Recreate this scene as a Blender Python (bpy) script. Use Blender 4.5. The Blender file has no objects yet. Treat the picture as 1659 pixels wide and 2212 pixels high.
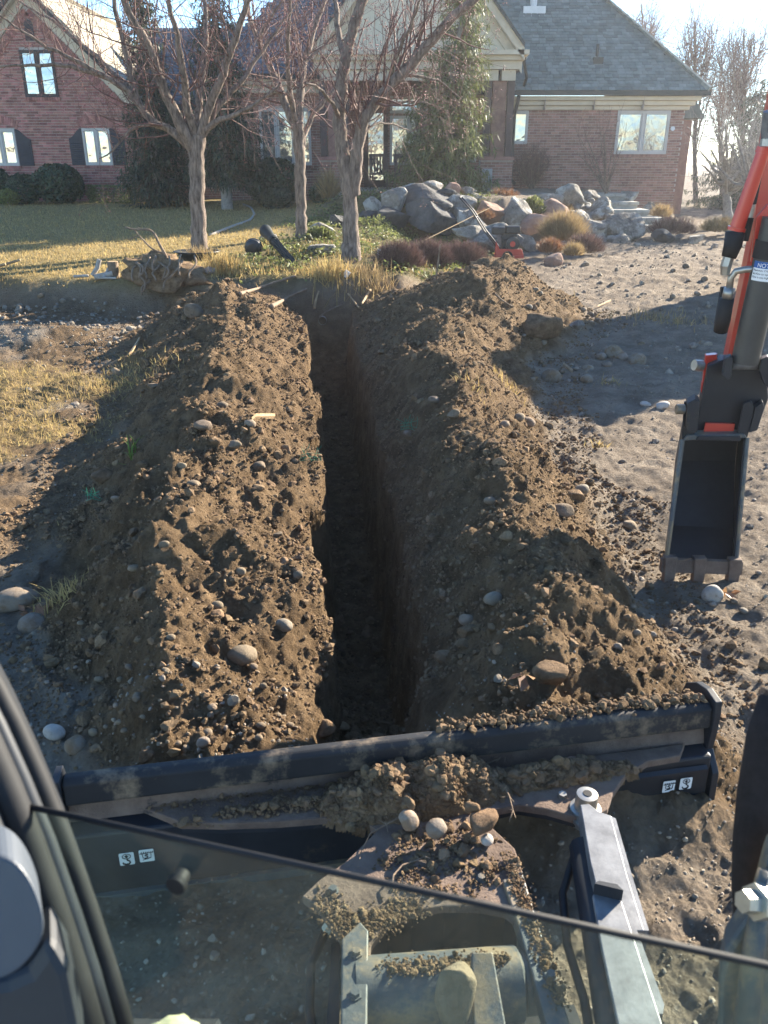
import bpy, bmesh, math, random
import numpy as np
from mathutils import Vector, Matrix, Quaternion

# ------------------------------------------------------------------ camera, sky, sun, exposure
scene = bpy.context.scene
FPX, PITCH, CAM_H = 1760.0, math.radians(23.25), 2.05      # photograph measured at 1659 x 2212
cam_data = bpy.data.cameras.new("camera")
cam = bpy.data.objects.new("camera", cam_data)
scene.collection.objects.link(cam)
scene.camera = cam
cam.location = (0, 0, CAM_H)
cam.rotation_euler = (math.pi / 2 - PITCH, 0, 0)
cam_data.sensor_fit = 'VERTICAL'
cam_data.sensor_height = 36.0
cam_data.lens = 36.0 * FPX / 2212.0
cam_data.clip_start, cam_data.clip_end = 0.05, 2000.0
cam_data.dof.use_dof = True
cam_data.dof.focus_distance = 7.0
cam_data.dof.aperture_fstop = 7.5

SUN_AZ, SUN_EL = math.radians(48), math.radians(22.5)       # azimuth to the right of the view axis
world = bpy.data.worlds.new("World")
scene.world = world
world.use_nodes = True
wn = world.node_tree.nodes
wn.clear()
sky = wn.new("ShaderNodeTexSky")
sky.sky_type = 'NISHITA'
sky.sun_disc = False
sky.sun_elevation = SUN_EL
sky.sun_rotation = SUN_AZ
sky.altitude = 1400
sky.air_density = 1.0
sky.dust_density = 0.0
sky.ozone_density = 2.5
bg = wn.new("ShaderNodeBackground")
bg.inputs[1].default_value = 0.088
wo = wn.new("ShaderNodeOutputWorld")
hsv = wn.new("ShaderNodeHueSaturation")
hsv.inputs["Saturation"].default_value = 1.12
world.node_tree.links.new(sky.outputs[0], hsv.inputs["Color"])
world.node_tree.links.new(hsv.outputs[0], bg.inputs[0])
world.node_tree.links.new(bg.outputs[0], wo.inputs[0])
SUN_DIR = Vector((math.sin(SUN_AZ) * math.cos(SUN_EL), math.cos(SUN_AZ) * math.cos(SUN_EL), math.sin(SUN_EL)))
sun_data = bpy.data.lights.new("sun", 'SUN')
sun_data.energy = 5.0
sun_data.angle = math.radians(0.5)
sun_data.color = (1.0, 0.90, 0.74)
sun = bpy.data.objects.new("sun", sun_data)
scene.collection.objects.link(sun)
sun.rotation_euler = SUN_DIR.to_track_quat('Z', 'Y').to_euler()
sun.location = SUN_DIR * 60
scene.view_settings.view_transform = 'Standard'
scene.view_settings.look = 'None'
scene.view_settings.exposure = 2.28
scene.view_settings.gamma = 1.0
scene.cycles.max_bounces = 6
scene.cycles.transparent_max_bounces = 12
scene.cycles.volume_bounces = 0
scene.cycles.use_denoising = True

rng = np.random.default_rng(7)
random.seed(7)
COL = scene.collection

# ------------------------------------------------------------------ pixels to directions
def ray(u, v):
    a, b = (u - 829.5) / FPX, (v - 1106.0) / FPX
    return np.array((a, math.cos(PITCH) - b * math.sin(PITCH), -math.sin(PITCH) - b * math.cos(PITCH)))
EYE = np.array((0, 0, CAM_H))
def PZ(u, v, z):
    d = ray(u, v)
    return EYE + d * ((z - CAM_H) / d[2])
def PY(u, v, Y):
    d = ray(u, v)
    return EYE + d * (Y / d[1])
def PD(u, v, depth):
    return EYE + ray(u, v) * depth

# ------------------------------------------------------------------ mesh helpers
def link(o, parent=None):
    COL.objects.link(o)
    if parent is not None:
        o.parent = parent
    return o
def tag(o, label=None, cat=None, group=None, kind=None):
    if label: o["label"] = label
    if cat: o["category"] = cat
    if group: o["group"] = group
    if kind: o["kind"] = kind
    return o
def thing(name, label, cat, loc=(0, 0, 0), group=None, rz=0.0):
    o = bpy.data.objects.new(name, None)
    o.empty_display_size = 0.1
    o.location = loc
    o.rotation_euler = (0, 0, rz)
    link(o)
    return tag(o, label, cat, group)
def np_mesh(name, V, F, smooth=True):
    """V (n,3); F list of arrays of equal-size faces or one (m,k) array."""
    me = bpy.data.meshes.new(name)
    V = np.asarray(V, dtype=np.float32)
    Fs = F if isinstance(F, list) else [F]
    Fs = [np.asarray(f, dtype=np.int32) for f in Fs if len(f)]
    me.vertices.add(len(V))
    me.vertices.foreach_set("co", V.ravel())
    loops = np.concatenate([f.ravel() for f in Fs]) if Fs else np.zeros(0, np.int32)
    tot = np.concatenate([np.full(len(f), f.shape[1], np.int32) for f in Fs]) if Fs else np.zeros(0, np.int32)
    me.loops.add(len(loops))
    me.loops.foreach_set("vertex_index", loops)
    me.polygons.add(len(tot))
    start = np.concatenate([[0], np.cumsum(tot)[:-1]]).astype(np.int32)
    me.polygons.foreach_set("loop_start", start)
    me.polygons.foreach_set("loop_total", tot)
    me.polygons.foreach_set("use_smooth", np.full(len(tot), smooth, dtype=bool))
    me.update(calc_edges=True)
    return me
def mesh_obj(name, me, mat=None, parent=None):
    if mat is not None and len(me.materials) == 0:
        me.materials.append(mat)
    o = bpy.data.objects.new(name, me)
    return link(o, parent)

class MB:
    """collects simple solids, builds ONE mesh object"""
    def __init__(self):
        self.v, self.f = [], []
    def add(self, vs, fs):
        n = len(self.v)
        self.v += [tuple(float(c) for c in p) for p in vs]
        self.f += [tuple(i + n for i in q) for q in fs]
        return self
    def box(self, lo, hi, M=None):
        x0, y0, z0 = lo; x1, y1, z1 = hi
        vs = [(x0, y0, z0), (x1, y0, z0), (x1, y1, z0), (x0, y1, z0), (x0, y0, z1), (x1, y0, z1), (x1, y1, z1), (x0, y1, z1)]
        if M is not None: vs = [M @ Vector(p) for p in vs]
        return self.add(vs, [(0, 3, 2, 1), (4, 5, 6, 7), (0, 1, 5, 4), (1, 2, 6, 5), (2, 3, 7, 6), (3, 0, 4, 7)])
    def prism(self, pts, off):
        """polygon (3d points) extruded along off"""
        n = len(pts)
        a = [np.asarray(p, float) for p in pts]
        b = [p + np.asarray(off, float) for p in a]
        fs = [tuple(range(n)), tuple(range(2 * n - 1, n - 1, -1))]
        fs += [(i, i + n, (i + 1) % n + n, (i + 1) % n) for i in range(n)]
        return self.add(a + b, fs)
    def ring(self, outer, inner, off):
        n = len(outer)
        o = np.asarray(off, float)
        P = [np.asarray(p, float) for p in outer] + [np.asarray(p, float) for p in inner]
        P += [p + o for p in P]
        fs = []
        for i in range(n):
            j = (i + 1) % n
            fs += [(i, j, n + j, n + i), (2 * n + i, 3 * n + i, 3 * n + j, 2 * n + j),
                   (i, 2 * n + i, 2 * n + j, j), (n + i, n + j, 3 * n + j, 3 * n + i)]
        return self.add(P, fs)
    def tube(self, pts, rad, n=8, cap=True):
        P = [np.asarray(p, float) for p in pts]
        m = len(P)
        R = [rad] * m if np.isscalar(rad) else list(rad)
        vs, fs = [], []
        up = None
        for i in range(m):
            t = P[min(i + 1, m - 1)] - P[max(i - 1, 0)]
            t = t / (np.linalg.norm(t) + 1e-9)
            if up is None:
                up = np.array((0, 0, 1.0)) if abs(t[2]) < 0.9 else np.array((1.0, 0, 0))
            s = np.cross(t, up); s /= np.linalg.norm(s) + 1e-9
            up = np.cross(s, t)
            for k in range(n):
                a = 2 * math.pi * k / n
                vs.append(P[i] + R[i] * (math.cos(a) * s + math.sin(a) * up))
        for i in range(m - 1):
            for k in range(n):
                fs.append((i * n + k, i * n + (k + 1) % n, (i + 1) * n + (k + 1) % n, (i + 1) * n + k))
        if cap:
            fs += [tuple(range(n - 1, -1, -1)), tuple((m - 1) * n + k for k in range(n))]
        return self.add(vs, fs)
    def build(self, name, mat, parent=None, smooth=False, bevel=0.0, autosmooth=None):
        me = bpy.data.meshes.new(name)
        me.from_pydata(self.v, [], self.f)
        bm = bmesh.new(); bm.from_mesh(me)
        bmesh.ops.recalc_face_normals(bm, faces=bm.faces)
        bm.to_mesh(me); bm.free()
        if smooth:
            me.polygons.foreach_set("use_smooth", np.full(len(me.polygons), True))
            if autosmooth:
                try: me.set_sharp_from_angle(angle=math.radians(autosmooth))
                except Exception: pass
        o = mesh_obj(name, me, mat, parent)
        if bevel:
            b = o.modifiers.new("bevel", 'BEVEL'); b.width = bevel; b.segments = 2; b.limit_method = 'ANGLE'
        return o

# ------------------------------------------------------------------ procedural materials
def pm(name, c1, c2, scale=6.0, rough=0.8, metal=0.0, bump=0.0, bscale=40.0, var=0.0, spec=0.3, detail=6.0, c3=None, s3=2.0, t3=(0.55, 0.62), coat=0.0):
    """two-tone noise colour, optional third patchy colour, per-piece value change and fine relief"""
    m = bpy.data.materials.new(name)
    m.use_nodes = True
    N, L = m.node_tree.nodes, m.node_tree.links
    p = N["Principled BSDF"]
    p.inputs["Roughness"].default_value = rough
    p.inputs["Metallic"].default_value = metal
    p.inputs["Specular IOR Level"].default_value = spec
    if coat: p.inputs["Coat Weight"].default_value = coat
    geo = N.new("ShaderNodeNewGeometry")
    nz = N.new("ShaderNodeTexNoise"); nz.inputs["Scale"].default_value = scale; nz.inputs["Detail"].default_value = detail
    nz.inputs["Roughness"].default_value = 0.65
    L.new(geo.outputs["Position"], nz.inputs["Vector"])
    ramp = N.new("ShaderNodeValToRGB")
    ramp.color_ramp.elements[0].position, ramp.color_ramp.elements[1].position = 0.33, 0.67
    ramp.color_ramp.elements[0].color = (*c1, 1); ramp.color_ramp.elements[1].color = (*c2, 1)
    L.new(nz.outputs["Fac"], ramp.inputs["Fac"])
    col = ramp.outputs["Color"]
    if c3 is not None:
        n3 = N.new("ShaderNodeTexNoise"); n3.inputs["Scale"].default_value = s3; n3.inputs["Detail"].default_value = 8.0
        n3.inputs["Roughness"].default_value = 0.7
        L.new(geo.outputs["Position"], n3.inputs["Vector"])
        r3 = N.new("ShaderNodeMapRange"); r3.inputs["From Min"].default_value = t3[0]; r3.inputs["From Max"].default_value = t3[1]
        L.new(n3.outputs["Fac"], r3.inputs["Value"])
        mx = N.new("ShaderNodeMix"); mx.data_type = 'RGBA'
        L.new(r3.outputs["Result"], mx.inputs["Factor"])
        L.new(col, mx.inputs["A"]); mx.inputs["B"].default_value = (*c3, 1)
        col = mx.outputs["Result"]
    if var:
        oi = N.new("ShaderNodeObjectInfo")
        ad = N.new("ShaderNodeMath"); ad.operation = 'ADD'
        L.new(oi.outputs["Random"], ad.inputs[0]); L.new(geo.outputs["Random Per Island"], ad.inputs[1])
        fr = N.new("ShaderNodeMath"); fr.operation = 'FRACT'; L.new(ad.outputs[0], fr.inputs[0])
        mr = N.new("ShaderNodeMapRange"); mr.inputs["To Min"].default_value = 1 - var; mr.inputs["To Max"].default_value = 1 + var
        L.new(fr.outputs[0], mr.inputs["Value"])
        hs = N.new("ShaderNodeHueSaturation")
        hr = N.new("ShaderNodeMapRange"); hr.inputs["To Min"].default_value = 0.5 - var * 0.03; hr.inputs["To Max"].default_value = 0.5 + var * 0.03
        f2 = N.new("ShaderNodeMath"); f2.operation = 'MULTIPLY'; f2.inputs[1].default_value = 7.31; L.new(fr.outputs[0], f2.inputs[0])
        f3 = N.new("ShaderNodeMath"); f3.operation = 'FRACT'; L.new(f2.outputs[0], f3.inputs[0])
        L.new(f3.outputs[0], hr.inputs["Value"]); L.new(hr.outputs["Result"], hs.inputs["Hue"])
        L.new(mr.outputs["Result"], hs.inputs["Value"]); L.new(col, hs.inputs["Color"])
        col = hs.outputs["Color"]
    L.new(col, p.inputs["Base Color"])
    if bump:
        nb = N.new("ShaderNodeTexNoise"); nb.inputs["Scale"].default_value = bscale; nb.inputs["Detail"].default_value = 8.0
        nb.inputs["Roughness"].default_value = 0.7
        L.new(geo.outputs["Position"], nb.inputs["Vector"])
        b = N.new("ShaderNodeBump"); b.inputs["Strength"].default_value = 1.0; b.inputs["Distance"].default_value = bump
        L.new(nb.outputs["Fac"], b.inputs["Height"]); L.new(b.outputs["Normal"], p.inputs["Normal"])
    return m
def leafmat(name, c1, c2, var=0.35, trans=0.35, rough=0.55):
    m = pm(name, c1, c2, 9.0, rough, var=var, spec=0.35)
    N, L = m.node_tree.nodes, m.node_tree.links
    p = N["Principled BSDF"]
    src = p.inputs["Base Color"].links[0].from_socket
    tr = N.new("ShaderNodeBsdfTranslucent"); L.new(src, tr.inputs["Color"])
    mx = N.new("ShaderNodeMixShader"); mx.inputs[0].default_value = trans
    L.new(p.outputs[0], mx.inputs[1]); L.new(tr.outputs[0], mx.inputs[2])
    L.new(mx.outputs[0], N["Material Output"].inputs["Surface"])
    return m

M = {}
M['brick'] = pm("red_brick", (0.23, 0.098, 0.080), (0.38, 0.175, 0.145), 5, 0.85, var=0.34, bump=0.003, bscale=60)
M['brick2'] = pm("brown_brick", (0.20, 0.105, 0.082), (0.33, 0.185, 0.145), 5, 0.85, var=0.30, bump=0.003, bscale=60)
M['mortar'] = pm("mortar", (0.34, 0.29, 0.25), (0.46, 0.40, 0.35), 8, 0.9)
M['shingle'] = pm("grey_green_shingle", (0.105, 0.130, 0.118), (0.17, 0.195, 0.178), 4, 0.8, var=0.25, bump=0.004, bscale=50)
M['shingle_tan'] = pm("pale_tan_shingle", (0.30, 0.27, 0.21), (0.40, 0.36, 0.28), 4, 0.85, var=0.12, bump=0.004, bscale=50)  # paler, browner tone than the other roof shingles
M['shingle_blue'] = pm("slate_grey_shingle", (0.08, 0.09, 0.105), (0.13, 0.14, 0.155), 4, 0.8, var=0.25)
M['underlay'] = pm("roof_underlay", (0.035, 0.035, 0.035), (0.05, 0.05, 0.05), 3, 0.9)
M['cream'] = pm("cream_trim", (0.50, 0.43, 0.32), (0.58, 0.50, 0.38), 3, 0.7)
M['stucco'] = pm("stucco", (0.55, 0.49, 0.38), (0.62, 0.56, 0.44), 12, 0.9, bump=0.003, bscale=120)
M['gutter'] = pm("dark_gutter", (0.030, 0.036, 0.034), (0.045, 0.05, 0.048), 3, 0.45)
M['shutter'] = pm("dark_shutter", (0.018, 0.018, 0.026), (0.03, 0.03, 0.04), 6, 0.5)
M['winframe'] = pm("pale_window_frame", (0.42, 0.40, 0.36), (0.5, 0.47, 0.43), 4, 0.6)
M['darkframe'] = pm("dark_window_frame", (0.03, 0.022, 0.022), (0.05, 0.035, 0.035), 4, 0.5)
M['darkwood'] = pm("dark_column_paint", (0.060, 0.042, 0.038), (0.09, 0.065, 0.06), 4, 0.6)
M['dark'] = pm("unlit_interior", (0.012, 0.012, 0.014), (0.02, 0.02, 0.022), 3, 0.8)
M['stone_step'] = pm("step_stone", (0.30, 0.28, 0.24), (0.45, 0.42, 0.36), 6, 0.9, var=0.15, bump=0.01, bscale=30)
def glassmat():
    m = bpy.data.materials.new("window_glass"); m.use_nodes = True
    N, L = m.node_tree.nodes, m.node_tree.links
    p = N["Principled BSDF"]
    p.inputs["Roughness"].default_value = 0.04
    p.inputs["Metallic"].default_value = 0.75
    geo = N.new("ShaderNodeNewGeometry")
    nz = N.new("ShaderNodeTexNoise"); nz.inputs["Scale"].default_value = 2.2; nz.inputs["Detail"].default_value = 2
    L.new(geo.outputs["Position"], nz.inputs["Vector"])
    b = N.new("ShaderNodeBump"); b.inputs["Distance"].default_value = 0.022; b.inputs["Strength"].default_value = 0.7
    L.new(nz.outputs["Fac"], b.inputs["Height"]); L.new(b.outputs["Normal"], p.inputs["Normal"])
    p.inputs["Base Color"].default_value = (0.40, 0.40, 0.39, 1)
    return m
M['glass'] = glassmat()
M['bark'] = pm("crabapple_bark", (0.065, 0.048, 0.038), (0.31, 0.24, 0.19), 24, 0.9, bump=0.05, bscale=26)
def stretch(m, sc):
    N, L = m.node_tree.nodes, m.node_tree.links
    mp = N.new('ShaderNodeMapping'); mp.inputs['Scale'].default_value = sc
    g = [n for n in N if n.type == 'NEW_GEOMETRY'][0]
    L.new(g.outputs['Position'], mp.inputs['Vector'])
    for n in N:
        if n.type == 'TEX_NOISE': L.new(mp.outputs[0], n.inputs['Vector'])
stretch(M['bark'], (1.0, 1.0, 0.22))
M['twig'] = pm("reddish_twig", (0.085, 0.045, 0.040), (0.16, 0.085, 0.07), 10, 0.75)
M['palebark'] = pm("pale_grey_bark", (0.16, 0.145, 0.13), (0.30, 0.275, 0.245), 12, 0.85, bump=0.01, bscale=30)
M['berry'] = pm("dried_berry", (0.13, 0.02, 0.022), (0.22, 0.045, 0.04), 20, 0.4)
M['needle'] = leafmat("spruce_needle", (0.030, 0.045, 0.030), (0.070, 0.085, 0.045), 0.35, 0.25)
M['needle2'] = leafmat("olive_spruce_needle", (0.080, 0.100, 0.036), (0.180, 0.195, 0.070), 0.35, 0.3)
M['leaf'] = leafmat("dark_evergreen_leaf", (0.022, 0.042, 0.022), (0.055, 0.085, 0.040), 0.4, 0.2, 0.4)
M['leafy'] = leafmat("yellow_green_leaf", (0.10, 0.12, 0.03), (0.22, 0.22, 0.06), 0.4, 0.35)
M['ivy'] = leafmat("ground_cover_leaf", (0.08, 0.10, 0.03), (0.22, 0.23, 0.075), 0.45, 0.4)
M['straw'] = leafmat("dormant_grass", (0.30, 0.215, 0.085), (0.48, 0.355, 0.145), 0.3, 0.4, 0.8)
M['drygrass'] = leafmat("tan_dry_grass", (0.24, 0.17, 0.085), (0.40, 0.29, 0.14), 0.3, 0.35, 0.8)
M['barberry'] = leafmat("barberry_twig", (0.10, 0.058, 0.050), (0.21, 0.125, 0.10), 0.4, 0.15, 0.8)
M['rustleaf'] = leafmat("rust_leaf", (0.17, 0.085, 0.045), (0.30, 0.155, 0.075), 0.35, 0.3)
M['greengrass'] = leafmat("green_grass_blade", (0.08, 0.15, 0.03), (0.20, 0.28, 0.06), 0.3, 0.4)
M['netting'] = pm("green_netting", (0.02, 0.22, 0.12), (0.04, 0.30, 0.17), 5, 0.5)
M['boulder'] = pm("grey_boulder", (0.13, 0.115, 0.098), (0.34, 0.305, 0.255), 4.5, 0.9, var=0.2, bump=0.14, bscale=8, c3=(0.48, 0.45, 0.39), s3=2.6, t3=(0.50, 0.60))
M['slate_boulder'] = pm("dark_slate_boulder", (0.050, 0.048, 0.047), (0.11, 0.105, 0.10), 3, 0.85, var=0.15, bump=0.08, bscale=7)
M['red_boulder'] = pm("rusty_boulder", (0.22, 0.13, 0.095), (0.36, 0.23, 0.17), 4, 0.9, var=0.15, bump=0.04, bscale=8)
M['cobble'] = pm("river_cobble", (0.15, 0.122, 0.092), (0.29, 0.245, 0.19), 9, 0.85, var=0.30, bump=0.004, bscale=50, c3=(0.150, 0.100, 0.058), s3=9.0, t3=(0.44, 0.58))
M['pale_cobble'] = pm("pale_cobble", (0.24, 0.21, 0.175), (0.42, 0.38, 0.325), 10, 0.85, var=0.15, bump=0.004, bscale=50, c3=(0.16, 0.11, 0.07), s3=9.0, t3=(0.60, 0.70))
M['dirty_cobble'] = pm("soil_coated_stone", (0.135, 0.098, 0.062), (0.23, 0.175, 0.12), 12, 0.95, var=0.25, bump=0.006, bscale=60)
M['clod'] = pm("soil_clod", (0.094, 0.061, 0.035), (0.24, 0.163, 0.097), 14, 0.97, var=0.2, bump=0.012, bscale=70, spec=0.1)
M['gravel'] = pm("gravel_pebble", (0.16, 0.128, 0.094), (0.29, 0.243, 0.186), 14, 0.9, var=0.30)
M['root'] = pm("root_wood", (0.13, 0.088, 0.058), (0.26, 0.19, 0.13), 14, 0.9, bump=0.01, bscale=40)
M['wood'] = pm("split_wood", (0.24, 0.16, 0.085), (0.42, 0.30, 0.17), 8, 0.85, bump=0.006, bscale=50)
# machine
M['black_paint'] = pm("black_machine_paint", (0.011, 0.013, 0.017), (0.020, 0.023, 0.028), 6, 0.5, spec=0.3, bump=0.0006, bscale=30, c3=(0.085, 0.062, 0.042), s3=3.5, t3=(0.62, 0.72))
M['blade_paint'] = pm("blue_black_blade_paint", (0.016, 0.017, 0.019), (0.027, 0.028, 0.030), 5, 0.6, spec=0.2, bump=0.0005, bscale=40, c3=(0.20, 0.15, 0.10), s3=7.0, t3=(0.50, 0.68))
M['dirty_paint'] = pm("soil_dusted_paint", (0.105, 0.072, 0.055), (0.19, 0.135, 0.10), 10, 0.9, bump=0.006, bscale=70, c3=(0.020, 0.021, 0.026), s3=4.0, t3=(0.60, 0.66))
M['frame_paint'] = pm("worn_frame_paint", (0.050, 0.056, 0.058), (0.085, 0.092, 0.092), 8, 0.5, spec=0.4, bump=0.002, bscale=50, c3=(0.20, 0.15, 0.09), s3=5.0, t3=(0.50, 0.60))
M['galv'] = pm("galvanised_plate", (0.11, 0.112, 0.118), (0.20, 0.204, 0.21), 18, 0.5, metal=0.35, c3=(0.20, 0.14, 0.10), s3=8, t3=(0.70, 0.76), bump=0.0008, bscale=40)
M['steel'] = pm("bright_steel", (0.30, 0.28, 0.25), (0.44, 0.42, 0.37), 20, 0.4, metal=0.8)
M['red_paint'] = pm("orange_red_paint", (0.46, 0.030, 0.016), (0.54, 0.042, 0.022), 3, 0.38, spec=0.5, coat=0.3)
M['grey_barrel'] = pm("charcoal_cylinder_paint", (0.028, 0.030, 0.030), (0.045, 0.047, 0.046), 6, 0.4, spec=0.5)
M['rubber'] = pm("black_rubber", (0.010, 0.010, 0.011), (0.017, 0.017, 0.018), 20, 0.65)
M['sleeve'] = pm("woven_hose_sleeve", (0.016, 0.011, 0.010), (0.028, 0.020, 0.018), 60, 0.9, bump=0.002, bscale=300)
M['cabtrim'] = pm("dark_cab_trim", (0.012, 0.014, 0.018), (0.020, 0.023, 0.028), 6, 0.5, spec=0.4)
M['cabgrey'] = pm("grey_cab_plastic", (0.050, 0.060, 0.074), (0.066, 0.077, 0.092), 8, 0.5, spec=0.4)
M['white'] = pm("white_sticker", (0.72, 0.72, 0.70), (0.8, 0.8, 0.78), 6, 0.6)
M['ink'] = pm("black_ink", (0.01, 0.01, 0.01), (0.014, 0.014, 0.014), 6, 0.6)
M['blue'] = pm("notice_blue", (0.02, 0.09, 0.28), (0.025, 0.10, 0.30), 6, 0.5)
M['soil_red'] = M['red_paint']
M['plastic_black'] = pm("black_plastic_dish", (0.012, 0.014, 0.015), (0.02, 0.022, 0.023), 6, 0.4, spec=0.5)
M['post_paint'] = pm("dark_green_post_paint", (0.010, 0.014, 0.013), (0.018, 0.022, 0.021), 6, 0.6, spec=0.2)
M['white_metal'] = pm("white_sheet_metal", (0.55, 0.56, 0.56), (0.66, 0.67, 0.67), 4, 0.45)
M['concrete'] = pm("concrete", (0.28, 0.24, 0.20), (0.40, 0.36, 0.31), 10, 0.95, bump=0.006, bscale=50)
M['engine'] = pm("black_engine", (0.010, 0.011, 0.012), (0.018, 0.019, 0.020), 10, 0.4, spec=0.5)
M['bluepaint'] = pm("blue_barrow_paint", (0.02, 0.07, 0.20), (0.03, 0.09, 0.25), 5, 0.4)
M['pale_cloth'] = pm("pale_yellow_cloth", (0.30, 0.29, 0.17), (0.40, 0.39, 0.25), 8, 0.9, bump=0.003, bscale=60)
M['yellow'] = pm("yellow_stake", (0.6, 0.42, 0.03), (0.7, 0.5, 0.05), 5, 0.5)
M['trailer'] = pm("grey_trailer_panel", (0.30, 0.31, 0.32), (0.36, 0.37, 0.38), 3, 0.45)
def panemat():
    m = bpy.data.materials.new("tinted_windshield"); m.use_nodes = True
    N, L = m.node_tree.nodes, m.node_tree.links
    N.remove(N["Principled BSDF"])
    tr = N.new("ShaderNodeBsdfTransparent"); tr.inputs[0].default_value = (0.89, 0.955, 0.92, 1)
    gl = N.new("ShaderNodeBsdfGlossy"); gl.inputs["Roughness"].default_value = 0.02
    df = N.new("ShaderNodeBsdfDiffuse"); df.inputs[0].default_value = (0.40, 0.42, 0.38, 1)
    geo = N.new("ShaderNodeNewGeometry")
    nz = N.new("ShaderNodeTexNoise"); nz.inputs["Scale"].default_value = 9; nz.inputs["Detail"].default_value = 8
    L.new(geo.outputs["Position"], nz.inputs["Vector"])
    mr = N.new("ShaderNodeMapRange"); mr.inputs["From Min"].default_value = 0.4; mr.inputs["From Max"].default_value = 0.75
    mr.inputs["To Min"].default_value = 0.02; mr.inputs["To Max"].default_value = 0.07
    L.new(nz.outputs["Fac"], mr.inputs["Value"])
    m1 = N.new("ShaderNodeMixShader"); L.new(mr.outputs["Result"], m1.inputs[0]); L.new(tr.outputs[0], m1.inputs[1]); L.new(df.outputs[0], m1.inputs[2])
    m2 = N.new("ShaderNodeMixShader"); m2.inputs[0].default_value = 0.045; L.new(m1.outputs[0], m2.inputs[1]); L.new(gl.outputs[0], m2.inputs[2])
    L.new(m2.outputs[0], N["Material Output"].inputs["Surface"])
    return m
M['pane'] = panemat()

# ------------------------------------------------------------------ noise (numpy)
def hash2(ix, iy, seed):
    h = (ix.astype(np.int64) * 374761393 + iy.astype(np.int64) * 668265263 + seed * 974634541) & 0xFFFFFFFF
    h = ((h ^ (h >> 13)) * 1274126177) & 0xFFFFFFFF
    h = ((h ^ (h >> 16)) * 2246822519) & 0xFFFFFFFF
    return ((h ^ (h >> 15)) & 0xFFFFFF) / float(0xFFFFFF)
def vnoise(x, y, cell, seed):
    gx, gy = x / cell, y / cell
    ix, iy = np.floor(gx), np.floor(gy)
    fx, fy = gx - ix, gy - iy
    fx, fy = fx * fx * (3 - 2 * fx), fy * fy * (3 - 2 * fy)
    a, b = hash2(ix, iy, seed), hash2(ix + 1, iy, seed)
    c, d = hash2(ix, iy + 1, seed), hash2(ix + 1, iy + 1, seed)
    return (a * (1 - fx) + b * fx) * (1 - fy) + (c * (1 - fx) + d * fx) * fy - 0.5
def domes(x, y, cell, seed, prob=0.7):
    """rounded lumps, height in cell units"""
    gx, gy = x / cell, y / cell
    ix, iy = np.floor(gx), np.floor(gy)
    out = np.zeros_like(gx)
    for dx in (-1, 0, 1):
        for dy in (-1, 0, 1):
            cx, cy = ix + dx, iy + dy
            px, py = cx + hash2(cx, cy, seed), cy + hash2(cx, cy, seed + 1)
            r = 0.22 + 0.42 * hash2(cx, cy, seed + 2) ** 2
            on = hash2(cx, cy, seed + 3) < prob
            q = r * r - (gx - px) ** 2 - (gy - py) ** 2
            out = np.maximum(out, np.where(on, np.sqrt(np.maximum(q, 0)), 0))
    return out
def sstep(a, b, x):
    t = np.clip((x - a) / (b - a), 0, 1)
    return t * t * (3 - 2 * t)

# ------------------------------------------------------------------ terrain
T_Y = np.array([2.0, 2.4, 2.9, 3.5, 4.3, 5.6, 7.2, 8.8, 10.6, 11.7, 12.5])
T_LF = np.array([-1.25, -1.35, -1.50, -1.72, -1.95, -2.25, -2.62, -3.15, -3.45, -3.35, -3.0])     # left foot
T_LC = np.array([-0.75, -0.80, -0.92, -1.02, -1.13, -1.30, -1.52, -1.78, -2.02, -2.18, -2.2])     # left crest
T_LCZ = np.array([0.05, 0.17, 0.33, 0.46, 0.50, 0.50, 0.50, 0.50, 0.60, 0.60, 0.25])
T_LL = np.array([-0.22, -0.24, -0.27, -0.31, -0.37, -0.49, -0.66, -0.84, -1.06, -1.36, -1.5])     # left lip
T_FZ = np.array([0.0, 0.0, -0.30, -0.72, -0.80, -0.80, -0.80, -0.80, -0.75, -0.65, -0.35])        # trench floor
T_RL = np.array([0.18, 0.18, 0.17, 0.16, 0.11, 0.01, -0.12, -0.27, -0.43, -0.44, -0.25])           # right lip
T_RC = np.array([0.62, 0.62, 0.66, 0.62, 0.58, 0.53, 0.58, 0.78, 1.40, 1.60, 1.7])                # right crest
T_RCZ = np.array([0.20, 0.32, 0.46, 0.50, 0.50, 0.50, 0.52, 0.62, 0.84, 0.70, 0.30])
T_RF = np.array([1.40, 1.40, 1.45, 1.50, 1.52, 1.42, 1.40, 1.75, 2.75, 3.1, 3.2])                 # right foot
YB_X = np.array([-40, -12, -6, -3.4, -2.2, -0.9, 0.3, 1.2, 2.2, 3.2, 4.5, 6, 7.5, 9.5, 14, 60])
YB_Y = np.array([12.9, 12.7, 12.7, 12.3, 12.5, 12.4, 12.9, 14.2, 17.0, 19.5, 21.0, 22.6, 24.2, 26.0, 27.5, 28])
YT_X = np.array([-40, -1.2, 0.0, 1.2, 3.0, 4.5, 5.4, 6.2, 7.5, 9.3, 12, 60])
YT_Y = np.array([23.5, 22.5, 20.8, 20.2, 20.8, 22.2, 23.4, 26.3, 27.3, 28.5, 29, 30])

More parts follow.
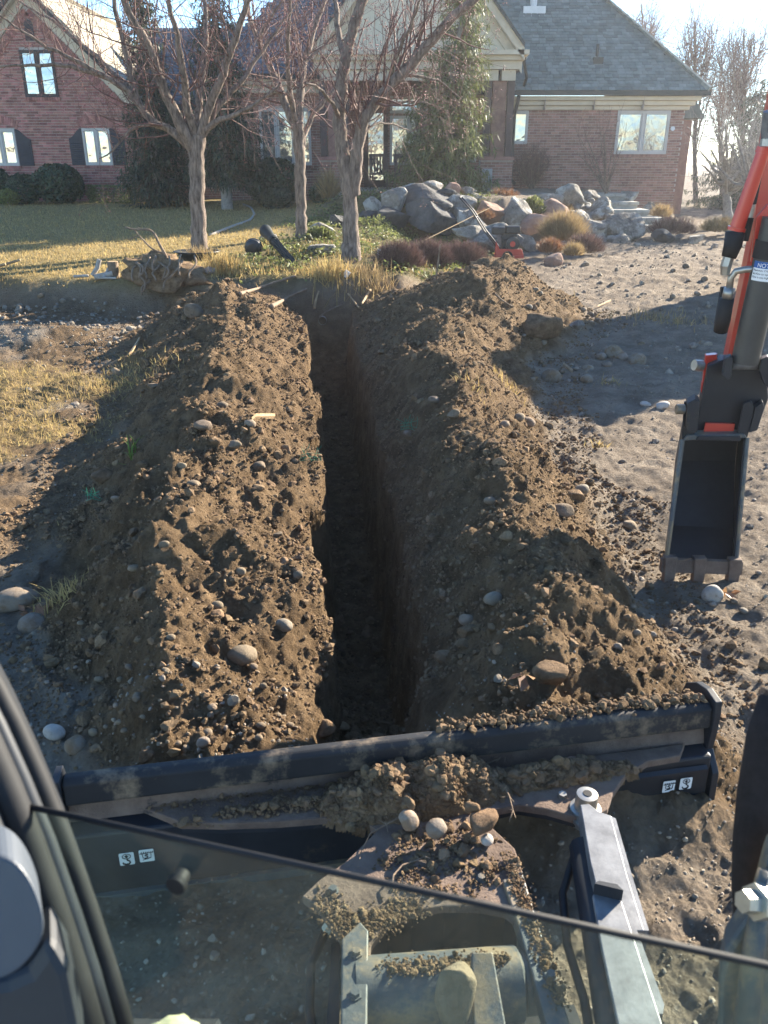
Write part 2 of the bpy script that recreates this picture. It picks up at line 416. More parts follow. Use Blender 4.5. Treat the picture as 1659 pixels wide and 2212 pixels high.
def base_h(x, y):
    z = 0.22 * sstep(9, 22, y)
    yb = np.interp(x, YB_X, YB_Y) + 0.35 * vnoise(x, y, 0.9, 3) + 0.15 * vnoise(x, y, 0.3, 4)
    topz = 0.42 + 0.50 * np.clip((y - 12.5) / 13.0, 0, 1)
    topz = np.minimum(topz, 1.0 - 0.74 * sstep(-0.9, 1.0, x) - 0.06 * sstep(1.0, 2.0, x))
    rise = sstep(-0.35, 0.35, y - yb)
    rise = np.where(x > 2.0, sstep(-1.2, 1.2, y - yb), rise)
    z = z + (np.maximum(topz, z) - z) * rise
    yt = np.interp(x, YT_X, YT_Y)
    ter = sstep(0.0, 1.1, y - yt) * sstep(-2.6, -0.2, x) * (1 - sstep(9.0, 10.2, x))
    z = z + (1.25 - z) * ter
    z = z * (1 - sstep(45, 80, y)) + 0.9 * sstep(45, 80, y)
    # dug strip in front of the lawn
    z = z - 0.05 * np.exp(-((y - yb + 1.0) / 0.55) ** 2) * sstep(-1.6, -2.6, x) * (x > -12)
    z = z + 0.17 * np.exp(-((y - yb + 2.1) / 0.5) ** 2) * sstep(-3.2, -4.2, x) * (x > -14)
    return z

def profile(x, y):
    """trench and spoil ridges; returns height and weight"""
    I = lambda t: np.interp(y, T_Y, t)
    w1 = 0.16 * vnoise(x * 0 + 3.3, y, 0.55, 21) + 0.10 * vnoise(x, y, 0.23, 22)
    lf, lc, ll = I(T_LF) + 2.2 * w1, I(T_LC) + 0.8 * w1, I(T_LL) + 0.45 * w1 + 0.13 * vnoise(x * 0, y, 0.33, 26) + 0.07 * vnoise(x * 0, y, 0.11, 27)
    rl, rc, rf = I(T_RL) + 0.10 * w1 + 0.06 * vnoise(x * 0, y, 0.25, 28), I(T_RC) - w1, I(T_RF) + 2.0 * w1
    lz, rz, fz = I(T_LCZ), I(T_RCZ), I(T_FZ)
    lz = lz * (1 + 0.5 * vnoise(x * 0 + 1.7, y, 0.8, 23)); rz = rz * (1 + 0.4 * vnoise(x * 0 + 8.7, y, 0.9, 24))
    zl, zr = 0.13 * lz / 0.5, 0.05 + 0 * y
    e = np.zeros_like(x)
    # left ridge
    t = np.clip((x - lf) / (lc - lf), 0, 1); left_out = lz * t ** 1.45
    t = np.clip((x - lc) / (ll - lc), 0, 1); left_in = lz + (zl - lz) * (t ** (1.9 - 1.05 * sstep(8.5, 10.8, y)))
    # trench wall from lip
    tw = np.clip((x - ll) / 0.05, 0, 1); lw = zl + (fz - zl) * tw
    tr = np.clip((rl - x) / 0.09, 0, 1); rw = zr + (fz - zr) * tr
    t = np.clip((x - rl) / (rc - rl), 0, 1); right_in = zr + (rz - zr) * (1 - (1 - t) ** 1.55)
    t = np.clip((rf - x) / (rf - rc), 0, 1); right_out = rz * (0.40 * t + 0.60 * t * t * (3 - 2 * t))
    mid = 0.5 * (ll + rl)
    h = np.where(x < lf, 0, np.where(x < lc, left_out, np.where(x < ll, left_in, np.where(x < mid, np.maximum(lw, fz), np.where(x < rl, np.maximum(rw, fz), np.where(x < rc, right_in, np.where(x < rf, right_out, e)))))))
    return h, lf, ll, rl, rf

def terrain(x, y, fine=True):
    x = np.asarray(x, float); y = np.asarray(y, float)
    b = base_h(x, y)
    h, lf, ll, rl, rf = profile(x, y)
    ymask = sstep(1.75, 2.25, y) * (1 - sstep(11.9, 12.6, y))
    inside = (x > lf - 0.3) & (x < rf + 0.3) & (y > 1.6) & (y < 13.0)
    z = b * np.where((x > ll) & (x < rl), 1 - ymask, 1.0) + h * ymask
    mound = ((h > 0.03) & (ymask > 0.05)).astype(float) * np.clip(h / 0.12, 0, 1) * ymask
    trench = ((x > ll) & (x < rl)).astype(float) * ymask
    if fine:
        loose = np.clip(mound + 0.5 * trench, 0, 1)
        z = z + loose * (0.15 * vnoise(x, y, 0.75, 30) + 0.12 * vnoise(x, y, 0.36, 31) + 0.085 * vnoise(x, y, 0.17, 32) + 0.05 * vnoise(x, y, 0.08, 33) + 0.032 * vnoise(x, y, 0.038, 34) + 0.016 * vnoise(x, y, 0.018, 29))
        z = z + mound * (0.04 * domes(x, y, 0.30, 41, 0.25) + 0.025 * domes(x, y, 0.13, 45, 0.4) + 0.024 * domes(x, y, 0.055, 49, 0.7) + 0.012 * domes(x, y, 0.028, 53, 0.7))
        lawn = lawn_mask(x, y)
        flat = (1 - loose) * (1 - lawn)
        z = z + flat * (0.06 * vnoise(x, y, 0.9, 35) + 0.055 * vnoise(x, y, 0.28, 36) + 0.036 * vnoise(x, y, 0.11, 37) + 0.020 * vnoise(x, y, 0.045, 38) + 0.016 * domes(x, y, 0.05, 57, 0.3))
        z = z + lawn * (0.05 * vnoise(x, y, 1.7, 39) + 0.012 * vnoise(x, y, 0.12, 40))
        # machine track prints
        a = (x * 0.33 + y * 0.944); c = (x * 0.944 - y * 0.33)
        for c0, y0, y1 in ((-5.6, 6.2, 9.6), (1.05, 1.9, 4.4)):
            wgt = np.exp(-((c - c0) / 0.17) ** 4) * sstep(y0, y0 + 0.5, y) * (1 - sstep(y1 - 0.5, y1, y)) * flat
            z = z + wgt * 0.022 * np.sin(a * 2 * math.pi / 0.125 + 0.8 * vnoise(x, y, 0.3, 61))
    return z
def lawn_mask(x, y):
    yb = np.interp(x, YB_X, YB_Y) + 0.35 * vnoise(x, y, 0.9, 3) + 0.15 * vnoise(x, y, 0.3, 4)
    edge = -2.55 + 0.09 * (y - 14) + 0.5 * vnoise(x, y, 1.2, 5)
    m = sstep(-0.05, 0.35, y - yb) * (1 - sstep(-0.3, 0.3, x - edge))
    return m * (y < 60)
def bed_mask(x, y):
    yb = np.interp(x, YB_X, YB_Y)
    edge = -2.55 + 0.09 * (y - 14) + 0.5 * vnoise(x, y, 1.2, 5)
    return sstep(0.0, 0.4, y - yb) * sstep(-0.3, 0.3, x - edge) * (1 - sstep(2.0, 3.0, x)) * (1 - sstep(23, 25, y))
def gz(x, y):
    return float(terrain(np.array([x]), np.array([y]))[0])
def PG(u, v, tmax=45.0):
    d = ray(u, v)
    t = np.linspace(1.2, tmax, 2500)
    p = EYE[None] + d[None] * t[:, None]
    g = terrain(p[:, 0], p[:, 1])
    k = np.argmax(p[:, 2] < g)
    if not (p[:, 2] < g).any(): k = len(t) - 1
    q = p[k].copy(); q[2] = g[k]
    return q

def build_ground():
    tx = np.linspace(-1, 1, 570)
    out = np.array([1.06, 1.2, 1.5, 2.2, 4])
    tx = np.concatenate([-out[::-1], tx, out])
    ys = np.concatenate([[-60, -15, -4, -1.0, 0.2, 0.7], 1.0 * (46 / 1.0) ** np.linspace(0, 1, 670), [50, 58, 70, 95, 140, 220, 400]])
    Y, T = np.meshgrid(ys, tx, indexing='ij')
    W = 1.05 + 0.47 * np.clip(Y, 0, 60)
    W = np.where(Y > 60, W * Y / 60, W)
    W = np.where(Y < 0, 1.05 + 0.3 * -Y, W)
    X = T * W
    Z = terrain(X, Y)
    far = (np.abs(T) > 1.05) | (Y > 47) | (Y < 0.9)
    Z = np.where(far, base_h(X, Y), Z)
    n, m = X.shape
    V = np.stack([X, Y, Z], -1).reshape(-1, 3)
    i = np.arange(n * m).reshape(n, m)
    F = np.stack([i[:-1, :-1], i[:-1, 1:], i[1:, 1:], i[1:, :-1]], -1).reshape(-1, 4)
    me = np_mesh("ground", V, F, True)
    h, lf, ll, rl, rf = profile(X, Y)
    ym = sstep(1.75, 2.25, Y) * (1 - sstep(12.0, 13.0, Y))
    fresh = np.clip((h - 0.02 + 0.05 * vnoise(X, Y, 0.2, 71)) / 0.06, 0, 1) * ym
    fresh = np.maximum(fresh, ((X > ll - 0.03) & (X < rl + 0.05)) * ym)
    yb = np.interp(X, YB_X, YB_Y)
    fresh = np.maximum(fresh, 0.8 * np.exp(-((Y - yb + 0.55) / 0.55) ** 2) * (X < 1.2) * (X > -6))
    fresh = np.maximum(fresh, 0.9 * sstep(-0.30, 0.10, vnoise(X, Y, 0.9, 111) + 0.5 * vnoise(X, Y, 0.3, 112)) * sstep(3.4, 4.6, Y) * (1 - sstep(12.2, 12.8, Y)) * sstep(-1.6, -2.1, X))
    lawn = lawn_mask(X, Y)
    patch = sstep(-0.08, 0.12, vnoise(X, Y, 0.8, 81) + 0.5 * vnoise(X, Y, 0.25, 82)) * sstep(-1.9, -2.4, X + 0.12 * (Y - 5.0)) * sstep(4.2, 5.4, Y) * (1 - sstep(8.2, 9.4, Y))
    bed = bed_mask(X, Y)
    for nm, arr in (("fresh", fresh), ("lawn", np.maximum(lawn, 0.4 * patch)), ("bed", bed)):
        at = me.attributes.new(nm, 'FLOAT', 'POINT')
        at.data.foreach_set("value", arr.ravel().astype(np.float32))
    g = mesh_obj("ground", me, ground_material())
    tag(g, kind="structure")
    return g

def ground_material():
    m = bpy.data.materials.new("ground_soil"); m.use_nodes = True
    N, L = m.node_tree.nodes, m.node_tree.links
    p = N["Principled BSDF"]; p.inputs["Roughness"].default_value = 0.97; p.inputs["Specular IOR Level"].default_value = 0.08
    geo = N.new("ShaderNodeNewGeometry")
    def noise(sc, det=8, ro=0.68):
        n = N.new("ShaderNodeTexNoise"); n.inputs["Scale"].default_value = sc; n.inputs["Detail"].default_value = det; n.inputs["Roughness"].default_value = ro
        L.new(geo.outputs["Position"], n.inputs["Vector"]); return n.outputs["Fac"]
    def ramp(fac, stops):
        r = N.new("ShaderNodeValToRGB")
        while len(r.color_ramp.elements) < len(stops): r.color_ramp.elements.new(0.5)
        for e, (pos, c) in zip(r.color_ramp.elements, stops):
            e.position = pos; e.color = (*c, 1)
        L.new(fac, r.inputs["Fac"]); return r.outputs["Color"]
    def mix(f, a, b):
        x = N.new("ShaderNodeMix"); x.data_type = 'RGBA'
        L.new(f, x.inputs["Factor"]); L.new(a, x.inputs["A"]); L.new(b, x.inputs["B"]); return x.outputs["Result"]
    def attr(nm):
        a = N.new("ShaderNodeAttribute"); a.attribute_name = nm; return a.outputs["Fac"]
    dry = ramp(noise(2.6), [(0.28, (0.135, 0.105, 0.078)), (0.5, (0.225, 0.180, 0.135)), (0.72, (0.33, 0.275, 0.21))])
    wet = ramp(noise(6.5), [(0.28, (0.074, 0.048, 0.027)), (0.5, (0.152, 0.101, 0.057)), (0.74, (0.265, 0.180, 0.104))])
    grass = ramp(noise(7.0), [(0.3, (0.19, 0.145, 0.062)), (0.5, (0.29, 0.22, 0.098)), (0.7, (0.40, 0.30, 0.14))])
    bedc = ramp(noise(5.0), [(0.3, (0.065, 0.060, 0.028)), (0.5, (0.125, 0.105, 0.048)), (0.72, (0.22, 0.17, 0.08))])
    vo = N.new("ShaderNodeTexVoronoi"); vo.inputs["Scale"].default_value = 38; L.new(geo.outputs["Position"], vo.inputs["Vector"])
    pe = N.new("ShaderNodeMapRange"); pe.inputs["From Min"].default_value = 0.10; pe.inputs["From Max"].default_value = 0.34
    pe.inputs["To Min"].default_value = 0.55; pe.inputs["To Max"].default_value = 0.0
    L.new(vo.outputs["Distance"], pe.inputs["Value"])
    pcol = ramp(vo.outputs["Color"], [(0.25, (0.16, 0.12, 0.085)), (0.75, (0.38, 0.33, 0.265))])
    dry = mix(pe.outputs["Result"], dry, pcol)
    c = mix(attr("fresh"), dry, wet)
    c = mix(attr("lawn"), c, grass)
    c = mix(attr("bed"), c, bedc)
    L.new(c, p.inputs["Base Color"])
    h1 = noise(34, 10, 0.75)
    b1 = N.new("ShaderNodeBump"); b1.inputs["Distance"].default_value = 0.06; b1.inputs["Strength"].default_value = 1.0
    L.new(h1, b1.inputs["Height"])
    b2 = N.new("ShaderNodeBump"); b2.inputs["Distance"].default_value = 0.012; b2.inputs["Strength"].default_value = 0.6; b2.invert = True
    L.new(vo.outputs["Distance"], b2.inputs["Height"]); L.new(b1.outputs["Normal"], b2.inputs["Normal"])
    L.new(b2.outputs["Normal"], p.inputs["Normal"])
    return m
build_ground()

# ------------------------------------------------------------------ scatter: rocks, clods, gravel
def ico(sub):
    bm = bmesh.new(); bmesh.ops.create_icosphere(bm, subdivisions=sub, radius=1.0)
    V = np.array([v.co[:] for v in bm.verts]); F = np.array([[v.index for v in f.verts] for f in bm.faces]); bm.free()
    return V, F
ICO = {k: ico(k) for k in (1, 2, 3, 4)}
def n3(P, s, seed):
    x, y, z = P[:, 0] / s, P[:, 1] / s, P[:, 2] / s
    return (vnoise(x + 3.1 * z, y - 1.7 * z, 1.0, seed) + vnoise(y + 2.3 * x, z + 1.9 * x, 1.0, seed + 5) + vnoise(z - 2.7 * y, x + 1.3 * y, 1.0, seed + 9)) / 1.5
def rock_verts(seed, sub=3, cuts=7, rough=0.10, cut_lo=0.55, cut_hi=0.9):
    r = np.random.default_rng(seed)
    V = ICO[sub][0].copy()
    for _ in range(cuts):
        n = r.normal(size=3); n /= np.linalg.norm(n)
        d = r.uniform(cut_lo, cut_hi)
        s = V @ n
        over = np.maximum(s - d, 0)
        V -= np.outer(over * 0.92, n)
    L = np.linalg.norm(V, axis=1, keepdims=True)
    V = V * (1 + rough * n3(V, 0.7, seed)[:, None] + 0.45 * rough * n3(V, 0.3, seed + 50)[:, None] + 0.2 * rough * n3(V, 0.13, seed + 90)[:, None])
    return V
def rock_mesh(name, seed, sub=3, cuts=7, rough=0.10, lo=0.55, hi=0.9, mat=None):
    me = np_mesh(name, rock_verts(seed, sub, cuts, rough, lo, hi), ICO[sub][1], True)
    if mat: me.materials.append(mat)
    return me
def joined_clods(name, P, S, mat, sub_big=2, big=0.035, flat=0.75, sink=0.25, label=None, cat=None, rough=0.34, parent=None):
    """P (n,3) points on a surface, S radii; one mesh of rough lumps"""
    Vs, Fs, off = [], [], 0
    protos = {1: [rock_verts(900 + k, 1, 6, rough, 0.4, 0.85) for k in range(14)], 2: [rock_verts(950 + k, 2, 9, rough, 0.4, 0.8) for k in range(16)]}
    for lvl in (1, 2):
        sel = np.where((S >= big) if lvl == 2 else (S < big))[0]
        if not len(sel): continue
        pr = np.stack(protos[lvl]); nv = pr.shape[1]
        k = rng.integers(0, len(pr), len(sel))
        V = pr[k] * S[sel][:, None, None]
        V[:, :, 2] *= rng.uniform(flat * 0.75, min(1.0, flat * 1.25), len(sel))[:, None]
        V[:, :, 1] *= rng.uniform(0.65, 1.0, len(sel))[:, None]
        a = rng.uniform(0, 2 * math.pi, len(sel)); b = rng.normal(0, 0.35, len(sel))
        ca, sa, cb, sb = np.cos(a), np.sin(a), np.cos(b), np.sin(b)
        x, y, z = V[:, :, 0], V[:, :, 1], V[:, :, 2]
        y, z = y * cb[:, None] - z * sb[:, None], y * sb[:, None] + z * cb[:, None]
        x, y = x * ca[:, None] - y * sa[:, None], x * sa[:, None] + y * ca[:, None]
        V = np.stack([x, y, z], -1) + P[sel][:, None, :]
        V[:, :, 2] += (S[sel] * (flat - sink - 0.3))[:, None]
        Vs.append(V.reshape(-1, 3))
        F = ICO[lvl][1][None] + (off + np.arange(len(sel)) * nv)[:, None, None]
        Fs.append(F.reshape(-1, 3)); off += len(sel) * nv
    me = np_mesh(name, np.concatenate(Vs), np.concatenate(Fs), False)
    o = mesh_obj(name, me, mat, parent)
    tag(o, label, cat, kind="stuff")
    return o
def sample_ground(n, xr, yr, accept, power=1.0):
    """points with density falling with distance"""
    y = yr[0] * (yr[1] / yr[0]) ** (rng.random(n) ** power)
    x = rng.uniform(xr[0], xr[1], n)
    W = 0.75 + 0.46 * y
    ok = (np.abs(x) < W) & accept(x, y)
    x, y = x[ok], y[ok]
    return np.stack([x, y, terrain(x, y)], -1)
def mound_accept(x, y):
    h, lf, ll, rl, rf = profile(x, y)
    k = vnoise(x, y, 0.5, 91) + 0.6 * vnoise(x, y, 0.2, 92)
    return (((x > lf - 0.25) & (x < ll - 0.03)) | ((x > rl + 0.10) & (x < rf + 0.3))) & (y < 12.4) & (rng.random(len(x)) < np.clip(0.62 + 1.1 * k, 0.08, 1))
P = sample_ground(95000, (-3.6, 3.6), (2.15, 12.4), mound_accept, 0.9)
S = 0.0064 * (1 - rng.random(len(P)) * 0.9985) ** -0.35
S = np.clip(S, 0.006, 0.042) * (0.75 + 0.06 * P[:, 1])
joined_clods("soil_clods", P, S, M['clod'], big=0.034, label="crumbly brown soil clods covering the two spoil ridges", cat="soil clods")
def trench_accept(x, y):
    h, lf, ll, rl, rf = profile(x, y)
    return (x > ll + 0.08) & (x < rl - 0.10)
P = sample_ground(14000, (-1.3, 0.3), (2.9, 12.0), trench_accept)
joined_clods("trench_crumbs", P, np.clip(0.008 * (1 - rng.random(len(P)) * 0.995) ** -0.4, 0.008, 0.05), M['clod'], label="loose soil crumbs along the dark trench floor", cat="soil crumbs")
def wall_accept(x, y):
    h, lf, ll, rl, rf = profile(x, y)
    return ((x > rl - 0.095) & (x < rl + 0.14)) | ((x > ll - 0.06) & (x < ll + 0.05))
P = sample_ground(40000, (-1.7, 0.4), (2.7, 12.0), wall_accept, 0.85)
joined_clods("trench_wall_crumbs", P, np.clip(0.006 * (1 - rng.random(len(P)) * 0.995) ** -0.36, 0.006, 0.03), M['clod'], big=0.05, label="soil crumbs clinging to the cut trench sides", cat="soil crumbs")
def near_accept(x, y):
    return rng.random(len(x)) < np.clip(0.5 + 1.4 * vnoise(x, y, 0.3, 97), 0.05, 1)
P = sample_ground(9000, (-1.6, 1.9), (1.0, 2.7), near_accept)
joined_clods("near_gravel", P, np.clip(0.0035 * (1 - rng.random(len(P)) * 0.997) ** -0.40, 0.0035, 0.03), M['gravel'], big=0.015, label="gravel and crumbs on the ground under the push frame", cat="gravel", rough=0.2)
def flat_accept(x, y):
    h, lf, ll, rl, rf = profile(x, y)
    k = vnoise(x, y, 0.6, 95) + 0.5 * vnoise(x, y, 0.2, 96)
    return ((x < lf + 0.1) | (x > rf - 0.1) | (y < 2.3)) & (lawn_mask(x, y) < 0.3) & (bed_mask(x, y) < 0.3) & (rng.random(len(x)) < np.clip(0.5 + 1.3 * k, 0.06, 1))
P = sample_ground(60000, (-9, 12), (1.0, 22), flat_accept, 0.85)
S = np.clip(0.005 * (1 - rng.random(len(P)) * 0.998) ** -0.42, 0.005, 0.05) * (0.7 + 0.085 * P[:, 1])
joined_clods("gravel", P, S, M['gravel'], big=0.04, label="loose gravel and pebbles over the dry bare ground", cat="gravel", rough=0.12)
def bank_accept(x, y):
    yb = np.interp(x, YB_X, YB_Y)
    return (np.abs(y - yb + 1.5) < 1.3) & ((x < -3.2))
P = sample_ground(1700, (-9, -3), (9.5, 13), bank_accept)
joined_clods("rubble_bank", P, np.clip(0.014 * (1 - rng.random(len(P)) * 0.99) ** -0.4, 0.012, 0.06), M['gravel'], big=0.04, label="pale rubble and pebbles in a low bank along the lawn edge", cat="rubble", rough=0.12)

COBBLES = [rock_mesh("cobble", 300 + k, 3, 4, 0.05, 0.72, 0.95) for k in range(7)]
ANGULAR = [rock_mesh("field_stone", 340 + k, 3, 10, 0.07, 0.5, 0.82) for k in range(7)]
def place_rock(name, me, pos, size, mat, label, cat, group=None, sink=0.3, tilt=0.35, rz=None, seed=None):
    """size = (sx, sy, sz) half axes; pos on the surface"""
    r = random.Random(seed if seed is not None else hash((round(pos[0], 3), round(pos[1], 3))))
    o = bpy.data.objects.new(name, me)
    link(o)
    if len(me.materials) == 0: me.materials.append(mat)
    o.material_slots[0].link = 'OBJECT'; o.material_slots[0].material = mat
    o.scale = size
    o.rotation_euler = (r.uniform(-tilt, tilt), r.uniform(-tilt, tilt), r.uniform(0, 6.28) if rz is None else rz)
    o.location = (pos[0], pos[1], pos[2] + size[2] * (1 - 2 * sink) * 0.85)
    return tag(o, label, cat, group)
def px_size(p, px):
    d = p[1] * math.cos(PITCH) - (p[2] - CAM_H) * math.sin(PITCH)
    return px * d / FPX
# stones picked from the photograph: u, v (bottom), width px, kind
def stones(lst, mat, meshes, label, group, name="stone", flat=0.7):
    for i, (u, v, w, *own) in enumerate(lst):
        lab = own[0] if own else label
        p = PG(u, v)
        s = px_size(p, w) * 0.46
        r = random.Random(i * 7 + int(u))
        place_rock(name, meshes[i % len(meshes)], p, (s, s * r.uniform(0.65, 0.95), s * flat * r.uniform(0.8, 1.15)), mat, lab, "stone", group, sink=0.32, rz=r.uniform(-0.5, 0.5), seed=i + int(v))
stones([(614, 1362, 44, "whitish cobble near the left trench lip by green netting"), (440, 1612, 36, "cube-like tan cobble just behind the blade"), (164, 1618, 50, "big soil-dusted cobble beside the chalky white one"), (1064, 1305, 46, "angular pale stone on the right ridge crest"), (1254, 1064, 46, "pale domed cobble where right ridge meets the yard"), (938, 870, 30, "small grey cobble high on the right trench side"), (882, 942, 26, "pale stone beside green netting on right ridge")], M['cobble'], COBBLES, "smooth cobble sitting proud on the loose soil of a spoil ridge", "cobbles on the spoil ridges", "cobble")
stones([(523, 1425, 74)], M['dirty_cobble'], COBBLES, "long brown rounded cobble low on the left ridge", None, "cobble", 0.6)
stones([(35, 1305, 112)], M['cobble'], COBBLES, "large pale rounded stone on straw at the left ridge foot", None, "field_stone", 0.5)
stones([(118, 1590, 54)], M['pale_cobble'], COBBLES, "round chalky white cobble near the blade's far corner", None, "cobble", 0.8)
stones([(70, 1357, 66)], M['cobble'], COBBLES, "grey cobble with brown leaves beside the large rounded stone", None, "cobble")
stones([(1190, 823, 54)], M['cobble'], COBBLES, "big rounded cobble alone at the foot of right ridge", None, "cobble", 0.8)
stones([(1245, 712, 42)], M['boulder'], ANGULAR, "blocky pale stone against the tall end of right ridge", None, "field_stone", 0.9)
stones([(1538, 1292, 52)], M['pale_cobble'], COBBLES, "shiny pale stone wedged between the bucket teeth", None, "field_stone", 0.95)
stones([(1195, 575, 46)], M['red_boulder'], ANGULAR, "reddish upright wedge of rock on the bare yard", None, "boulder", 1.3)
stones([(1395, 876, 30), (1430, 880, 36)], M['pale_cobble'], COBBLES, "flat pale stone lying in the shaded yard", "pair of flat stones in the shade", "cobble", 0.45)
stones([(1325, 768, 44), (1374, 785, 46), (1298, 775, 28), (1310, 790, 26), (1270, 800, 30), (1268, 826, 34), (1345, 776, 30)], M['cobble'], COBBLES, "rounded cobble in the loose cluster beside right ridge", "cobbles clustered by the right ridge", "cobble", 0.75)
stones([(1060, 1085, 34), (1140, 918, 36), (1120, 905, 30), (1360, 1140, 36), (1010, 1345, 48), (1090, 920, 30), (1215, 1110, 54), (980, 900, 34)], M['dirty_cobble'], COBBLES + ANGULAR, "earth-coated stone bedded in the right spoil ridge", "soil-covered stones in the right ridge", "field_stone")
stones([(420, 680, 52), (520, 1240, 26), (470, 1310, 30), (370, 1385, 22), (645, 1250, 30), (560, 1010, 34), (420, 1050, 36), (505, 965, 40), (440, 930, 52), (390, 1010, 30), (250, 1080, 26), (330, 835, 26), (255, 808, 28), (600, 1160, 28), (480, 880, 30), (355, 1180, 28), (290, 1230, 30), (540, 920, 30)], M['dirty_cobble'], COBBLES + ANGULAR, "earth-coated stone bedded in the left spoil ridge", "soil-covered stones in the left ridge", "field_stone")
stones([(220, 1040, 62, "rough earth clump alone at the left ridge foot"), (1190, 1470, 96, "large square earth clump near the blade's right half"), (1165, 720, 110, "widest earth block leaning on the tall end of right ridge"), (1240, 1080, 60, "split earth clump beside the pale domed cobble"), (1000, 1400, 40, "earth clump in the small cluster on the right ridge flank"), (960, 1420, 52, "earth clump in the small cluster on the right ridge flank"), (1010, 1370, 50, "earth clump in the small cluster on the right ridge flank"), (700, 1590, 60, "earth clump slumped at the near end of the trench"), (740, 1585, 40, "earth clump slumped at the near end of the trench")], M['clod'], ANGULAR, "big dark clump of earth on the flank of a spoil ridge", "big earth clumps", "earth_clump", 0.85)
lst = []
rr = random.Random(5)
for k in range(46):
    lst.append((rr.uniform(1130, 1540), 575 + 250 * rr.random() ** 1.3, rr.uniform(9, 20)))
for k in range(26):
    lst.append((rr.uniform(1270, 1655), rr.uniform(980, 1480), rr.uniform(10, 24)))
lst = [a for a in lst if not (1400 < a[0] < 1620 and 800 < a[1] < 1300)]
stones([q for q in lst if q[1] < 900], M['cobble'], COBBLES, "small loose cobble on the bare yard below the boulders", "cobbles scattered over the far yard", "cobble")
stones([q for q in lst if q[1] >= 900], M['cobble'], COBBLES, "small loose cobble on the bare ground around the bucket", "cobbles scattered round the bucket", "cobble")
lst = [(rr.uniform(0, 330), rr.uniform(635, 690), rr.uniform(7, 17)) for k in range(26)]
stones(lst, M['cobble'], COBBLES, "pale stone in the rubble bank along the lawn edge", "pale stones in the rubble bank", "cobble")
lst = [(rr.uniform(5, 210), rr.uniform(1330, 1600), rr.uniform(8, 20)) for k in range(14)]
stones(lst, M['cobble'], COBBLES, "pale stone on the gravel at the near left ridge foot", "pale stones near the left ridge foot", "cobble")
lst = [(rr.uniform(190, 640), rr.uniform(1440, 1640), rr.uniform(10, 26)) for k in range(40)]
stones(lst, M['dirty_cobble'], COBBLES, "dusty pebble at the shaded near end of the left ridge", "pebbles near the blade", "cobble")

# ------------------------------------------------------------------ boulders of the terrace wall
def boulder(u, v, w, h, mat, label, Y=None, group=None, seed=0, sub=4, depth=0.8, lo=0.42, hi=0.74, rough=0.14):
    p = PG(u, v) if Y is None else PY(u, v, Y)
    s, t = px_size(p, w) / 2, px_size(p, h) / 2
    me = rock_mesh("boulder", 500 + seed, sub, 13, rough, lo, hi, mat)
    o = bpy.data.objects.new("boulder", me)
    link(o)
    o.location = (p[0], p[1] + s * depth * 0.6, p[2] + t * 0.85)
    o.scale = (s * 1.42, s * depth * 1.2, t * 1.7)
    r = random.Random(seed)
    o.rotation_euler = (r.uniform(-0.1, 0.1), r.uniform(-0.12, 0.12), r.uniform(-0.4, 0.4))
    return tag(o, label, "boulder", group)
DB, GB, RB = M['slate_boulder'], M['boulder'], M['red_boulder']
boulder(938, 503, 130, 62, DB, "largest dark slate boulder low in the terrace wall", 20.2, seed=1)
boulder(925, 458, 120, 46, DB, "dark layered boulder on top of the largest slate boulder", 20.9, seed=2)
boulder(850, 462, 52, 52, GB, "tall split grey boulder beside the layered boulder", 21.0, seed=3)
boulder(845, 500, 74, 48, DB, "dark boulder at the left foot of the terrace wall", 20.4, seed=4)
boulder(790, 502, 60, 44, DB, "dark boulder behind the forked tree trunk", 20.8, seed=5)
boulder(938, 412, 46, 22, GB, "round pale boulder perched highest on the terrace wall", 21.8, seed=6)
boulder(994, 463, 62, 38, GB, "pale wedge boulder right of the layered boulder", 20.9, seed=7)
boulder(1003, 492, 58, 40, GB, "grey boulder tucked right of the largest slate boulder", 20.6, seed=8)
boulder(1060, 482, 70, 44, RB, "rusty brown boulder under the orange plants", 20.9, seed=9)
boulder(1113, 510, 56, 66, GB, "tall white crusted boulder at the wall's corner", 20.8, seed=10)
boulder(1072, 556, 108, 66, GB, "broad white crusted boulder behind the red machine", 18.6, seed=11)
boulder(975, 424, 36, 22, RB, "small brown boulder beside the perched boulder", 21.6, seed=12)
boulder(1010, 420, 32, 14, GB, "small pale flat boulder behind the perched boulder", 21.8, seed=13)
boulder(1138, 540, 46, 26, GB, "grey boulder in front of the corner boulder", 19.2, seed=14)
boulder(1350, 528, 96, 52, GB, "big rounded tan boulder beside the stone steps", 21.6, seed=15)
boulder(1440, 523, 52, 22, DB, "smooth blue grey stone slab beyond the tan boulder", 21.0, seed=16)
boulder(1505, 525, 46, 18, GB, "squared white block lying in the far yard", 20.5, seed=17, lo=0.4, hi=0.6)
boulder(1360, 437, 42, 22, GB, "pale boulder at the head of the stone steps", 27.0, seed=18)
boulder(1404, 474, 52, 30, GB, "grey boulder on the right side of the steps", 26.2, seed=19)
boulder(1020, 520, 80, 24, GB, "low grey boulder behind the dark hedge", 18.8, seed=20)
boulder(690, 553, 52, 26, GB, "rounded grey boulder between the two right tree trunks", None, seed=21)
boulder(700, 510, 56, 22, GB, "pale grey flat boulder behind the middle tree trunk", None, seed=22)
boulder(733, 492, 44, 26, DB, "dark boulder in ivy left of the forked trunk", None, seed=23)
boulder(578, 524, 40, 20, GB, "small grey boulder beside the fallen lamp post", None, seed=24)
boulder(1195, 478, 90, 40, RB, "brown boulder at the left of the cobble heap", 21.6, seed=25)
boulder(1232, 440, 60, 34, GB, "white peaked boulder on top of the cobble heap", 23.2, seed=26)
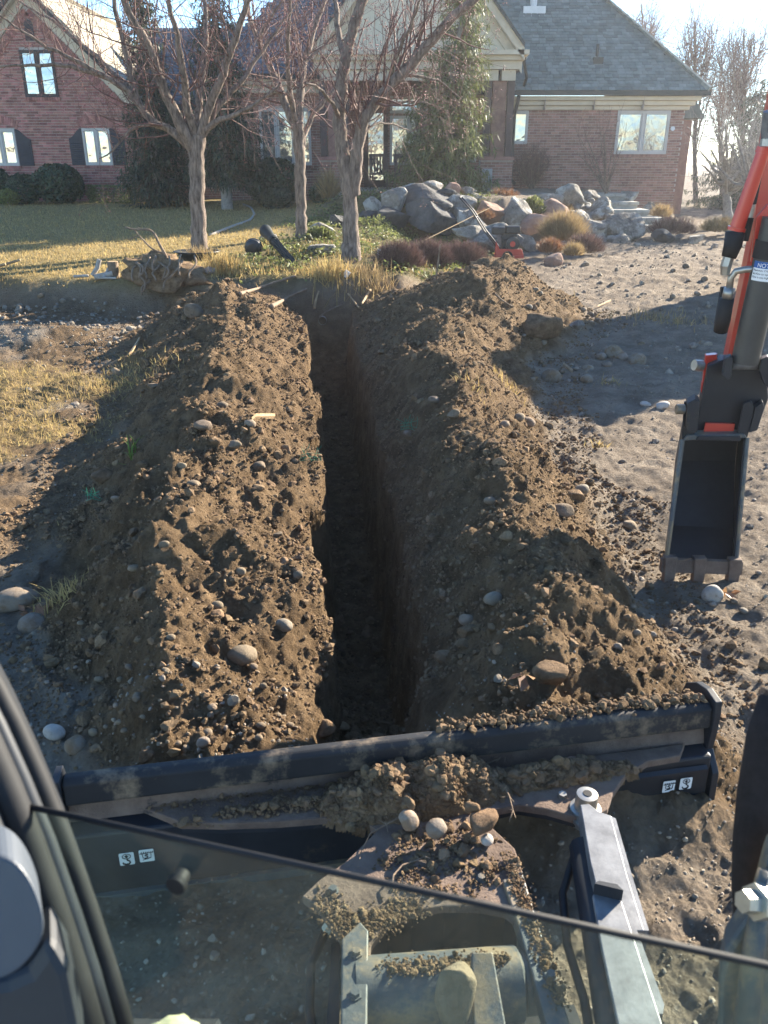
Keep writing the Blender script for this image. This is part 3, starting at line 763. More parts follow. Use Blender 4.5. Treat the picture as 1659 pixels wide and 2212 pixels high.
for i, (u, v, w, h, Y, m) in enumerate([(815, 470, 50, 34, 21.4, GB), (880, 430, 60, 26, 21.9, GB), (960, 440, 60, 30, 21.5, DB), (1030, 450, 46, 26, 21.6, GB), (1075, 450, 54, 24, 22.2, GB), (1035, 510, 50, 34, 20.0, GB),
        (1135, 470, 50, 36, 21.8, GB), (1165, 500, 56, 30, 20.6, RB), (1180, 445, 56, 30, 22.8, GB), (1270, 440, 50, 24, 23.8, GB), (1300, 470, 50, 34, 23.0, GB), (1290, 510, 54, 30, 21.4, GB), (1250, 490, 50, 30, 21.8, GB), (905, 480, 50, 30, 20.9, DB)]):
    boulder(u, v, w, h, m, "grey angular boulder filling a gap in the terrace rockery", Y, "filler boulders of the rockery", 40 + i)
rr = random.Random(11)
HEAP = []
for k in range(70):
    a = rr.random()
    u = 1150 + 165 * rr.random() + 20 * a
    v = 428 + 100 * a
    if u < 1195 and v > 480: continue
    HEAP.append((u, v, rr.uniform(20, 44) * (0.75 + 0.45 * a), 23.9 - 2.6 * a))
for i, (u, v, w, Y) in enumerate(HEAP):
    p = PY(u, v, Y); s = px_size(p, w) * 0.55
    place_rock("field_stone", (ANGULAR + COBBLES[:2])[i % 9], p, (s, s * 0.9, s * 0.75), GB, "grey stone piled in the heap left of the steps", "stone", "stones heaped beside the steps", sink=0.35, seed=i)

# ------------------------------------------------------------------ leaves, blades
def blades(name, P, H, W, mat, lean=0.5, label=None, cat=None, parent=None, kind="stuff", up=None):
    n = len(P)
    a = rng.uniform(0, 2 * math.pi, n)
    side = np.stack([np.cos(a), np.sin(a), 0 * a], -1)
    b = rng.uniform(0, 2 * math.pi, n); l = rng.normal(0, lean, n)
    d = np.stack([np.cos(b) * l, np.sin(b) * l, np.ones(n)], -1) if up is None else up + np.stack([np.cos(b) * l, np.sin(b) * l, 0.3 * l], -1)
    d /= np.linalg.norm(d, axis=1, keepdims=True)
    base0, base1 = P - side * W[:, None] / 2, P + side * W[:, None] / 2
    bend = np.stack([np.cos(b) * l, np.sin(b) * l, -0.25 * np.abs(l)], -1) * H[:, None] * 0.35
    mid0 = P + d * H[:, None] * 0.55 - side * W[:, None] * 0.4
    mid1 = P + d * H[:, None] * 0.55 + side * W[:, None] * 0.4
    tip = P + d * H[:, None] + bend
    V = np.stack([base0, base1, mid1, mid0, tip], 1).reshape(-1, 3)
    i = np.arange(n)[:, None] * 5
    me = np_mesh(name, V, [i + np.array([[0, 1, 2, 3]]), i + np.array([[3, 2, 4]])], False)
    o = mesh_obj(name, me, mat, parent)
    return tag(o, label, cat, kind=kind)
def leaves(name, P, S, mat, Nrm=None, spread=1.0, label=None, cat=None, parent=None, kind="stuff", aspect=0.55):
    """pointed leaf: 4 corners + folded"""
    n = len(P)
    d = rng.normal(size=(n, 3))
    if Nrm is not None: d = d * spread + Nrm
    d /= np.linalg.norm(d, axis=1, keepdims=True)
    t = np.cross(d, rng.normal(size=(n, 3))); t /= np.linalg.norm(t, axis=1, keepdims=True)
    s = np.cross(d, t)
    S = S[:, None]
    V = np.stack([P - t * S, P + s * S * aspect + d * S * 0.15, P + t * S, P - s * S * aspect + d * S * 0.15], 1).reshape(-1, 3)
    i = np.arange(n)[:, None] * 4
    me = np_mesh(name, V, [i + np.array([[0, 1, 2]]), i + np.array([[0, 2, 3]])], False)
    o = mesh_obj(name, me, mat, parent)
    return tag(o, label, cat, kind=kind)

# lawn
n = 42000
y = 12.6 * (27.0 / 12.6) ** rng.random(n); x = rng.uniform(-13, -1.5, n)
ok = (np.abs(x) < 0.6 + 0.52 * y) & (rng.random(n) < lawn_mask(x, y))
x, y = x[ok], y[ok]
blades("lawn_grass", np.stack([x, y, terrain(x, y)], -1), rng.uniform(0.03, 0.075, len(x)), rng.uniform(0.008, 0.016, len(x)), M['straw'], 0.6, "short dormant straw-coloured lawn grass in front of the house", "grass")
# straw patches on the left ground
n = 60000
y = 4.3 * (9.4 / 4.3) ** rng.random(n); x = rng.uniform(-5.5, -1.8, n)
pt = sstep(-0.08, 0.12, vnoise(x, y, 0.8, 81) + 0.5 * vnoise(x, y, 0.25, 82)) * sstep(-1.9, -2.4, x + 0.12 * (y - 5.0)) * sstep(4.2, 5.4, y) * (1 - sstep(8.2, 9.4, y))
ok = rng.random(n) < pt * 0.33
x, y = x[ok], y[ok]
blades("dry_turf", np.stack([x, y, terrain(x, y)], -1), rng.uniform(0.03, 0.08, len(x)), rng.uniform(0.004, 0.008, len(x)), M['straw'], 1.0, "torn patches of dry yellow turf left of the spoil ridge", "grass")
# ground cover in the tree bed
n = 52000
y = rng.uniform(12.4, 24, n); x = rng.uniform(-3.6, 3.0, n)
ok = (rng.random(n) < bed_mask(x, y) * np.clip(0.55 + 1.6 * vnoise(x, y, 0.8, 101), 0.05, 1))
x, y = x[ok], y[ok]
leaves("ground_cover", np.stack([x, y, terrain(x, y) + 0.03 + 0.09 * rng.random(len(x)) * np.clip(1 + 2 * vnoise(x, y, 0.5, 103), 0, 2)], -1), rng.uniform(0.018, 0.045, len(x)), M['ivy'], np.array([0, 0, 1.0]), 0.8, "low green and straw ground cover under the bare trees", "ground cover")
n = 16000
y = rng.uniform(12.3, 17, n); x = rng.uniform(-3.4, 1.6, n)
ok = rng.random(n) < bed_mask(x, y) * np.clip(0.2 + 2.2 * vnoise(x, y, 0.6, 105), 0, 1)
x, y = x[ok], y[ok]
blades("bed_grass", np.stack([x, y, terrain(x, y)], -1), rng.uniform(0.06, 0.20, len(x)), rng.uniform(0.006, 0.012, len(x)), M['straw'], 0.7, "long straw grass fringing the bank above the trench end", "grass")

def tuft(u, v, n, h, spread, mat, label, cat="grass", name="grass_tuft", group=None, wpx=0.006, lean=0.45):
    p = PG(u, v)
    q = np.stack([p[0] + rng.normal(0, spread, n), p[1] + rng.normal(0, spread, n)], -1)
    z = terrain(q[:, 0], q[:, 1])
    o = thing(name, label, cat, tuple(p), group)
    blades("grass_blades", np.column_stack([q, z]) - p, rng.uniform(0.4, 1.0, n) * h, np.full(n, wpx), mat, lean, parent=o)
    return o
tuft(485, 590, 420, 0.42, 0.14, M['straw'], "bright yellow grass clump beside the black dish", lean=0.3, wpx=0.012)
tuft(715, 600, 420, 0.36, 0.14, M['straw'], "yellow green grass clump on the bank over trench end", lean=0.4, wpx=0.012)
tuft(560, 585, 500, 0.16, 0.30, M['straw'], "low mat of yellow grass between tree trunk and lamp post", lean=0.8, wpx=0.012)
tuft(800, 610, 380, 0.34, 0.20, M['drygrass'], "brown dead grass hanging on the bank right of trench end", lean=0.7, wpx=0.011)
tuft(288, 985, 26, 0.16, 0.02, M['greengrass'], "fresh green grass sprout on the left spoil ridge", lean=0.8, wpx=0.009)
tuft(1105, 845, 60, 0.13, 0.10, M['straw'], "yellow grass tuft in the cobbles of right ridge foot", lean=0.8)
tuft(1020, 838, 40, 0.08, 0.08, M['straw'], "small yellow sprigs on the right ridge flank", lean=0.8)
tuft(1318, 828, 60, 0.08, 0.07, M['straw'], "tiny yellow tuft in the shaded yard edge", lean=0.8)
tuft(1290, 965, 40, 0.08, 0.05, M['straw'], "tiny yellow tuft at the shadow's near edge", lean=0.8)
tuft(1440, 690, 260, 0.14, 0.35, M['drygrass'], "tawny grass patch on the far yard beside the arm", lean=0.8, wpx=0.012)
tuft(270, 835, 420, 0.11, 0.26, M['straw'], "golden turf clump beside the left ridge foot", lean=0.9)
tuft(135, 1290, 120, 0.12, 0.07, M['straw'], "straw tuft by the large rounded stone", lean=0.9)

# ------------------------------------------------------------------ trees
class Tubes:
    """fast many-tube mesh"""
    def __init__(self): self.V, self.F, self.n = [], [], 0
    def add(self, P, R, k):
        P = np.asarray(P, float); R = np.asarray(R, float); m = len(P)
        T = np.gradient(P, axis=0); T /= np.linalg.norm(T, axis=1, keepdims=True) + 1e-9
        ref = np.array((0.31, 0.17, 0.93)) if abs(T[:, 2]).mean() < 0.8 else np.array((0.9, 0.2, 0.1))
        s = np.cross(T, ref); s /= np.linalg.norm(s, axis=1, keepdims=True) + 1e-9
        w = np.cross(s, T)
        a = np.arange(k) * 2 * math.pi / k
        V = P[:, None] + R[:, None, None] * (np.cos(a)[None, :, None] * s[:, None] + np.sin(a)[None, :, None] * w[:, None])
        self.V.append(V.reshape(-1, 3))
        i = self.n + np.arange(m * k).reshape(m, k)
        j = np.roll(i, -1, axis=1)
        self.F.append(np.stack([i[:-1], j[:-1], j[1:], i[1:]], -1).reshape(-1, 4))
        self.n += m * k
    def build(self, name, mat, parent=None, kind=None):
        if not self.V: return None
        o = mesh_obj(name, np_mesh(name, np.concatenate(self.V), np.concatenate(self.F), True), mat, parent)
        return tag(o, kind=kind)
def resample(pts, step):
    P = np.asarray(pts, float)
    d = np.concatenate([[0], np.cumsum(np.linalg.norm(np.diff(P, axis=0), axis=1))])
    n = max(4, int(d[-1] / step) + 1)
    t = np.linspace(0, d[-1], n)
    # smooth (catmull-rom like) through linear + blur
    Q = np.stack([np.interp(t, d, P[:, k]) for k in range(3)], -1)
    for _ in range(2):
        Q[1:-1] = 0.25 * Q[:-2] + 0.5 * Q[1:-1] + 0.25 * Q[2:]
    return Q
def sprout(T, r, p, d, length, rad, level, maxlevel, ends, droop=0.0, wig=0.25, kids=(4, 7)):
    n = max(4, int(length / (0.10 if level > 1 else 0.16)))
    P = [np.array(p)]; d = np.array(d, float); d /= np.linalg.norm(d)
    st = length / n
    for k in range(n):
        d = d + r.normal(0, wig, 3) * st * 3.0 + np.array((0, 0, (0.10 if level < 2 else 0.02) - droop)) * st * 4
        d /= np.linalg.norm(d)
        P.append(P[-1] + d * st)
    P = np.array(P)
    R = np.linspace(rad, max(rad * 0.35, 0.0022), len(P))
    T.add(P, R, 5 if level == 0 else (4 if level == 1 else 3))
    ends.append(P[-1])
    if level < maxlevel:
        for _ in range(r.integers(*kids)):
            f = r.uniform(0.2, 0.97); i = int(f * (len(P) - 1))
            t = P[min(i + 1, len(P) - 1)] - P[max(i - 1, 0)]; t /= np.linalg.norm(t) + 1e-9
            side = np.cross(t, r.normal(size=3)); side /= np.linalg.norm(side) + 1e-9
            dd = t * r.uniform(0.3, 0.9) + side * r.uniform(0.6, 1.1)
            if r.random() < 0.35: dd = dd * 0.4 + np.array((0, 0, 1.0))
            sprout(T, r, P[i], dd, length * r.uniform(0.35, 0.65), max(R[i] * 0.55, 0.0028), level + 1, maxlevel, ends, droop, wig, kids)
def bare_tree(name, label, base, limbs, Y, seed, trunk_n=12, n_sub=7, sub_len=(0.7, 1.6), berries=2500, bark=None, twig=None, depth=1.3, maxlevel=2, group=None, sub_kids=(4, 7), sub_r=0.005):
    """limbs: list of (pixel polyline, r0, r1); the first is the trunk. Depth offsets spread limbs around the trunk."""
    r = np.random.default_rng(seed)
    root = thing(name, label, "tree", tuple(base), group)
    trunk, crown, ends = Tubes(), Tubes(), []
    base = np.asarray(base, float)
    for li, (pix, r0, r1) in enumerate(limbs):
        off = 0.0 if li == 0 else r.uniform(-depth, depth)
        pts = []
        for k, (u, v) in enumerate(pix):
            f = k / max(1, len(pix) - 1)
            pts.append(PY(u, v, Y + off * f) - base)
        Q = resample(pts, 0.10 if li == 0 else 0.14)
        R = np.linspace(r0, r1, len(Q))
        Q[1:] += r.normal(0, 0.010, (len(Q) - 1, 3))
        if li == 0:
            R = R * (1 + 0.45 * np.exp(-np.arange(len(Q)) * 0.10 / 0.14)) * (1 + 0.05 * r.normal(size=len(Q)))
            Q[0, 2] -= 0.08
        trunk.add(Q, R, trunk_n if li == 0 else 8)
        if li > 0:
            L = np.linalg.norm(np.diff(Q, axis=0), axis=1).sum()
            for _ in range(int(n_sub * L)):
                i = r.integers(int(len(Q) * 0.18), len(Q))
                t = Q[min(i + 1, len(Q) - 1)] - Q[max(i - 1, 0)]; t /= np.linalg.norm(t) + 1e-9
                side = np.cross(t, r.normal(size=3)); side /= np.linalg.norm(side) + 1e-9
                k = r.random()
                dd = t * 0.5 + side
                if k < 0.40: dd = dd * 0.35 + np.array((0, 0, 1.0))
                sprout(crown, r, Q[i], dd, r.uniform(*sub_len), max(sub_r, R[i] * 0.22), 1, maxlevel, ends, 0.0 if k < 0.40 else r.uniform(-0.02, 0.12), 0.25, sub_kids)
    trunk.build("trunk", bark or M['bark'], root)
    crown.build("crown", twig or M['twig'], root, "stuff")
    if berries and ends:
        E = np.array(ends); pick = r.integers(0, len(E), berries)
        C = E[pick] + r.normal(0, 0.035, (berries, 3)) + np.array((0, 0, -0.02))
        O = np.array([(1, 0, 0), (-1, 0, 0), (0, 1, 0), (0, -1, 0), (0, 0, 1), (0, 0, -1)], float)
        OF = np.array([(0, 2, 4), (2, 1, 4), (1, 3, 4), (3, 0, 4), (2, 0, 5), (1, 2, 5), (3, 1, 5), (0, 3, 5)])
        s = r.uniform(0.006, 0.011, berries)
        V = (C[:, None] + O[None] * s[:, None, None]).reshape(-1, 3)
        F = (OF[None] + (np.arange(berries) * 6)[:, None, None]).reshape(-1, 3)
        b = mesh_obj("berries", np_mesh("berries", V, F, True), M['berry'], root); tag(b, kind="stuff")
    return root
b1 = PG(431, 548); b2 = PG(651, 518); b3 = PG(757, 560)
bare_tree("crabapple_tree", "bare crabapple with straight trunk rising from the black dish", b1, [
    ([(431, 548), (429, 480), (426, 400), (424, 330), (428, 290)], 0.135, 0.128),
    ([(424, 335), (400, 290), (362, 215), (342, 162), (325, 100), (295, 62), (270, 15), (255, -60)], 0.105, 0.045),
    ([(418, 325), (385, 290), (317, 257), (287, 200), (280, 150), (268, 95), (252, 32), (240, -50)], 0.075, 0.03),
    ([(300, 225), (270, 190), (225, 165), (190, 157), (155, 141), (100, 139), (38, 141), (-20, 146)], 0.055, 0.015),
    ([(290, 205), (250, 165), (212, 122), (175, 97), (130, 52), (75, 22), (20, -10)], 0.050, 0.012),
    ([(285, 200), (240, 175), (155, 122), (105, 107), (67, 82), (32, 57), (-10, 30)], 0.048, 0.012),
    ([(408, 300), (365, 277), (322, 264), (278, 281), (257, 300), (245, 327), (217, 345)], 0.045, 0.010),
    ([(432, 310), (443, 271), (482, 255), (518, 245), (560, 221), (604, 185)], 0.062, 0.018),
    ([(428, 300), (456, 221), (477, 169), (508, 86), (529, 26), (545, -40)], 0.085, 0.04),
    ([(424, 300), (405, 240), (398, 170), (388, 100), (372, 40), (360, -40)], 0.080, 0.03),
    ([(428, 290), (430, 220), (438, 150), (446, 60), (440, -40)], 0.075, 0.03),
    ([(430, 300), (470, 230), (520, 180), (560, 120), (600, 60), (640, 10)], 0.060, 0.015),
], b1[1], 11, berries=3600, n_sub=7)
bare_tree("crabapple_tree", "slender bare crabapple, middle one of the three", b2, [
    ([(651, 518), (650, 440), (648, 360), (644, 290), (642, 262)], 0.112, 0.106),
    ([(644, 285), (620, 234), (605, 187), (586, 156), (571, 112), (550, 70), (534, 21), (520, -40)], 0.090, 0.03),
    ([(645, 280), (648, 220), (651, 169), (659, 130), (677, 65), (698, 13), (712, -40)], 0.090, 0.04),
    ([(650, 325), (660, 280), (672, 247), (716, 198), (740, 165)], 0.070, 0.02),
    ([(640, 270), (628, 215), (620, 130), (623, 52), (628, -20)], 0.060, 0.025),
    ([(557, 85), (575, 50), (600, 16), (625, -20)], 0.035, 0.015),
    ([(660, 130), (690, 110), (720, 80), (745, 50)], 0.030, 0.010),
    ([(610, 200), (580, 190), (550, 170), (520, 165)], 0.030, 0.010),
], b2[1], 12, berries=2200, n_sub=8)
bare_tree("crabapple_tree", "thick bare crabapple with a knotted fork and long leaning limb", b3, [
    ([(757, 560), (757, 470), (752, 390), (736, 318), (732, 249), (738, 180), (746, 124), (766, 55), (788, -20)], 0.142, 0.070),
    ([(764, 420), (770, 350), (772, 304), (790, 243), (840, 188), (896, 130), (951, 64), (1006, 17), (1060, -40)], 0.115, 0.06),
    ([(746, 130), (730, 91), (728, 28), (716, -30)], 0.060, 0.03),
    ([(838, 190), (850, 130), (880, 70), (905, 10), (920, -30)], 0.038, 0.012),
    ([(890, 136), (905, 90), (915, 40), (935, -10)], 0.035, 0.012),
    ([(735, 260), (715, 215), (690, 190), (660, 180)], 0.04, 0.012),
    ([(800, 235), (845, 225), (880, 215), (930, 225), (960, 235)], 0.03, 0.008),
    ([(860, 165), (905, 160), (950, 175), (990, 210)], 0.03, 0.008),
    ([(775, 300), (815, 262), (860, 270), (890, 285)], 0.025, 0.006),
], b3[1], 13, berries=3800, n_sub=8)

# background bare trees and hazy bush trees right of the house
def limbset(u, v, top, n, spread, r0, rr):
    L = [([(u, v), (u + rr.uniform(-6, 6), v * 0.65 + top * 0.35), (u + rr.uniform(-8, 8), v * 0.35 + top * 0.65), (u + rr.uniform(-10, 10), top)], r0, r0 * 0.25)]
    for k in range(n):
        f = rr.uniform(0.25, 0.8)
        vv = v + (top - v) * f
        du = rr.uniform(-1, 1) * spread
        up = rr.uniform(0.4, 0.9) * (v - top) * (1 - f)
        L.append(([(u, vv), (u + du * 0.4, vv - up * 0.45), (u + du * 0.7, vv - up)], r0 * 0.24, r0 * 0.08))
    return L
rr = random.Random(3)
for i, (u, v, top, n, sp, Y, lab) in enumerate([
        (1503, 440, 45, 16, 70, 42, "tall bare poplar standing right of the house roof"),
        (1605, 440, 62, 18, 85, 41, "bare spreading tree behind the excavator arm"),
        (1392, 440, 8, 16, 40, 46, "bare treetop showing behind the roof's hip edge"),
        (1560, 430, 160, 12, 60, 45, "smaller bare tree between the poplar and spreading tree")]):
    p = PY(u, v, Y); p[2] = min(p[2], 0.9); 
    bare_tree("bare_tree", lab, p, limbset(u, v, top, n * 2, sp, 0.13, rr), Y, 60 + i, trunk_n=7, n_sub=3.6, sub_len=(0.9, 2.2), berries=0, bark=M['bark'], twig=M['twig'], depth=2.0, maxlevel=2, group="bare trees behind the house", sub_kids=(3, 6), sub_r=0.014)
for i, (u, v, top, Y, lab) in enumerate([(1572, 478, 215, 25.0, "many-stemmed grey bush tree at the house corner"), (1620, 490, 200, 24.0, "pale bush tree just behind the red arm")]):
    p = PG(u, v, 60) if False else PY(u, v, Y)
    L = [([(u, v), (u - 2, v - 60), (u - 8, v - 110)], 0.13, 0.09)]
    for k in range(15):
        a = rr.uniform(-1, 1)
        w = 120 * a
        h = (v - top) * rr.uniform(0.5, 1.0) * (1 - 0.35 * abs(a))
        L.append(([(u - 4, v - rr.uniform(40, 110)), (u + w * 0.35, v - h * 0.6), (u + w * 0.75, v - h * 0.88), (u + w, v - h * 0.93)], 0.055, 0.012))
    bare_tree("bush_tree", lab, p, L, Y, 80 + i, trunk_n=8, n_sub=3.8, sub_len=(0.6, 1.3), berries=0, bark=M['palebark'], twig=M['palebark'], depth=1.6, maxlevel=2, group="bush trees at the house corner", sub_r=0.010)
def shrub_limbs(u, v, top, n, half, r0=0.02):
    L = [([(u, v), (u, v - 6)], r0, r0)]
    for k in range(n):
        a = rr.uniform(-1, 1)
        h = (v - top) * rr.uniform(0.6, 1.0) * (1 - 0.3 * a * a)
        L.append(([(u + a * 4, v), (u + a * half * 0.45, v - h * 0.5), (u + a * half, v - h)], r0 * 0.7, 0.004))
    return L
p = PY(1148, 408, 27.3); bare_tree("twiggy_shrub", "round dense twiggy shrub against the brick wall", p, shrub_limbs(1148, 408, 325, 60, 42), 27.3, 91, 6, 10, (0.2, 0.45), 0, twig=M['barberry'], depth=0.4, maxlevel=2)
p = PY(1310, 412, 26.6); bare_tree("bare_shrub", "open fan shaped bare shrub below the wide window", p, shrub_limbs(1310, 412, 222, 16, 75, 0.035), 26.6, 92, 6, 2.2, (0.3, 0.8), 0, depth=0.6, maxlevel=2)
p = PY(1050, 500, 21.0)

# ------------------------------------------------------------------ evergreens
def spruce(name, label, u, vbase, vtop, Y, prof, mat, seed, nb=420, lean=0.0, trunk_r=0.17, clear=0.0, group=None, droopk=1.0):
    """prof: list of (fraction of height, half width m)"""
    r = np.random.default_rng(seed)
    b = PY(u, vbase, Y); b[2] = gz(b[0], b[1]) if b[1] < 40 else b[2]
    top = PY(u, vtop, Y)
    H = top[2] - b[2]
    root = thing(name, label, "spruce tree", tuple(b), group)
    tk = Tubes()
    zs = np.linspace(-0.1, H, 14)
    tk.add(np.stack([lean * (zs / H) ** 2, 0 * zs, zs], -1), np.linspace(trunk_r, 0.02, 14), 10)
    tk.build("trunk", M['palebark'], root)
    fr = np.array([p[0] for p in prof]); hw = np.array([p[1] for p in prof])
    Ps, Ds, Hs, Ws = [], [], [], []
    br = Tubes()
    for k in range(nb):
        f = clear + (1 - clear) * (r.random() ** 1.1)
        L = np.interp(f, fr, hw) * r.uniform(0.55, 1.3)
        a = r.uniform(0, 2 * math.pi)
        out = np.array((math.cos(a), math.sin(a), 0))
        p0 = np.array((lean * f * f, 0, f * H))
        n = max(4, int(L / 0.09))
        t = np.linspace(0, 1, n)
        dz = L * (0.10 * t - 0.55 * droopk * t ** 1.6 + 0.28 * t ** 4)
        Q = p0 + out * (L * t)[:, None] + np.array((0, 0, 1.0)) * dz[:, None]
        br.add(Q, np.linspace(0.018, 0.005, n), 3)
        for i in range(1, n):
            m = 2 + int(5 * t[i])
            q = Q[i] + r.normal(0, 0.05, (m, 3))
            hang = r.uniform(0.10, 0.30, m) * (0.6 + 0.5 * (1 - f))
            flat_ = r.random(m) < 0.55
            perp = np.array((-out[1], out[0], 0)) * r.choice((-1, 1), m)[:, None]
            dirs = np.where(flat_[:, None], out * 0.8 + perp * r.uniform(0.3, 1.0, m)[:, None] + np.array((0, 0, -0.25)), out * 0.25 + r.normal(0, 0.25, (m, 3)) + np.array((0, 0, -1.0)))
            Ps.append(q); Ds.append(dirs / np.linalg.norm(dirs, axis=1, keepdims=True)); Hs.append(hang); Ws.append(r.uniform(0.025, 0.05, m))
        q = Q[-1] + r.normal(0, 0.03, (5, 3))
        Ps.append(q); Ds.append(np.tile(out * 0.9 + np.array((0, 0, 0.25)), (5, 1)) + r.normal(0, 0.25, (5, 3))); Hs.append(r.uniform(0.10, 0.22, 5)); Ws.append(r.uniform(0.018, 0.035, 5))
    br.build("branch_frame", M['bark'], root, "stuff")
    P_, D_, H_, W_ = np.concatenate(Ps), np.concatenate(Ds), np.concatenate(Hs), np.concatenate(Ws)
    blades("crown", P_, H_, W_, mat, 0.25, parent=root, up=D_)
    return root
spruce("spruce_tree", "dark narrow spruce hugging the gabled wing", 345, 430, -40, 24.8, [(0, 0.75), (0.12, 0.9), (0.3, 0.78), (0.45, 0.58), (0.7, 0.46), (1, 0.3)], M['needle'], 21, 520, clear=0.04)
spruce("spruce_tree", "broad drooping spruce with a bare pale trunk foot", 490, 434, -90, 24.0, [(0.0, 0.7), (0.14, 0.9), (0.32, 0.92), (0.5, 0.66), (0.75, 0.46), (1, 0.25)], M['needle'], 22, 460, clear=0.13)
spruce("spruce_tree", "weeping olive green spruce rising in front of the porch", 955, 412, -150, 24.3, [(0, 1.2), (0.08, 1.25), (0.25, 1.02), (0.5, 0.78), (0.75, 0.5), (1, 0.2)], M['needle2'], 23, 640, lean=0.85)
spruce("conifer_tree", "dark conifer far behind the bush trees", 1600, 470, 170, 38.0, [(0, 2.2), (0.3, 1.9), (0.7, 1.0), (1, 0.1)], M['needle'], 24, 260, group="conifers right of the house")
spruce("conifer_tree", "dark pointed conifer beyond the excavator arm", 1655, 470, 130, 36.0, [(0, 2.2), (0.3, 1.9), (0.7, 1.0), (1, 0.1)], M['needle'], 25, 260, group="conifers right of the house")

def bush(name, label, u, v, w, h, Y, mat, seed, n=3200, leaf=0.05, boxy=False, group=None, depth=0.8):
    r = np.random.default_rng(seed)
    b = PY(u, v, Y); b[2] = gz(b[0], b[1])
    a, c = px_size(b, w) / 2, px_size(b, h)
    root = thing(name, label, "bush", tuple(b), group)
    d = r.normal(size=(n, 3)); d /= np.linalg.norm(d, axis=1, keepdims=True)
    if boxy:
        d = np.clip(d * 1.9, -1, 1)
    rad = r.uniform(0.72, 1.0, n) ** 0.5 * (1 + 0.16 * n3(d, 0.45, seed) + 0.0)
    Q = d * rad[:, None] * np.array((a, a * depth, c / 2)) + np.array((0, 0, c / 2))
    Q[:, 2] = np.maximum(Q[:, 2], 0.02)
    o = leaves("foliage", Q, r.uniform(0.6, 1.2, n) * leaf, mat, d, 0.7, parent=root)
    st = Tubes()
    for k in range(9):
        e = Q[r.integers(0, n)] * 0.85
        st.add(np.array([(r.normal(0, 0.06), r.normal(0, 0.06), 0), e * 0.5, e]), np.array((0.025, 0.018, 0.008)), 5)
    st.build("stem", M['bark'], root)
    return root
bush("evergreen_bush", "large rounded glossy evergreen bush under the left wing windows", 132, 436, 108, 80, 25.6, M['leaf'], 31, 5200, 0.06)
bush("evergreen_bush", "dark low evergreen bush with a yellowish top near left wing", 55, 438, 80, 62, 25.4, M['leaf'], 32, 3200, 0.05)
bush("evergreen_bush", "dark evergreen bush at the far left end of the lawn", 0, 434, 60, 72, 25.9, M['leaf'], 33, 2600, 0.05)
bush("yellowish_bush", "small yellow green bush among the dark evergreens", 20, 438, 50, 34, 25.0, M['leafy'], 34, 1400, 0.04)
bush("clipped_hedge", "clipped boxy green hedge below the left wing", 246, 437, 100, 36, 25.9, M['needle2'], 35, 5200, 0.028, boxy=True, depth=0.35)
bush("laurel_bush", "broad dark laurel bush under the white framed window", 592, 428, 130, 92, 25.4, M['leaf'], 36, 5200, 0.055)
bush("yew_bush", "small feathery dark bush at the laurel's foot", 598, 430, 80, 42, 24.2, M['needle'], 37, 3200, 0.04)
bush("laurel_bush", "small dark bush between the two right tree trunks", 690, 428, 44, 40, 24.6, M['leaf'], 38, 1500, 0.05)

def twig_mass(name, label, u, v, w, h, mat, n=2600, Y=None, blade_h=0.3, blade_w=0.007, cat="shrub", lean=0.5, group=None, depth=0.7):
    b = PG(u, v) if Y is None else PY(u, v, Y)
    a, c = px_size(b, w) / 2, px_size(b, h)
    root = thing(name, label, cat, tuple(b), group)
    d = rng.normal(size=(n, 3)); d[:, 2] = np.abs(d[:, 2]); d /= np.linalg.norm(d, axis=1, keepdims=True)
    Q = d * (rng.uniform(0.15, 0.85, n) ** 0.6)[:, None] * np.array((a, a * depth, c * 0.8))
    blades("foliage", Q, rng.uniform(0.5, 1.0, n) * blade_h, np.full(n, blade_w), mat, lean, parent=root, up=d * 0.7 + np.array((0, 0, 0.55)))
    st = Tubes()
    for k in range(10):
        e = Q[rng.integers(0, n)]
        st.add(np.array([(0.3 * e[0], 0.3 * e[1], 0), e * 0.6, e]), np.array((0.012, 0.009, 0.004)), 4)
    st.build("stem", M['bark'], root)
    return root
twig_mass("barberry_hedge", "dark reddish barberry hedge left part, in front of slate boulders", 860, 578, 120, 62, M['barberry'], 4800, None, 0.20, 0.008, depth=0.5)
twig_mass("barberry_hedge", "dark reddish barberry hedge middle part, below the low grey boulder", 925, 577, 120, 66, M['barberry'], 4800, None, 0.22, 0.008, depth=0.5)
twig_mass("barberry_hedge", "dark reddish barberry hedge next to the red engine machine", 995, 576, 130, 60, M['barberry'], 4800, None, 0.22, 0.008, depth=0.5)
twig_mass("grass_shrub", "domed tan ornamental grass in front of the cobble heap", 1215, 520, 92, 54, M['drygrass'], 3600, 19.6, 0.45, 0.010, lean=0.3)
twig_mass("red_shrub", "small rusty red shrub behind the reddish rock", 1187, 545, 52, 26, M['rustleaf'], 1500, 18.0, 0.22, 0.009)
twig_mass("low_shrub", "low brown twiggy shrub below the cobble heap", 1262, 545, 90, 40, M['barberry'], 2200, 18.6, 0.25, 0.009)
twig_mass("low_shrub", "small tawny shrub right of the rusty red shrub", 1238, 552, 44, 24, M['drygrass'], 900, 17.6, 0.22, 0.008)
twig_mass("low_shrub", "wide brown shrub beside the foot of the steps", 1450, 505, 110, 34, M['barberry'], 2400, 22.0, 0.28, 0.010)
twig_mass("low_shrub", "brown shrub row under the bush trees", 1560, 500, 110, 30, M['drygrass'], 2400, 22.6, 0.25, 0.010)
twig_mass("orange_shrub", "orange brown plants along the terrace edge", 1085, 436, 78, 26, M['rustleaf'], 1500, 22.6, 0.22, 0.014)
twig_mass("orange_plant", "small bright orange plant on the rusty boulder", 1045, 474, 46, 20, M['rustleaf'], 600, 20.3, 0.16, 0.016)
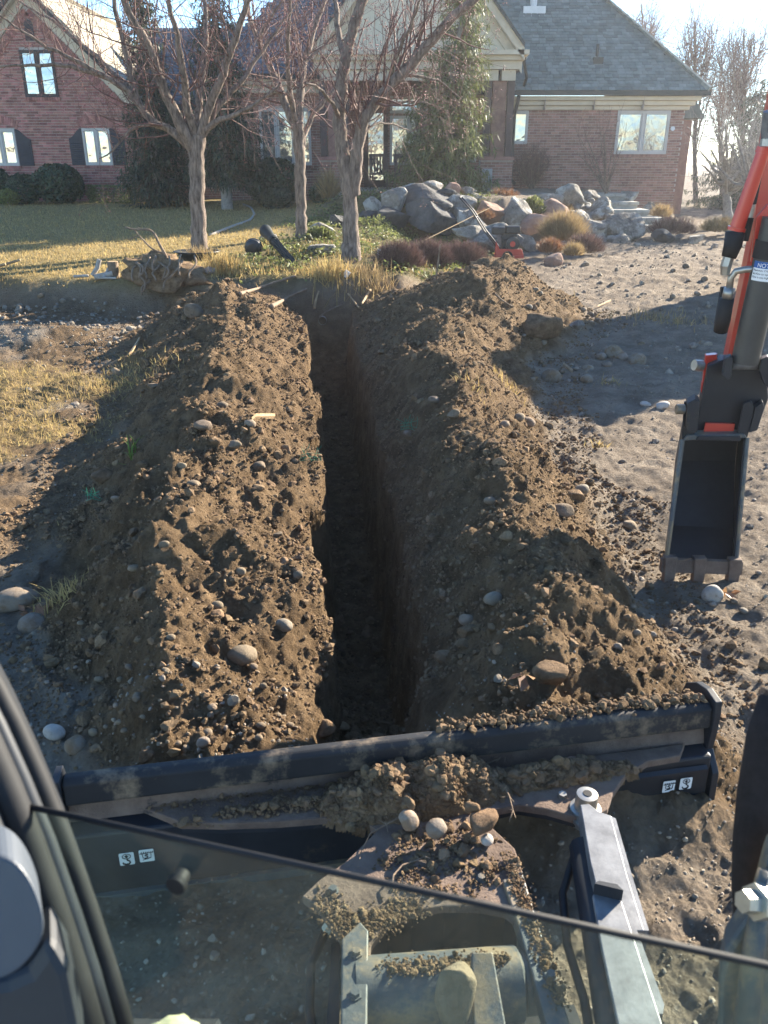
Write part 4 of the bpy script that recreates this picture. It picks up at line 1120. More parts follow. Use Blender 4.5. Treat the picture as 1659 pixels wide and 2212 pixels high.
twig_mass("green_shrub", "small green shrub spilling over the terrace corner", 1150, 462, 60, 44, M['ivy'], 1200, 21.6, 0.14, 0.030)
twig_mass("ornamental_grass", "pale upright ornamental grass left of the thick trunk", 712, 430, 36, 50, M['drygrass'], 500, 24.0, 0.7, 0.012, lean=0.2)
twig_mass("ornamental_grass", "tan grass clump at the top right of the steps", 1428, 470, 40, 22, M['drygrass'], 700, 25.6, 0.35, 0.010)
twig_mass("green_shrub", "green ivy clump beside the boulder behind tree trunks", 690, 520, 70, 34, M['ivy'], 1600, 16.8, 0.12, 0.035)
twig_mass("flower_plant", "white flowering plant at the base of bush trees", 1560, 492, 34, 14, M['white_metal'], 160, 23.0, 0.10, 0.04)

# ------------------------------------------------------------------ house
house = thing("brick_house", "large red brick house with grey green shingle roofs and cream trim", "house", (0, 28, 0.9))
HB = np.array((0, 28, 0.9))
def hp(p): return np.asarray(p, float) - HB
BOXF = [(0, 3, 2, 1), (4, 5, 6, 7), (0, 1, 5, 4), (1, 2, 6, 5), (2, 3, 7, 6), (3, 0, 4, 7)]
unit_me = {}
def unit_box(nm, mat):
    if nm not in unit_me:
        mb = MB().box((-0.5, -0.5, -0.5), (0.5, 0.5, 0.5))
        me = bpy.data.meshes.new(nm); me.from_pydata(mb.v, [], mb.f); me.materials.append(mat); unit_me[nm] = me
    return unit_me[nm]
def joined_boxes(name, C, Sz, mat, parent, Rm=None):
    """axis boxes (or rotated by Rm) as one mesh"""
    u = np.array([(-.5, -.5, -.5), (.5, -.5, -.5), (.5, .5, -.5), (-.5, .5, -.5), (-.5, -.5, .5), (.5, -.5, .5), (.5, .5, .5), (-.5, .5, .5)])
    V = u[None] * Sz[:, None, :]
    if Rm is not None: V = V @ np.asarray(Rm).T
    V = V + C[:, None, :]
    F = np.array(BOXF)[None] + (np.arange(len(C)) * 8)[:, None, None]
    o = mesh_obj(name, np_mesh(name, V.reshape(-1, 3), F.reshape(-1, 4), False), mat, parent)
    return tag(o, kind="stuff")
BRICKS_LEFT = [300]
def brick_wall(name, Y, x0, x1, z0, ztop, holes, mat, budget=0, thick=0.25, poly=None):
    """mortar wall with recessed openings + proud bricks; ztop is a function of x"""
    r = np.random.default_rng(int(abs(x0) * 100))
    # wall body from columns between openings
    mb = MB()
    outline = poly if poly is not None else [(x0, z0), (x1, z0), (x1, ztop(x1)), (x0, ztop(x0))]
    wall = MB().prism([hp((x, Y, z)) for x, z in outline], (0, thick, 0)).build(name, M['mortar'], house)
    C, Sz = [], []
    row = 0
    z = z0
    while z < 12:
        off = (row % 2) * 0.1125 + r.uniform(-0.004, 0.004)
        x = x0 - off
        any_ = False
        while x < x1:
            a, b = max(x, x0), min(x + 0.215, x1)
            if b - a > 0.04:
                segs = [(a, b)]
                for (h0, h1, k0, k1) in holes:
                    if z + 0.066 > k0 and z < k1:
                        ns = []
                        for (p, q) in segs:
                            if q <= h0 or p >= h1: ns.append((p, q))
                            else:
                                if h0 - p > 0.03: ns.append((p, h0))
                                if q - h1 > 0.03: ns.append((h1, q))
                        segs = ns
                for (p, q) in segs:
                    if z + 0.066 < min(ztop(p), ztop(q)):
                        any_ = True
                        C.append(((p + q) / 2, Y, z + 0.033)); Sz.append((q - p - 0.001, 0.022, 0.064))
            x += 0.225
        z += 0.0755; row += 1
        if not any_ and row > 5: break
    C, Sz = np.array(C), np.array(Sz)
    C[:, 1] += r.uniform(-0.0025, 0.0025, len(C))
    k = 0
    if budget:
        pr = [proj(*c) for c in C]
        vis = np.array([(0 < u < 1659) and (0 < v < 470) for u, v in pr])
        order = np.where(vis)[0]
        r.shuffle(order)
        sel = np.sort(order[:budget])
        for i in sel:
            o = bpy.data.objects.new("brick", unit_box("brick_" + mat.name, mat)); link(o, wall)
            o.location = hp(C[i]); o.scale = Sz[i]
        keep = np.ones(len(C), bool); keep[sel] = False
        C, Sz = C[keep], Sz[keep]
    joined_boxes("brickwork", C - HB, Sz, mat, wall)
    return wall
def proj(x, y, z):
    F = y * math.cos(PITCH) - (z - CAM_H) * math.sin(PITCH); U = y * math.sin(PITCH) + (z - CAM_H) * math.cos(PITCH)
    return (829.5 + FPX * x / F, 1106 - FPX * U / F)
def shingle_plane(name, O, ux, us, n, inside, amax, bmax, mat, budget=0, poly=None, wid=(0.17, 0.27), expo=0.13):
    """O eave start, ux along eave, us up the slope, n outward normal"""
    O, ux, us, n = [np.asarray(q, float) for q in (O, ux, us, n)]
    r = np.random.default_rng(int(abs(O[0]) * 77 + 5))
    deck = MB().prism([hp(O + ux * a + us * b - n * 0.06) for a, b in poly], -n * 0.1).build(name, M['underlay'], house)
    C, Sz = [], []
    b = 0.0
    while b < bmax:
        a = r.uniform(-0.2, 0)
        while a < amax:
            w = r.uniform(*wid)
            if inside(a + w / 2, b + expo / 2):
                C.append(O + ux * (a + w / 2) + us * (b + expo * 0.6) + n * (r.uniform(-0.004, 0.006)))
                Sz.append((w - 0.012, expo * 1.25, 0.022))
            a += w
        b += expo
    C, Sz = np.array(C), np.array(Sz)
    ang = math.radians(5)
    s2 = us * math.cos(ang) - n * math.sin(ang); n2 = n * math.cos(ang) + us * math.sin(ang)
    Rm = np.stack([ux, s2, n2], 1)
    if budget:
        pr = [proj(*c) for c in C]
        vis = np.array([(20 < u < 1640) and (5 < v < 300) for u, v in pr])
        order = np.where(vis)[0]; r.shuffle(order); sel = np.sort(order[:budget])
        q = Matrix(Rm.tolist()).to_quaternion()
        for i in sel:
            o = bpy.data.objects.new("shingle", unit_box("shingle_" + mat.name, mat)); link(o, deck)
            o.rotation_mode = 'QUATERNION'; o.rotation_quaternion = q
            o.location = hp(C[i]); o.scale = Sz[i]
        keep = np.ones(len(C), bool); keep[sel] = False
        C, Sz = C[keep], Sz[keep]
    joined_boxes("shingle_courses", C - HB, Sz, mat, deck, Rm)
    return deck
def pxrect(Y, u0, u1, v0, v1):
    a, b = PY(u0, v0, Y), PY(u1, v1, Y)
    c, d = PY(u0, v1, Y), PY(u1, v0, Y)
    return ((a[0] + c[0]) / 2, (b[0] + d[0]) / 2, (b[2] + c[2]) / 2, (a[2] + d[2]) / 2)      # x0 x1 z0 z1
def window(Y, x0, x1, z0, z1, sashes=2, fm='winframe', sill=True, fw=0.06, set_back=0.06, label=None, sillmat='brick'):
    """frame with recessed panes"""
    mb = MB()
    y0, y1 = Y - 0.055, Y - 0.001
    w = MB()
    w.box(hp((x0, y0, z0)), hp((x0 + fw, y1, z1))).box(hp((x1 - fw, y0, z0)), hp((x1, y1, z1)))
    w.box(hp((x0 + fw, y0, z0)), hp((x1 - fw, y1, z0 + fw))).box(hp((x0 + fw, y0, z1 - fw)), hp((x1 - fw, y1, z1)))
    step = (x1 - x0) / sashes
    for k in range(1, sashes):
        w.box(hp((x0 + k * step - fw * 0.6, y0 + 0.005, z0 + fw)), hp((x0 + k * step + fw * 0.6, y1, z1 - fw)))
    f = w.build("window", M[fm], house)
    if label: f["label"] = label
    for k in range(sashes):
        a, b = x0 + k * step + fw * 0.6, x0 + (k + 1) * step - fw * 0.6
        pm_ = MB().box(hp((a, Y - 0.020, z0 + fw * 0.6)), hp((b, Y - 0.004, z1 - fw * 0.6))).build("pane", M['glass'], f)
        s = MB()
        t = 0.03
        s.box(hp((a + .01, y0 + 0.01, z0 + fw)), hp((a + t + .01, Y - 0.0205, z1 - fw))).box(hp((b - t - .01, y0 + 0.01, z0 + fw)), hp((b - .01, Y - 0.0205, z1 - fw)))
        s.box(hp((a + t + .01, y0 + 0.01, z0 + fw)), hp((b - t - .01, Y - 0.0205, z0 + fw + t))).box(hp((a + t + .01, y0 + 0.01, z1 - fw - t)), hp((b - t - .01, Y - 0.0205, z1 - fw)))
        s.build("sash", M[fm], f)
    if sill:
        nb = int((x1 - x0 + 0.1) / 0.075)
        for k in range(nb):
            a = x0 - 0.05 + k * (x1 - x0 + 0.1) / nb
            MB().box(hp((a, Y - 0.05, z0 - 0.09)), hp((a + 0.066, Y + 0.02, z0 - 0.003))).build("sill_brick", M[sillmat], f)
    return f
def shutter(Y, x0, x1, z0, z1, curve_left):
    """louvred shutter with a scooped top corner"""
    w = x1 - x0
    pts = []
    for t in np.linspace(0, 1, 9):
        zz = z1 - (0.28 * (0.5 - 0.5 * math.cos(math.pi * t)))
        pts.append((x0 + w * (1 - t), zz) if curve_left else (x0 + w * t, zz))
    poly = ([(x0, z0), (x1, z0)] + pts) if curve_left else ([(x1, z0), (x0, z0)] + pts)
    s = MB().prism([hp((x, Y - 0.045, z)) for x, z in poly], (0, 0.03, 0)).build("shutter", M['shutter'], house)
    n = int((z1 - 0.38 - z0) / 0.055)
    for k in range(n):
        z = z0 + 0.05 + k * 0.055
        MB().prism([hp((x0 + 0.05, Y - 0.046, z)), hp((x1 - 0.05, Y - 0.046, z)), hp((x1 - 0.05, Y - 0.062, z + 0.012)), hp((x0 + 0.05, Y - 0.062, z + 0.012))], (0, 0.003, 0.028)).build("slat", M['shutter'], s)

# --- left gabled wing
YL, ZL = 27.0, 0.80
xr, xa, za = -7.40, -10.2, 6.2
xl = 2 * xa - xr
ztop = lambda x: za - abs(x - xa) - 0.02
wu = pxrect(YL, 49, 121, 108, 210)
wr = pxrect(YL, 182, 241, 277, 357)
wl_r = pxrect(YL, -25, 38, 279, 358)
vent = pxrect(YL, 53, 73, 42, 88)
brick_wall("gable_wall", YL, xl, xr, ZL, ztop, [wu, wr, wl_r, vent], M['brick'], 190, poly=[(xl, ZL), (xr, ZL), (xr, ztop(xr)), (xa, za), (xl, ztop(xl))])
window(YL, *wu, 2, 'darkframe', label="dark framed gable window")
window(YL, *wr, 2, 'winframe')
window(YL, *wl_r, 2, 'winframe')
shutter(YL, wr[0] - 0.42, wr[0] - 0.02, wr[2], wr[3], True)
shutter(YL, wr[1] + 0.02, wr[1] + 0.42, wr[2], wr[3], False)
shutter(YL, wl_r[1] + 0.02, wl_r[1] + 0.44, wl_r[2], wl_r[3], False)
# arched louvre vent
v0 = vent
pts = [(v0[0], v0[2]), (v0[1], v0[2])] + [((v0[0] + v0[1]) / 2 + (v0[1] - v0[0]) / 2 * math.cos(a), v0[3] - 0.16 + 0.16 * math.sin(a)) for a in np.linspace(0, math.pi, 9)]
lv = MB().prism([hp((x, YL - 0.02, z)) for x, z in pts], (0, 0.03, 0)).build("gable_vent", M['shutter'], house)
for k in range(7):
    z = v0[2] + 0.04 + k * 0.065
    MB().box(hp((v0[0] + 0.03, YL - 0.045, z)), hp((v0[1] - 0.03, YL - 0.0205, z + 0.03))).build("slat", M['shutter'], lv)
# flat brick arches over the lower windows
for wv in (wr, wl_r):
    cx, hw = (wv[0] + wv[1]) / 2, (wv[1] - wv[0]) / 2 + 0.12
    for k in range(17):
        t = -1 + 2 * (k + 0.5) / 17
        x = cx + t * hw; z = wv[3] + 0.20 - 0.16 * t * t + 0.06
        Mx = Matrix.Translation(Vector(hp((x, YL - 0.012, z)))) @ Matrix.Rotation(t * 0.42, 4, 'Y')
        MB().box((-0.032, -0.008, -0.10), (0.032, 0.012, 0.10), Mx).build("arch_brick", M['brick'], house)
# rake brick course and cream rake boards
for sgn in (1, -1):
    L = 2.75 * math.sqrt(2)
    for k in range(48):
        t = (k + 0.5) / 48 * 2.75
        x, z = xa + sgn * t, za - t - 0.20
        Mx = Matrix.Translation(Vector(hp((x, YL - 0.016, z)))) @ Matrix.Rotation(sgn * math.radians(45), 4, 'Y')
        MB().box((-0.034, -0.008, -0.11), (0.034, 0.012, 0.11), Mx).build("soldier_brick", M['brick'], house)
    def rk(o0, o1, y0, y1, nm, mt):
        a = [(xa, za + o0), (xa + sgn * 3.25, za - 3.25 + o0), (xa + sgn * 3.25, za - 3.25 + o1), (xa, za + o1)]
        MB().prism([hp((x, y0, z)) for x, z in a], (0, y1 - y0, 0)).build(nm, M[mt], house)
    rk(0.00, 0.30, YL - 0.06, YL + 0.05, "frieze_board", 'cream')
    rk(0.302, 0.46, YL - 0.30, YL + 0.05, "rake_board", 'cream')
    rk(0.462, 0.56, YL - 0.36, YL + 0.05, "rake_moulding", 'cream')
s2 = math.sqrt(0.5)
zr0 = za + 0.60
shingle_plane("gable_roof", (xa + 3.35, YL - 0.38, zr0 - 3.35), (0, 1, 0), (-s2, 0, s2), (s2, 0, s2), lambda a, b: a < 9 and b < 4.72, 9.0, 4.75, M['shingle_tan'], 80, [(0, 0), (9, 0), (9, 4.74), (0, 4.74)])
shingle_plane("gable_roof", (xa - 3.35, YL + 8.6, zr0 - 3.35), (0, -1, 0), (s2, 0, s2), (-s2, 0, s2), lambda a, b: a < 9 and b < 4.72, 9.0, 4.75, M['shingle_tan'], 0, [(0, 0), (9, 0), (9, 4.74), (0, 4.74)], wid=(0.5, 0.7), expo=0.3)
MB().box(hp((xr - 0.25, YL + 0.25, ZL)), hp((xr, YL + 8, za - 2.9))).build("side_wall", M['brick'], house)

# --- recessed middle section
YM = 29.2
brick_wall("middle_wall", YM, -7.4, -4.6, 0.8, lambda x: 3.6, [], M['brick2'], 0)
MB().box(hp((-7.5, YM - 0.45, 3.55)), hp((-4.4, YM - 0.30, 3.70))).build("gutter", M['gutter'], house)
MB().box(hp((-7.4, YM - 0.29, 3.40)), hp((-4.4, YM + 0.1, 3.60))).build("cornice", M['cream'], house)
shingle_plane("middle_roof", (-7.9, YM - 0.45, 3.72), (1, 0, 0), (0, s2, s2), (0, -s2, s2), lambda a, b: a < 6.4 and b < 3.4, 6.4, 3.4, M['shingle_blue'], 0, [(0, 0), (6.4, 0), (6.4, 3.4), (0, 3.4)])

# --- main block left of the porch
YC, zc = 27.6, 4.35
wc = pxrect(YC, 562, 672, 234, 357)
brick_wall("front_wall", YC, -5.0, -1.75, 0.9, lambda x: zc - 0.3, [wc], M['brick2'], 0)
fwin = window(YC, *wc, 3, 'winframe', sillmat='brick2')
MB().box(hp((-5.2, YC - 0.22, zc - 0.40)), hp((-1.7, YC + 0.05, zc - 0.20))).box(hp((-5.35, YC - 0.36, zc - 0.199)), hp((-1.7, YC + 0.05, zc - 0.05))).build("cornice", M['cream'], house, bevel=0.02)
MB().box(hp((-5.5, YC - 0.50, zc - 0.045)), hp((-1.7, YC - 0.37, zc + 0.06))).build("gutter", M['gutter'], house)
hipL = lambda a, b: (a > b * s2) and a < 12 and b < 6.4
shingle_plane("main_roof", (-5.6, YC - 0.5, zc + 0.08), (1, 0, 0), (0, s2, s2), (0, -s2, s2), hipL, 5.0, 6.4, M['shingle_blue'], 0, [(0, 0), (5.0, 0), (5.0, 6.4), (6.4 * s2, 6.4)])
MB().prism([hp((-5.6, YC - 0.5, zc + 0.02)), hp((-5.6, YC + 9.0, zc + 0.02)), hp((-1.1, YC + 4.5, zc + 4.5))], (0.05, 0, 0.02)).build("hip_roof", M['shingle_blue'], house)

# --- entrance gable over the porch
YG = 26.4
gx0, gx1, gz0 = -1.95, 3.88, 5.0
gc = (gx0 + gx1) / 2; gk = 1.2; gap = gz0 + (gx1 - gc) * gk
MB().prism([hp((gx0 + 0.15, YG, gz0 - 0.05)), hp((gx1 - 0.15, YG, gz0 - 0.05)), hp((gc, YG, gap - 0.25))], (0, 0.25, 0)).build("stucco_gable", M['stucco'], house)
for sgn in (1, -1):
    e = gx1 if sgn > 0 else gx0
    for (o0, o1, y0, nm, mt) in ((-0.62, -0.30, YG - 0.08, "rake_frieze", 'cream'), (-0.298, 0.0, YG - 0.34, "rake_board", 'cream'), (0.002, 0.10, YG - 0.42, "rake_edge", 'gutter')):
        a = [(gc, gap + o0), (e + sgn * 0.05, gz0 + o0), (e + sgn * 0.05, gz0 + o1), (gc, gap + o1)]
        MB().prism([hp((x, y0, z)) for x, z in a], (0, YG + 0.02 - y0, 0)).build(nm, M[mt], house)
    # roof plane behind the rake
    a = [(gc, gap + 0.02), (e + sgn * 0.15, gz0 - 0.10), (e + sgn * 0.15, gz0 - 0.02), (gc, gap + 0.10)]
    MB().prism([hp((x, YG + 0.03, z)) for x, z in a], (0, 6.0, 0)).build("gable_roof", M['shingle'], house)
# entablature and returns
MB().box(hp((gx0 - 0.05, YG - 0.10, gz0 - 0.52)), hp((gx1 + 0.0, YG + 0.4, gz0 - 0.30))).build("entablature", M['cream'], house)
MB().box(hp((gx0 - 0.15, YG - 0.22, gz0 - 0.298)), hp((gx1 + 0.10, YG + 0.4, gz0 - 0.18))).build("entablature", M['cream'], house)
MB().box(hp((gx0 - 0.25, YG - 0.34, gz0 - 0.178)), hp((gx1 + 0.20, YG + 0.4, gz0 - 0.056))).build("entablature", M['cream'], house)
MB().box(hp((gx1 - 0.50, YG + 0.0, gz0 - 0.80)), hp((gx1 - 0.1, YG + 0.5, gz0 - 0.53))).build("entablature_block", M['cream'], house)
MB().box(hp((gx0 + 0.1, YG + 0.0, gz0 - 0.80)), hp((gx1 - 0.6, YG + 0.3, gz0 - 0.53))).build("beam", M['cream'], house)
# porch columns on brick pedestals
for cx in (3.35, -1.45):
    for dx in (-0.33, 0.33):
        MB().box(hp((cx + dx - 0.10, YG + 0.05, 2.20)), hp((cx + dx + 0.10, YG + 0.25, gz0 - 0.80))).build("column", M['darkwood'], house, bevel=0.01)
    MB().box(hp((cx - 0.20, YG + 0.10, 2.2)), hp((cx + 0.20, YG + 0.40, gz0 - 0.80))).build("pier", M['brick2'], house)
    MB().box(hp((cx - 0.52, YG - 0.06, 2.10)), hp((cx + 0.52, YG + 0.5, 2.195))).build("pedestal_cap", M['brick2'], house)
    brick_wall("pedestal", YG, cx - 0.48, cx + 0.48, 1.30, lambda x: 2.10, [], M['brick2'], 0, 0.45)
# porch floor, back wall, door, tall window
MB().box(hp((-2.1, YG - 0.25, 0.95)), hp((4.0, 29.5, 1.28))).build("porch_floor", M['stone_step'], house)
brick_wall("porch_wall", 29.2, -2.0, 4.2, 1.28, lambda x: 4.6, [], M['brick2'], 0)
MB().box(hp((-2.0, YG + 0.4, 4.5)), hp((4.0, 29.2, 4.6))).build("porch_ceiling", M['darkwood'], house)
MB().box(hp((-2.0, YC + 0.26, 1.28)), hp((-1.8, 29.2, 4.5))).build("porch_side_wall", M['brick2'], house)
dr = pxrect(29.1, 786, 838, 230, 400)
dd = MB().box(hp((dr[0], 29.08, 1.28)), hp((dr[1], 29.17, dr[3]))).build("door", M['darkwood'], house)
MB().box(hp((dr[0] + 0.15, 29.06, 1.5)), hp((dr[1] - 0.15, 29.079, dr[3] - 0.2))).build("door_glass", M['glass'], dd)
tw = pxrect(29.1, 842, 925, 250, 357)
window(29.12, *tw, 2, 'winframe', sill=False)
tw2 = pxrect(29.1, 842, 925, 208, 245)
window(29.12, *tw2, 1, 'winframe', sill=False)
tw3 = pxrect(29.1, 985, 1030, 250, 350)
window(29.12, *tw3, 1, 'winframe', sill=False)

# --- right wing with hip roof
YR, ze = 28.0, 3.94
w1 = pxrect(YR, 1106, 1140, 240, 311)
w2 = pxrect(YR, 1330, 1443, 239, 333)
brick_wall("right_wall", YR, 3.75, 9.3, 0.2, lambda x: ze - 0.33, [w1, w2], M['brick2'], 110)
window(YR, *w1, 1, 'winframe', sillmat='brick2')
window(YR, *w2, 2, 'winframe', sillmat='brick2', fw=0.08)
MB().box(hp((9.05, YR + 0.25, 0.2)), hp((9.3, YR + 9, ze - 0.33))).build("side_wall", M['brick2'], house)
for (o, z0_, z1_) in ((0.10, 0.42, 0.30), (0.22, 0.298, 0.17), (0.34, 0.168, 0.05)):
    MB().box(hp((3.7, YR - o, ze - z0_)), hp((9.3 + o, YR + 0.1, ze - z1_))).build("cornice", M['cream'], house, bevel=0.02)
for x in (4.9, 6.4, 7.9):
    MB().box(hp((x, YR - 0.343, ze - 0.425)), hp((x + 0.012, YR - 0.0, ze - 0.047))).build("cornice_joint", M['mortar'], house)
MB().box(hp((3.7, YR - 0.50, ze - 0.045)), hp((9.85, YR - 0.36, ze + 0.07))).box(hp((9.66, YR - 0.359, ze - 0.045)), hp((9.85, YR + 9, ze + 0.07))).build("gutter", M['gutter'], house)
x_e = 9.80
hipR = lambda a, b: (a > b * s2) and b < 7.4
shingle_plane("right_roof", (x_e, YR - 0.46, ze + 0.09), (-1, 0, 0), (0, s2, s2), (0, -s2, s2), hipR, 7.6, 7.4, M['shingle'], 220, [(0, 0), (8.5, 0), (8.5, 7.4), (7.4 * s2, 7.4)])
shingle_plane("right_hip_roof", (x_e, YR - 0.46, ze + 0.09), (0, 1, 0), (-s2, 0, s2), (s2, 0, s2), lambda a, b: a > b * s2 and a < 10 and b < 7.4, 10, 7.4, M['shingle'], 0, [(0, 0), (10, 0), (10, 7.4), (7.4 * s2, 7.4)], wid=(0.4, 0.6), expo=0.2)
hipc = [Vector((x_e - t, YR - 0.46 + t, ze + 0.13 + t)) for t in np.linspace(0, 5.2, 30)]
for a, b in zip(hipc[:-1], hipc[1:]):
    MB().tube([hp(a), hp(b + (b - a) * 0.15)], [0.085, 0.07], 5).build("hip_shingle", M['shingle'], house)
# lower roof corner seen beyond the right end
MB().prism([hp((9.9, 31.5, 3.45)), hp((11.2, 31.5, 3.45)), hp((9.9, 31.5, 5.2))], (0, 5, 0)).build("rear_roof", M['shingle'], house)
MB().box(hp((9.4, 31.6, 0.3)), hp((10.8, 36, 3.4))).build("rear_wall", M['brick2'], house)
# downspout
dp = [PY(1128, 98, 27.2), PY(1120, 150, 27.3)]
MB().tube([hp(q) for q in [(4.08, YR - 0.42, ze + 0.0), (4.05, YR - 0.40, ze - 0.25), (4.02, YR - 0.10, ze - 0.55), (4.02, YR - 0.08, 2.4), (4.02, YR - 0.08, 1.55), (4.12, YR - 0.25, 1.42)]], 0.055, 8).build("downspout", M['gutter'], house, smooth=True)
MB().tube([hp((4.15, 27.0, 5.0)), hp((4.1, 27.1, 4.75)), hp((4.25, 27.4, 4.35)), hp((4.2, 27.52, 4.15))], 0.045, 8).build("downspout", M['gutter'], house, smooth=True)
# roof vents
q = PY(1262, 158, 28.9)
t_ = 0.55
MB().tube([hp((6.55, YR + 0.55, ze + 0.95)), hp((6.55, YR + 0.55, ze + 1.42))], 0.05, 8).box(hp((6.40, YR + 0.30, ze + 0.86)), hp((6.70, YR + 0.62, ze + 1.05))).build("vent_pipe", M['gutter'], house)
MB().tube([hp((4.75, YR + 2.15, ze + 2.55)), hp((4.75, YR + 2.15, ze + 3.6))], 0.11, 10).box(hp((4.40, YR + 1.85, ze + 2.30)), hp((5.10, YR + 1.90, ze + 2.62))).build("flue_pipe", M['white_metal'], house)
# wall lamp and rake on wall
MB().tube([hp((8.95, YR - 0.12, 3.0)), hp((8.95, YR + 0.0, 3.0))], [0.07, 0.05], 8).build("wall_lamp", M['white_metal'], house)

# --- stone steps
steps = thing("stone_steps", "broad pale stone steps climbing to the house terrace", "steps", tuple(PY(1340, 490, 24.4)))
SB = np.array(steps.location)
for k, (u0, u1, vv, Y) in enumerate([(1262, 1350, 418, 26.6), (1316, 1378, 436, 26.0), (1324, 1400, 453, 25.4), (1378, 1432, 470, 24.8), (1400, 1458, 487, 24.2)]):
    p, q = PY(u0, vv, Y), PY(u1, vv, Y)
    n_ = 3 if k else 4
    MB().box(np.array((p[0], p[1], p[2] - 0.75)) - SB, np.array((q[0], p[1] + 1.1, p[2] - 0.092)) - SB).build("riser", M['stone_step'], steps)
    for j in range(n_):
        xa_, xb_ = p[0] - 0.04 + (q[0] - p[0] + 0.08) * j / n_, p[0] - 0.04 + (q[0] - p[0] + 0.08) * (j + 1) / n_ - 0.01
        MB().box(np.array((xa_, p[1] - 0.06, p[2] - 0.09)) - SB, np.array((xb_, p[1] + 1.0, p[2])) - SB).build("tread_slab", M['stone_step'], steps, bevel=0.01)

# --- porch chairs, utility box, stake, grill table
def porch_chair(u, v, Y, label, w=0.6):
    b = PY(u, v, Y); b[2] = 1.282
    c = thing("porch_chair", label, "chair", tuple(b), "porch chairs")
    MB().box((-w / 2, -0.25, 0.40), (w / 2, 0.25, 0.45)).build("seat", M['darkwood'], c)
    for sx in (-1, 1):
        for sy in (-1, 1):
            MB().box((sx * (w / 2 - 0.03) - 0.025, sy * 0.22 - 0.025, 0), (sx * (w / 2 - 0.03) + 0.025, sy * 0.22 + 0.025, 0.398 if sy < 0 else 1.0)).build("leg", M['darkwood'], c)
    MB().box((-w / 2, 0.20, 0.92), (w / 2, 0.24, 1.0)).build("top_rail", M['darkwood'], c)
    for k in range(6):
        x = -w / 2 + 0.08 + k * (w - 0.16) / 5
        MB().box((x - 0.02, 0.205, 0.452), (x + 0.02, 0.225, 0.918)).build("slat", M['darkwood'], c)
porch_chair(818, 398, 27.6, "slatted wooden chair on the porch beside the door")
porch_chair(872, 398, 27.7, "slatted wooden chair on the porch under the tall window")
b = PY(1054, 402, 25.6)
ub = thing("utility_box", "pale grey upright box standing against the brick pedestal", "box", (b[0], 26.0, 1.25))
MB().box((-0.15, -0.08, 0), (0.15, 0.08, 0.62)).build("cabinet", M['trailer'], ub, bevel=0.01)
MB().box((-0.13, -0.092, 0.04), (0.13, -0.081, 0.58)).build("door", M['trailer'], ub)
b = PG(319, 434); t = PY(337, 381, b[1] + 0.1) - b
sk = thing("marker_stake", "thin yellow and white marker stake leaning by the dark spruce", "stake", tuple(b))
MB().tube([(0, 0, -0.05), t * 0.45], 0.013, 6).build("shaft", M['white_metal'], sk)
MB().tube([t * 0.452, t], 0.015, 6).build("yellow_tip", M['yellow'], sk)
b = PY(395, 432, 26.0)
gr = thing("garden_bench", "dark low bench shaded by the two spruces", "bench", (b[0], b[1], gz(b[0], b[1])))
MB().box((-0.55, -0.2, 0.40), (0.55, 0.2, 0.45)).build("seat", M['shutter'], gr)
for k in range(5):
    MB().box((-0.55, 0.20, 0.50 + k * 0.07), (0.55, 0.23, 0.54 + k * 0.07)).build("slat", M['shutter'], gr)
for sx in (-0.5, 0.5):
    MB().box((sx - 0.03, -0.2, 0), (sx + 0.03, 0.2, 0.398)).build("leg", M['shutter'], gr)

# ------------------------------------------------------------------ excavator (blade, push frame, arm, bucket, cab front)
EXC = np.array((0.0, 0.0, 0.0))
exc = thing("excavator", "mini excavator seen from its cab: black blade, orange arm, trenching bucket", "excavator", (0, 0, 0))
# ---- dozer blade: local frame (s along, t forward, z)
BC = np.array((0.075, 2.06)); BE = np.array((0.984, 0.176)); BN = np.array((-0.176, 0.984))
def bl(s, t, z):
    p = BC + BE * s + BN * t
    return np.array((p[0], p[1], z))
def extr(profile, s0, s1):
    return [bl(s0, t, z) for t, z in profile], bl(s1, 0, 0) - bl(s0, 0, 0)
SL, SR = -1.02, 1.00
bm_ = MB()
pr = [(0.0, 0.405), (-0.012, 0.425), (-0.040, 0.428), (-0.058, 0.415), (-0.062, 0.345), (-0.030, 0.325), (0.0, 0.330)]
bm_.prism(*extr(pr, SL, SR))
blade = bm_.build("dozer_blade", M['blade_paint'], exc, bevel=0.006)
MB().prism(*extr([(0.0, 0.335), (-0.028, 0.328), (-0.045, 0.27), (-0.02, 0.27), (0.02, 0.30)], SL, SR)).build("blade_web", M['dirty_paint'], blade)
MB().prism(*extr([(-0.02, 0.268), (-0.100, 0.262), (-0.106, 0.03), (0.03, 0.0), (0.05, 0.02), (0.0, 0.15)], SL, SR)).build("blade_body", M['black_paint'], blade, bevel=0.008)
MB().prism(*extr([(-0.107, 0.045), (-0.122, 0.045), (-0.122, 0.015), (-0.107, 0.015)], SL + 0.02, SR - 0.02)).build("cutting_edge", M['frame_paint'], blade)
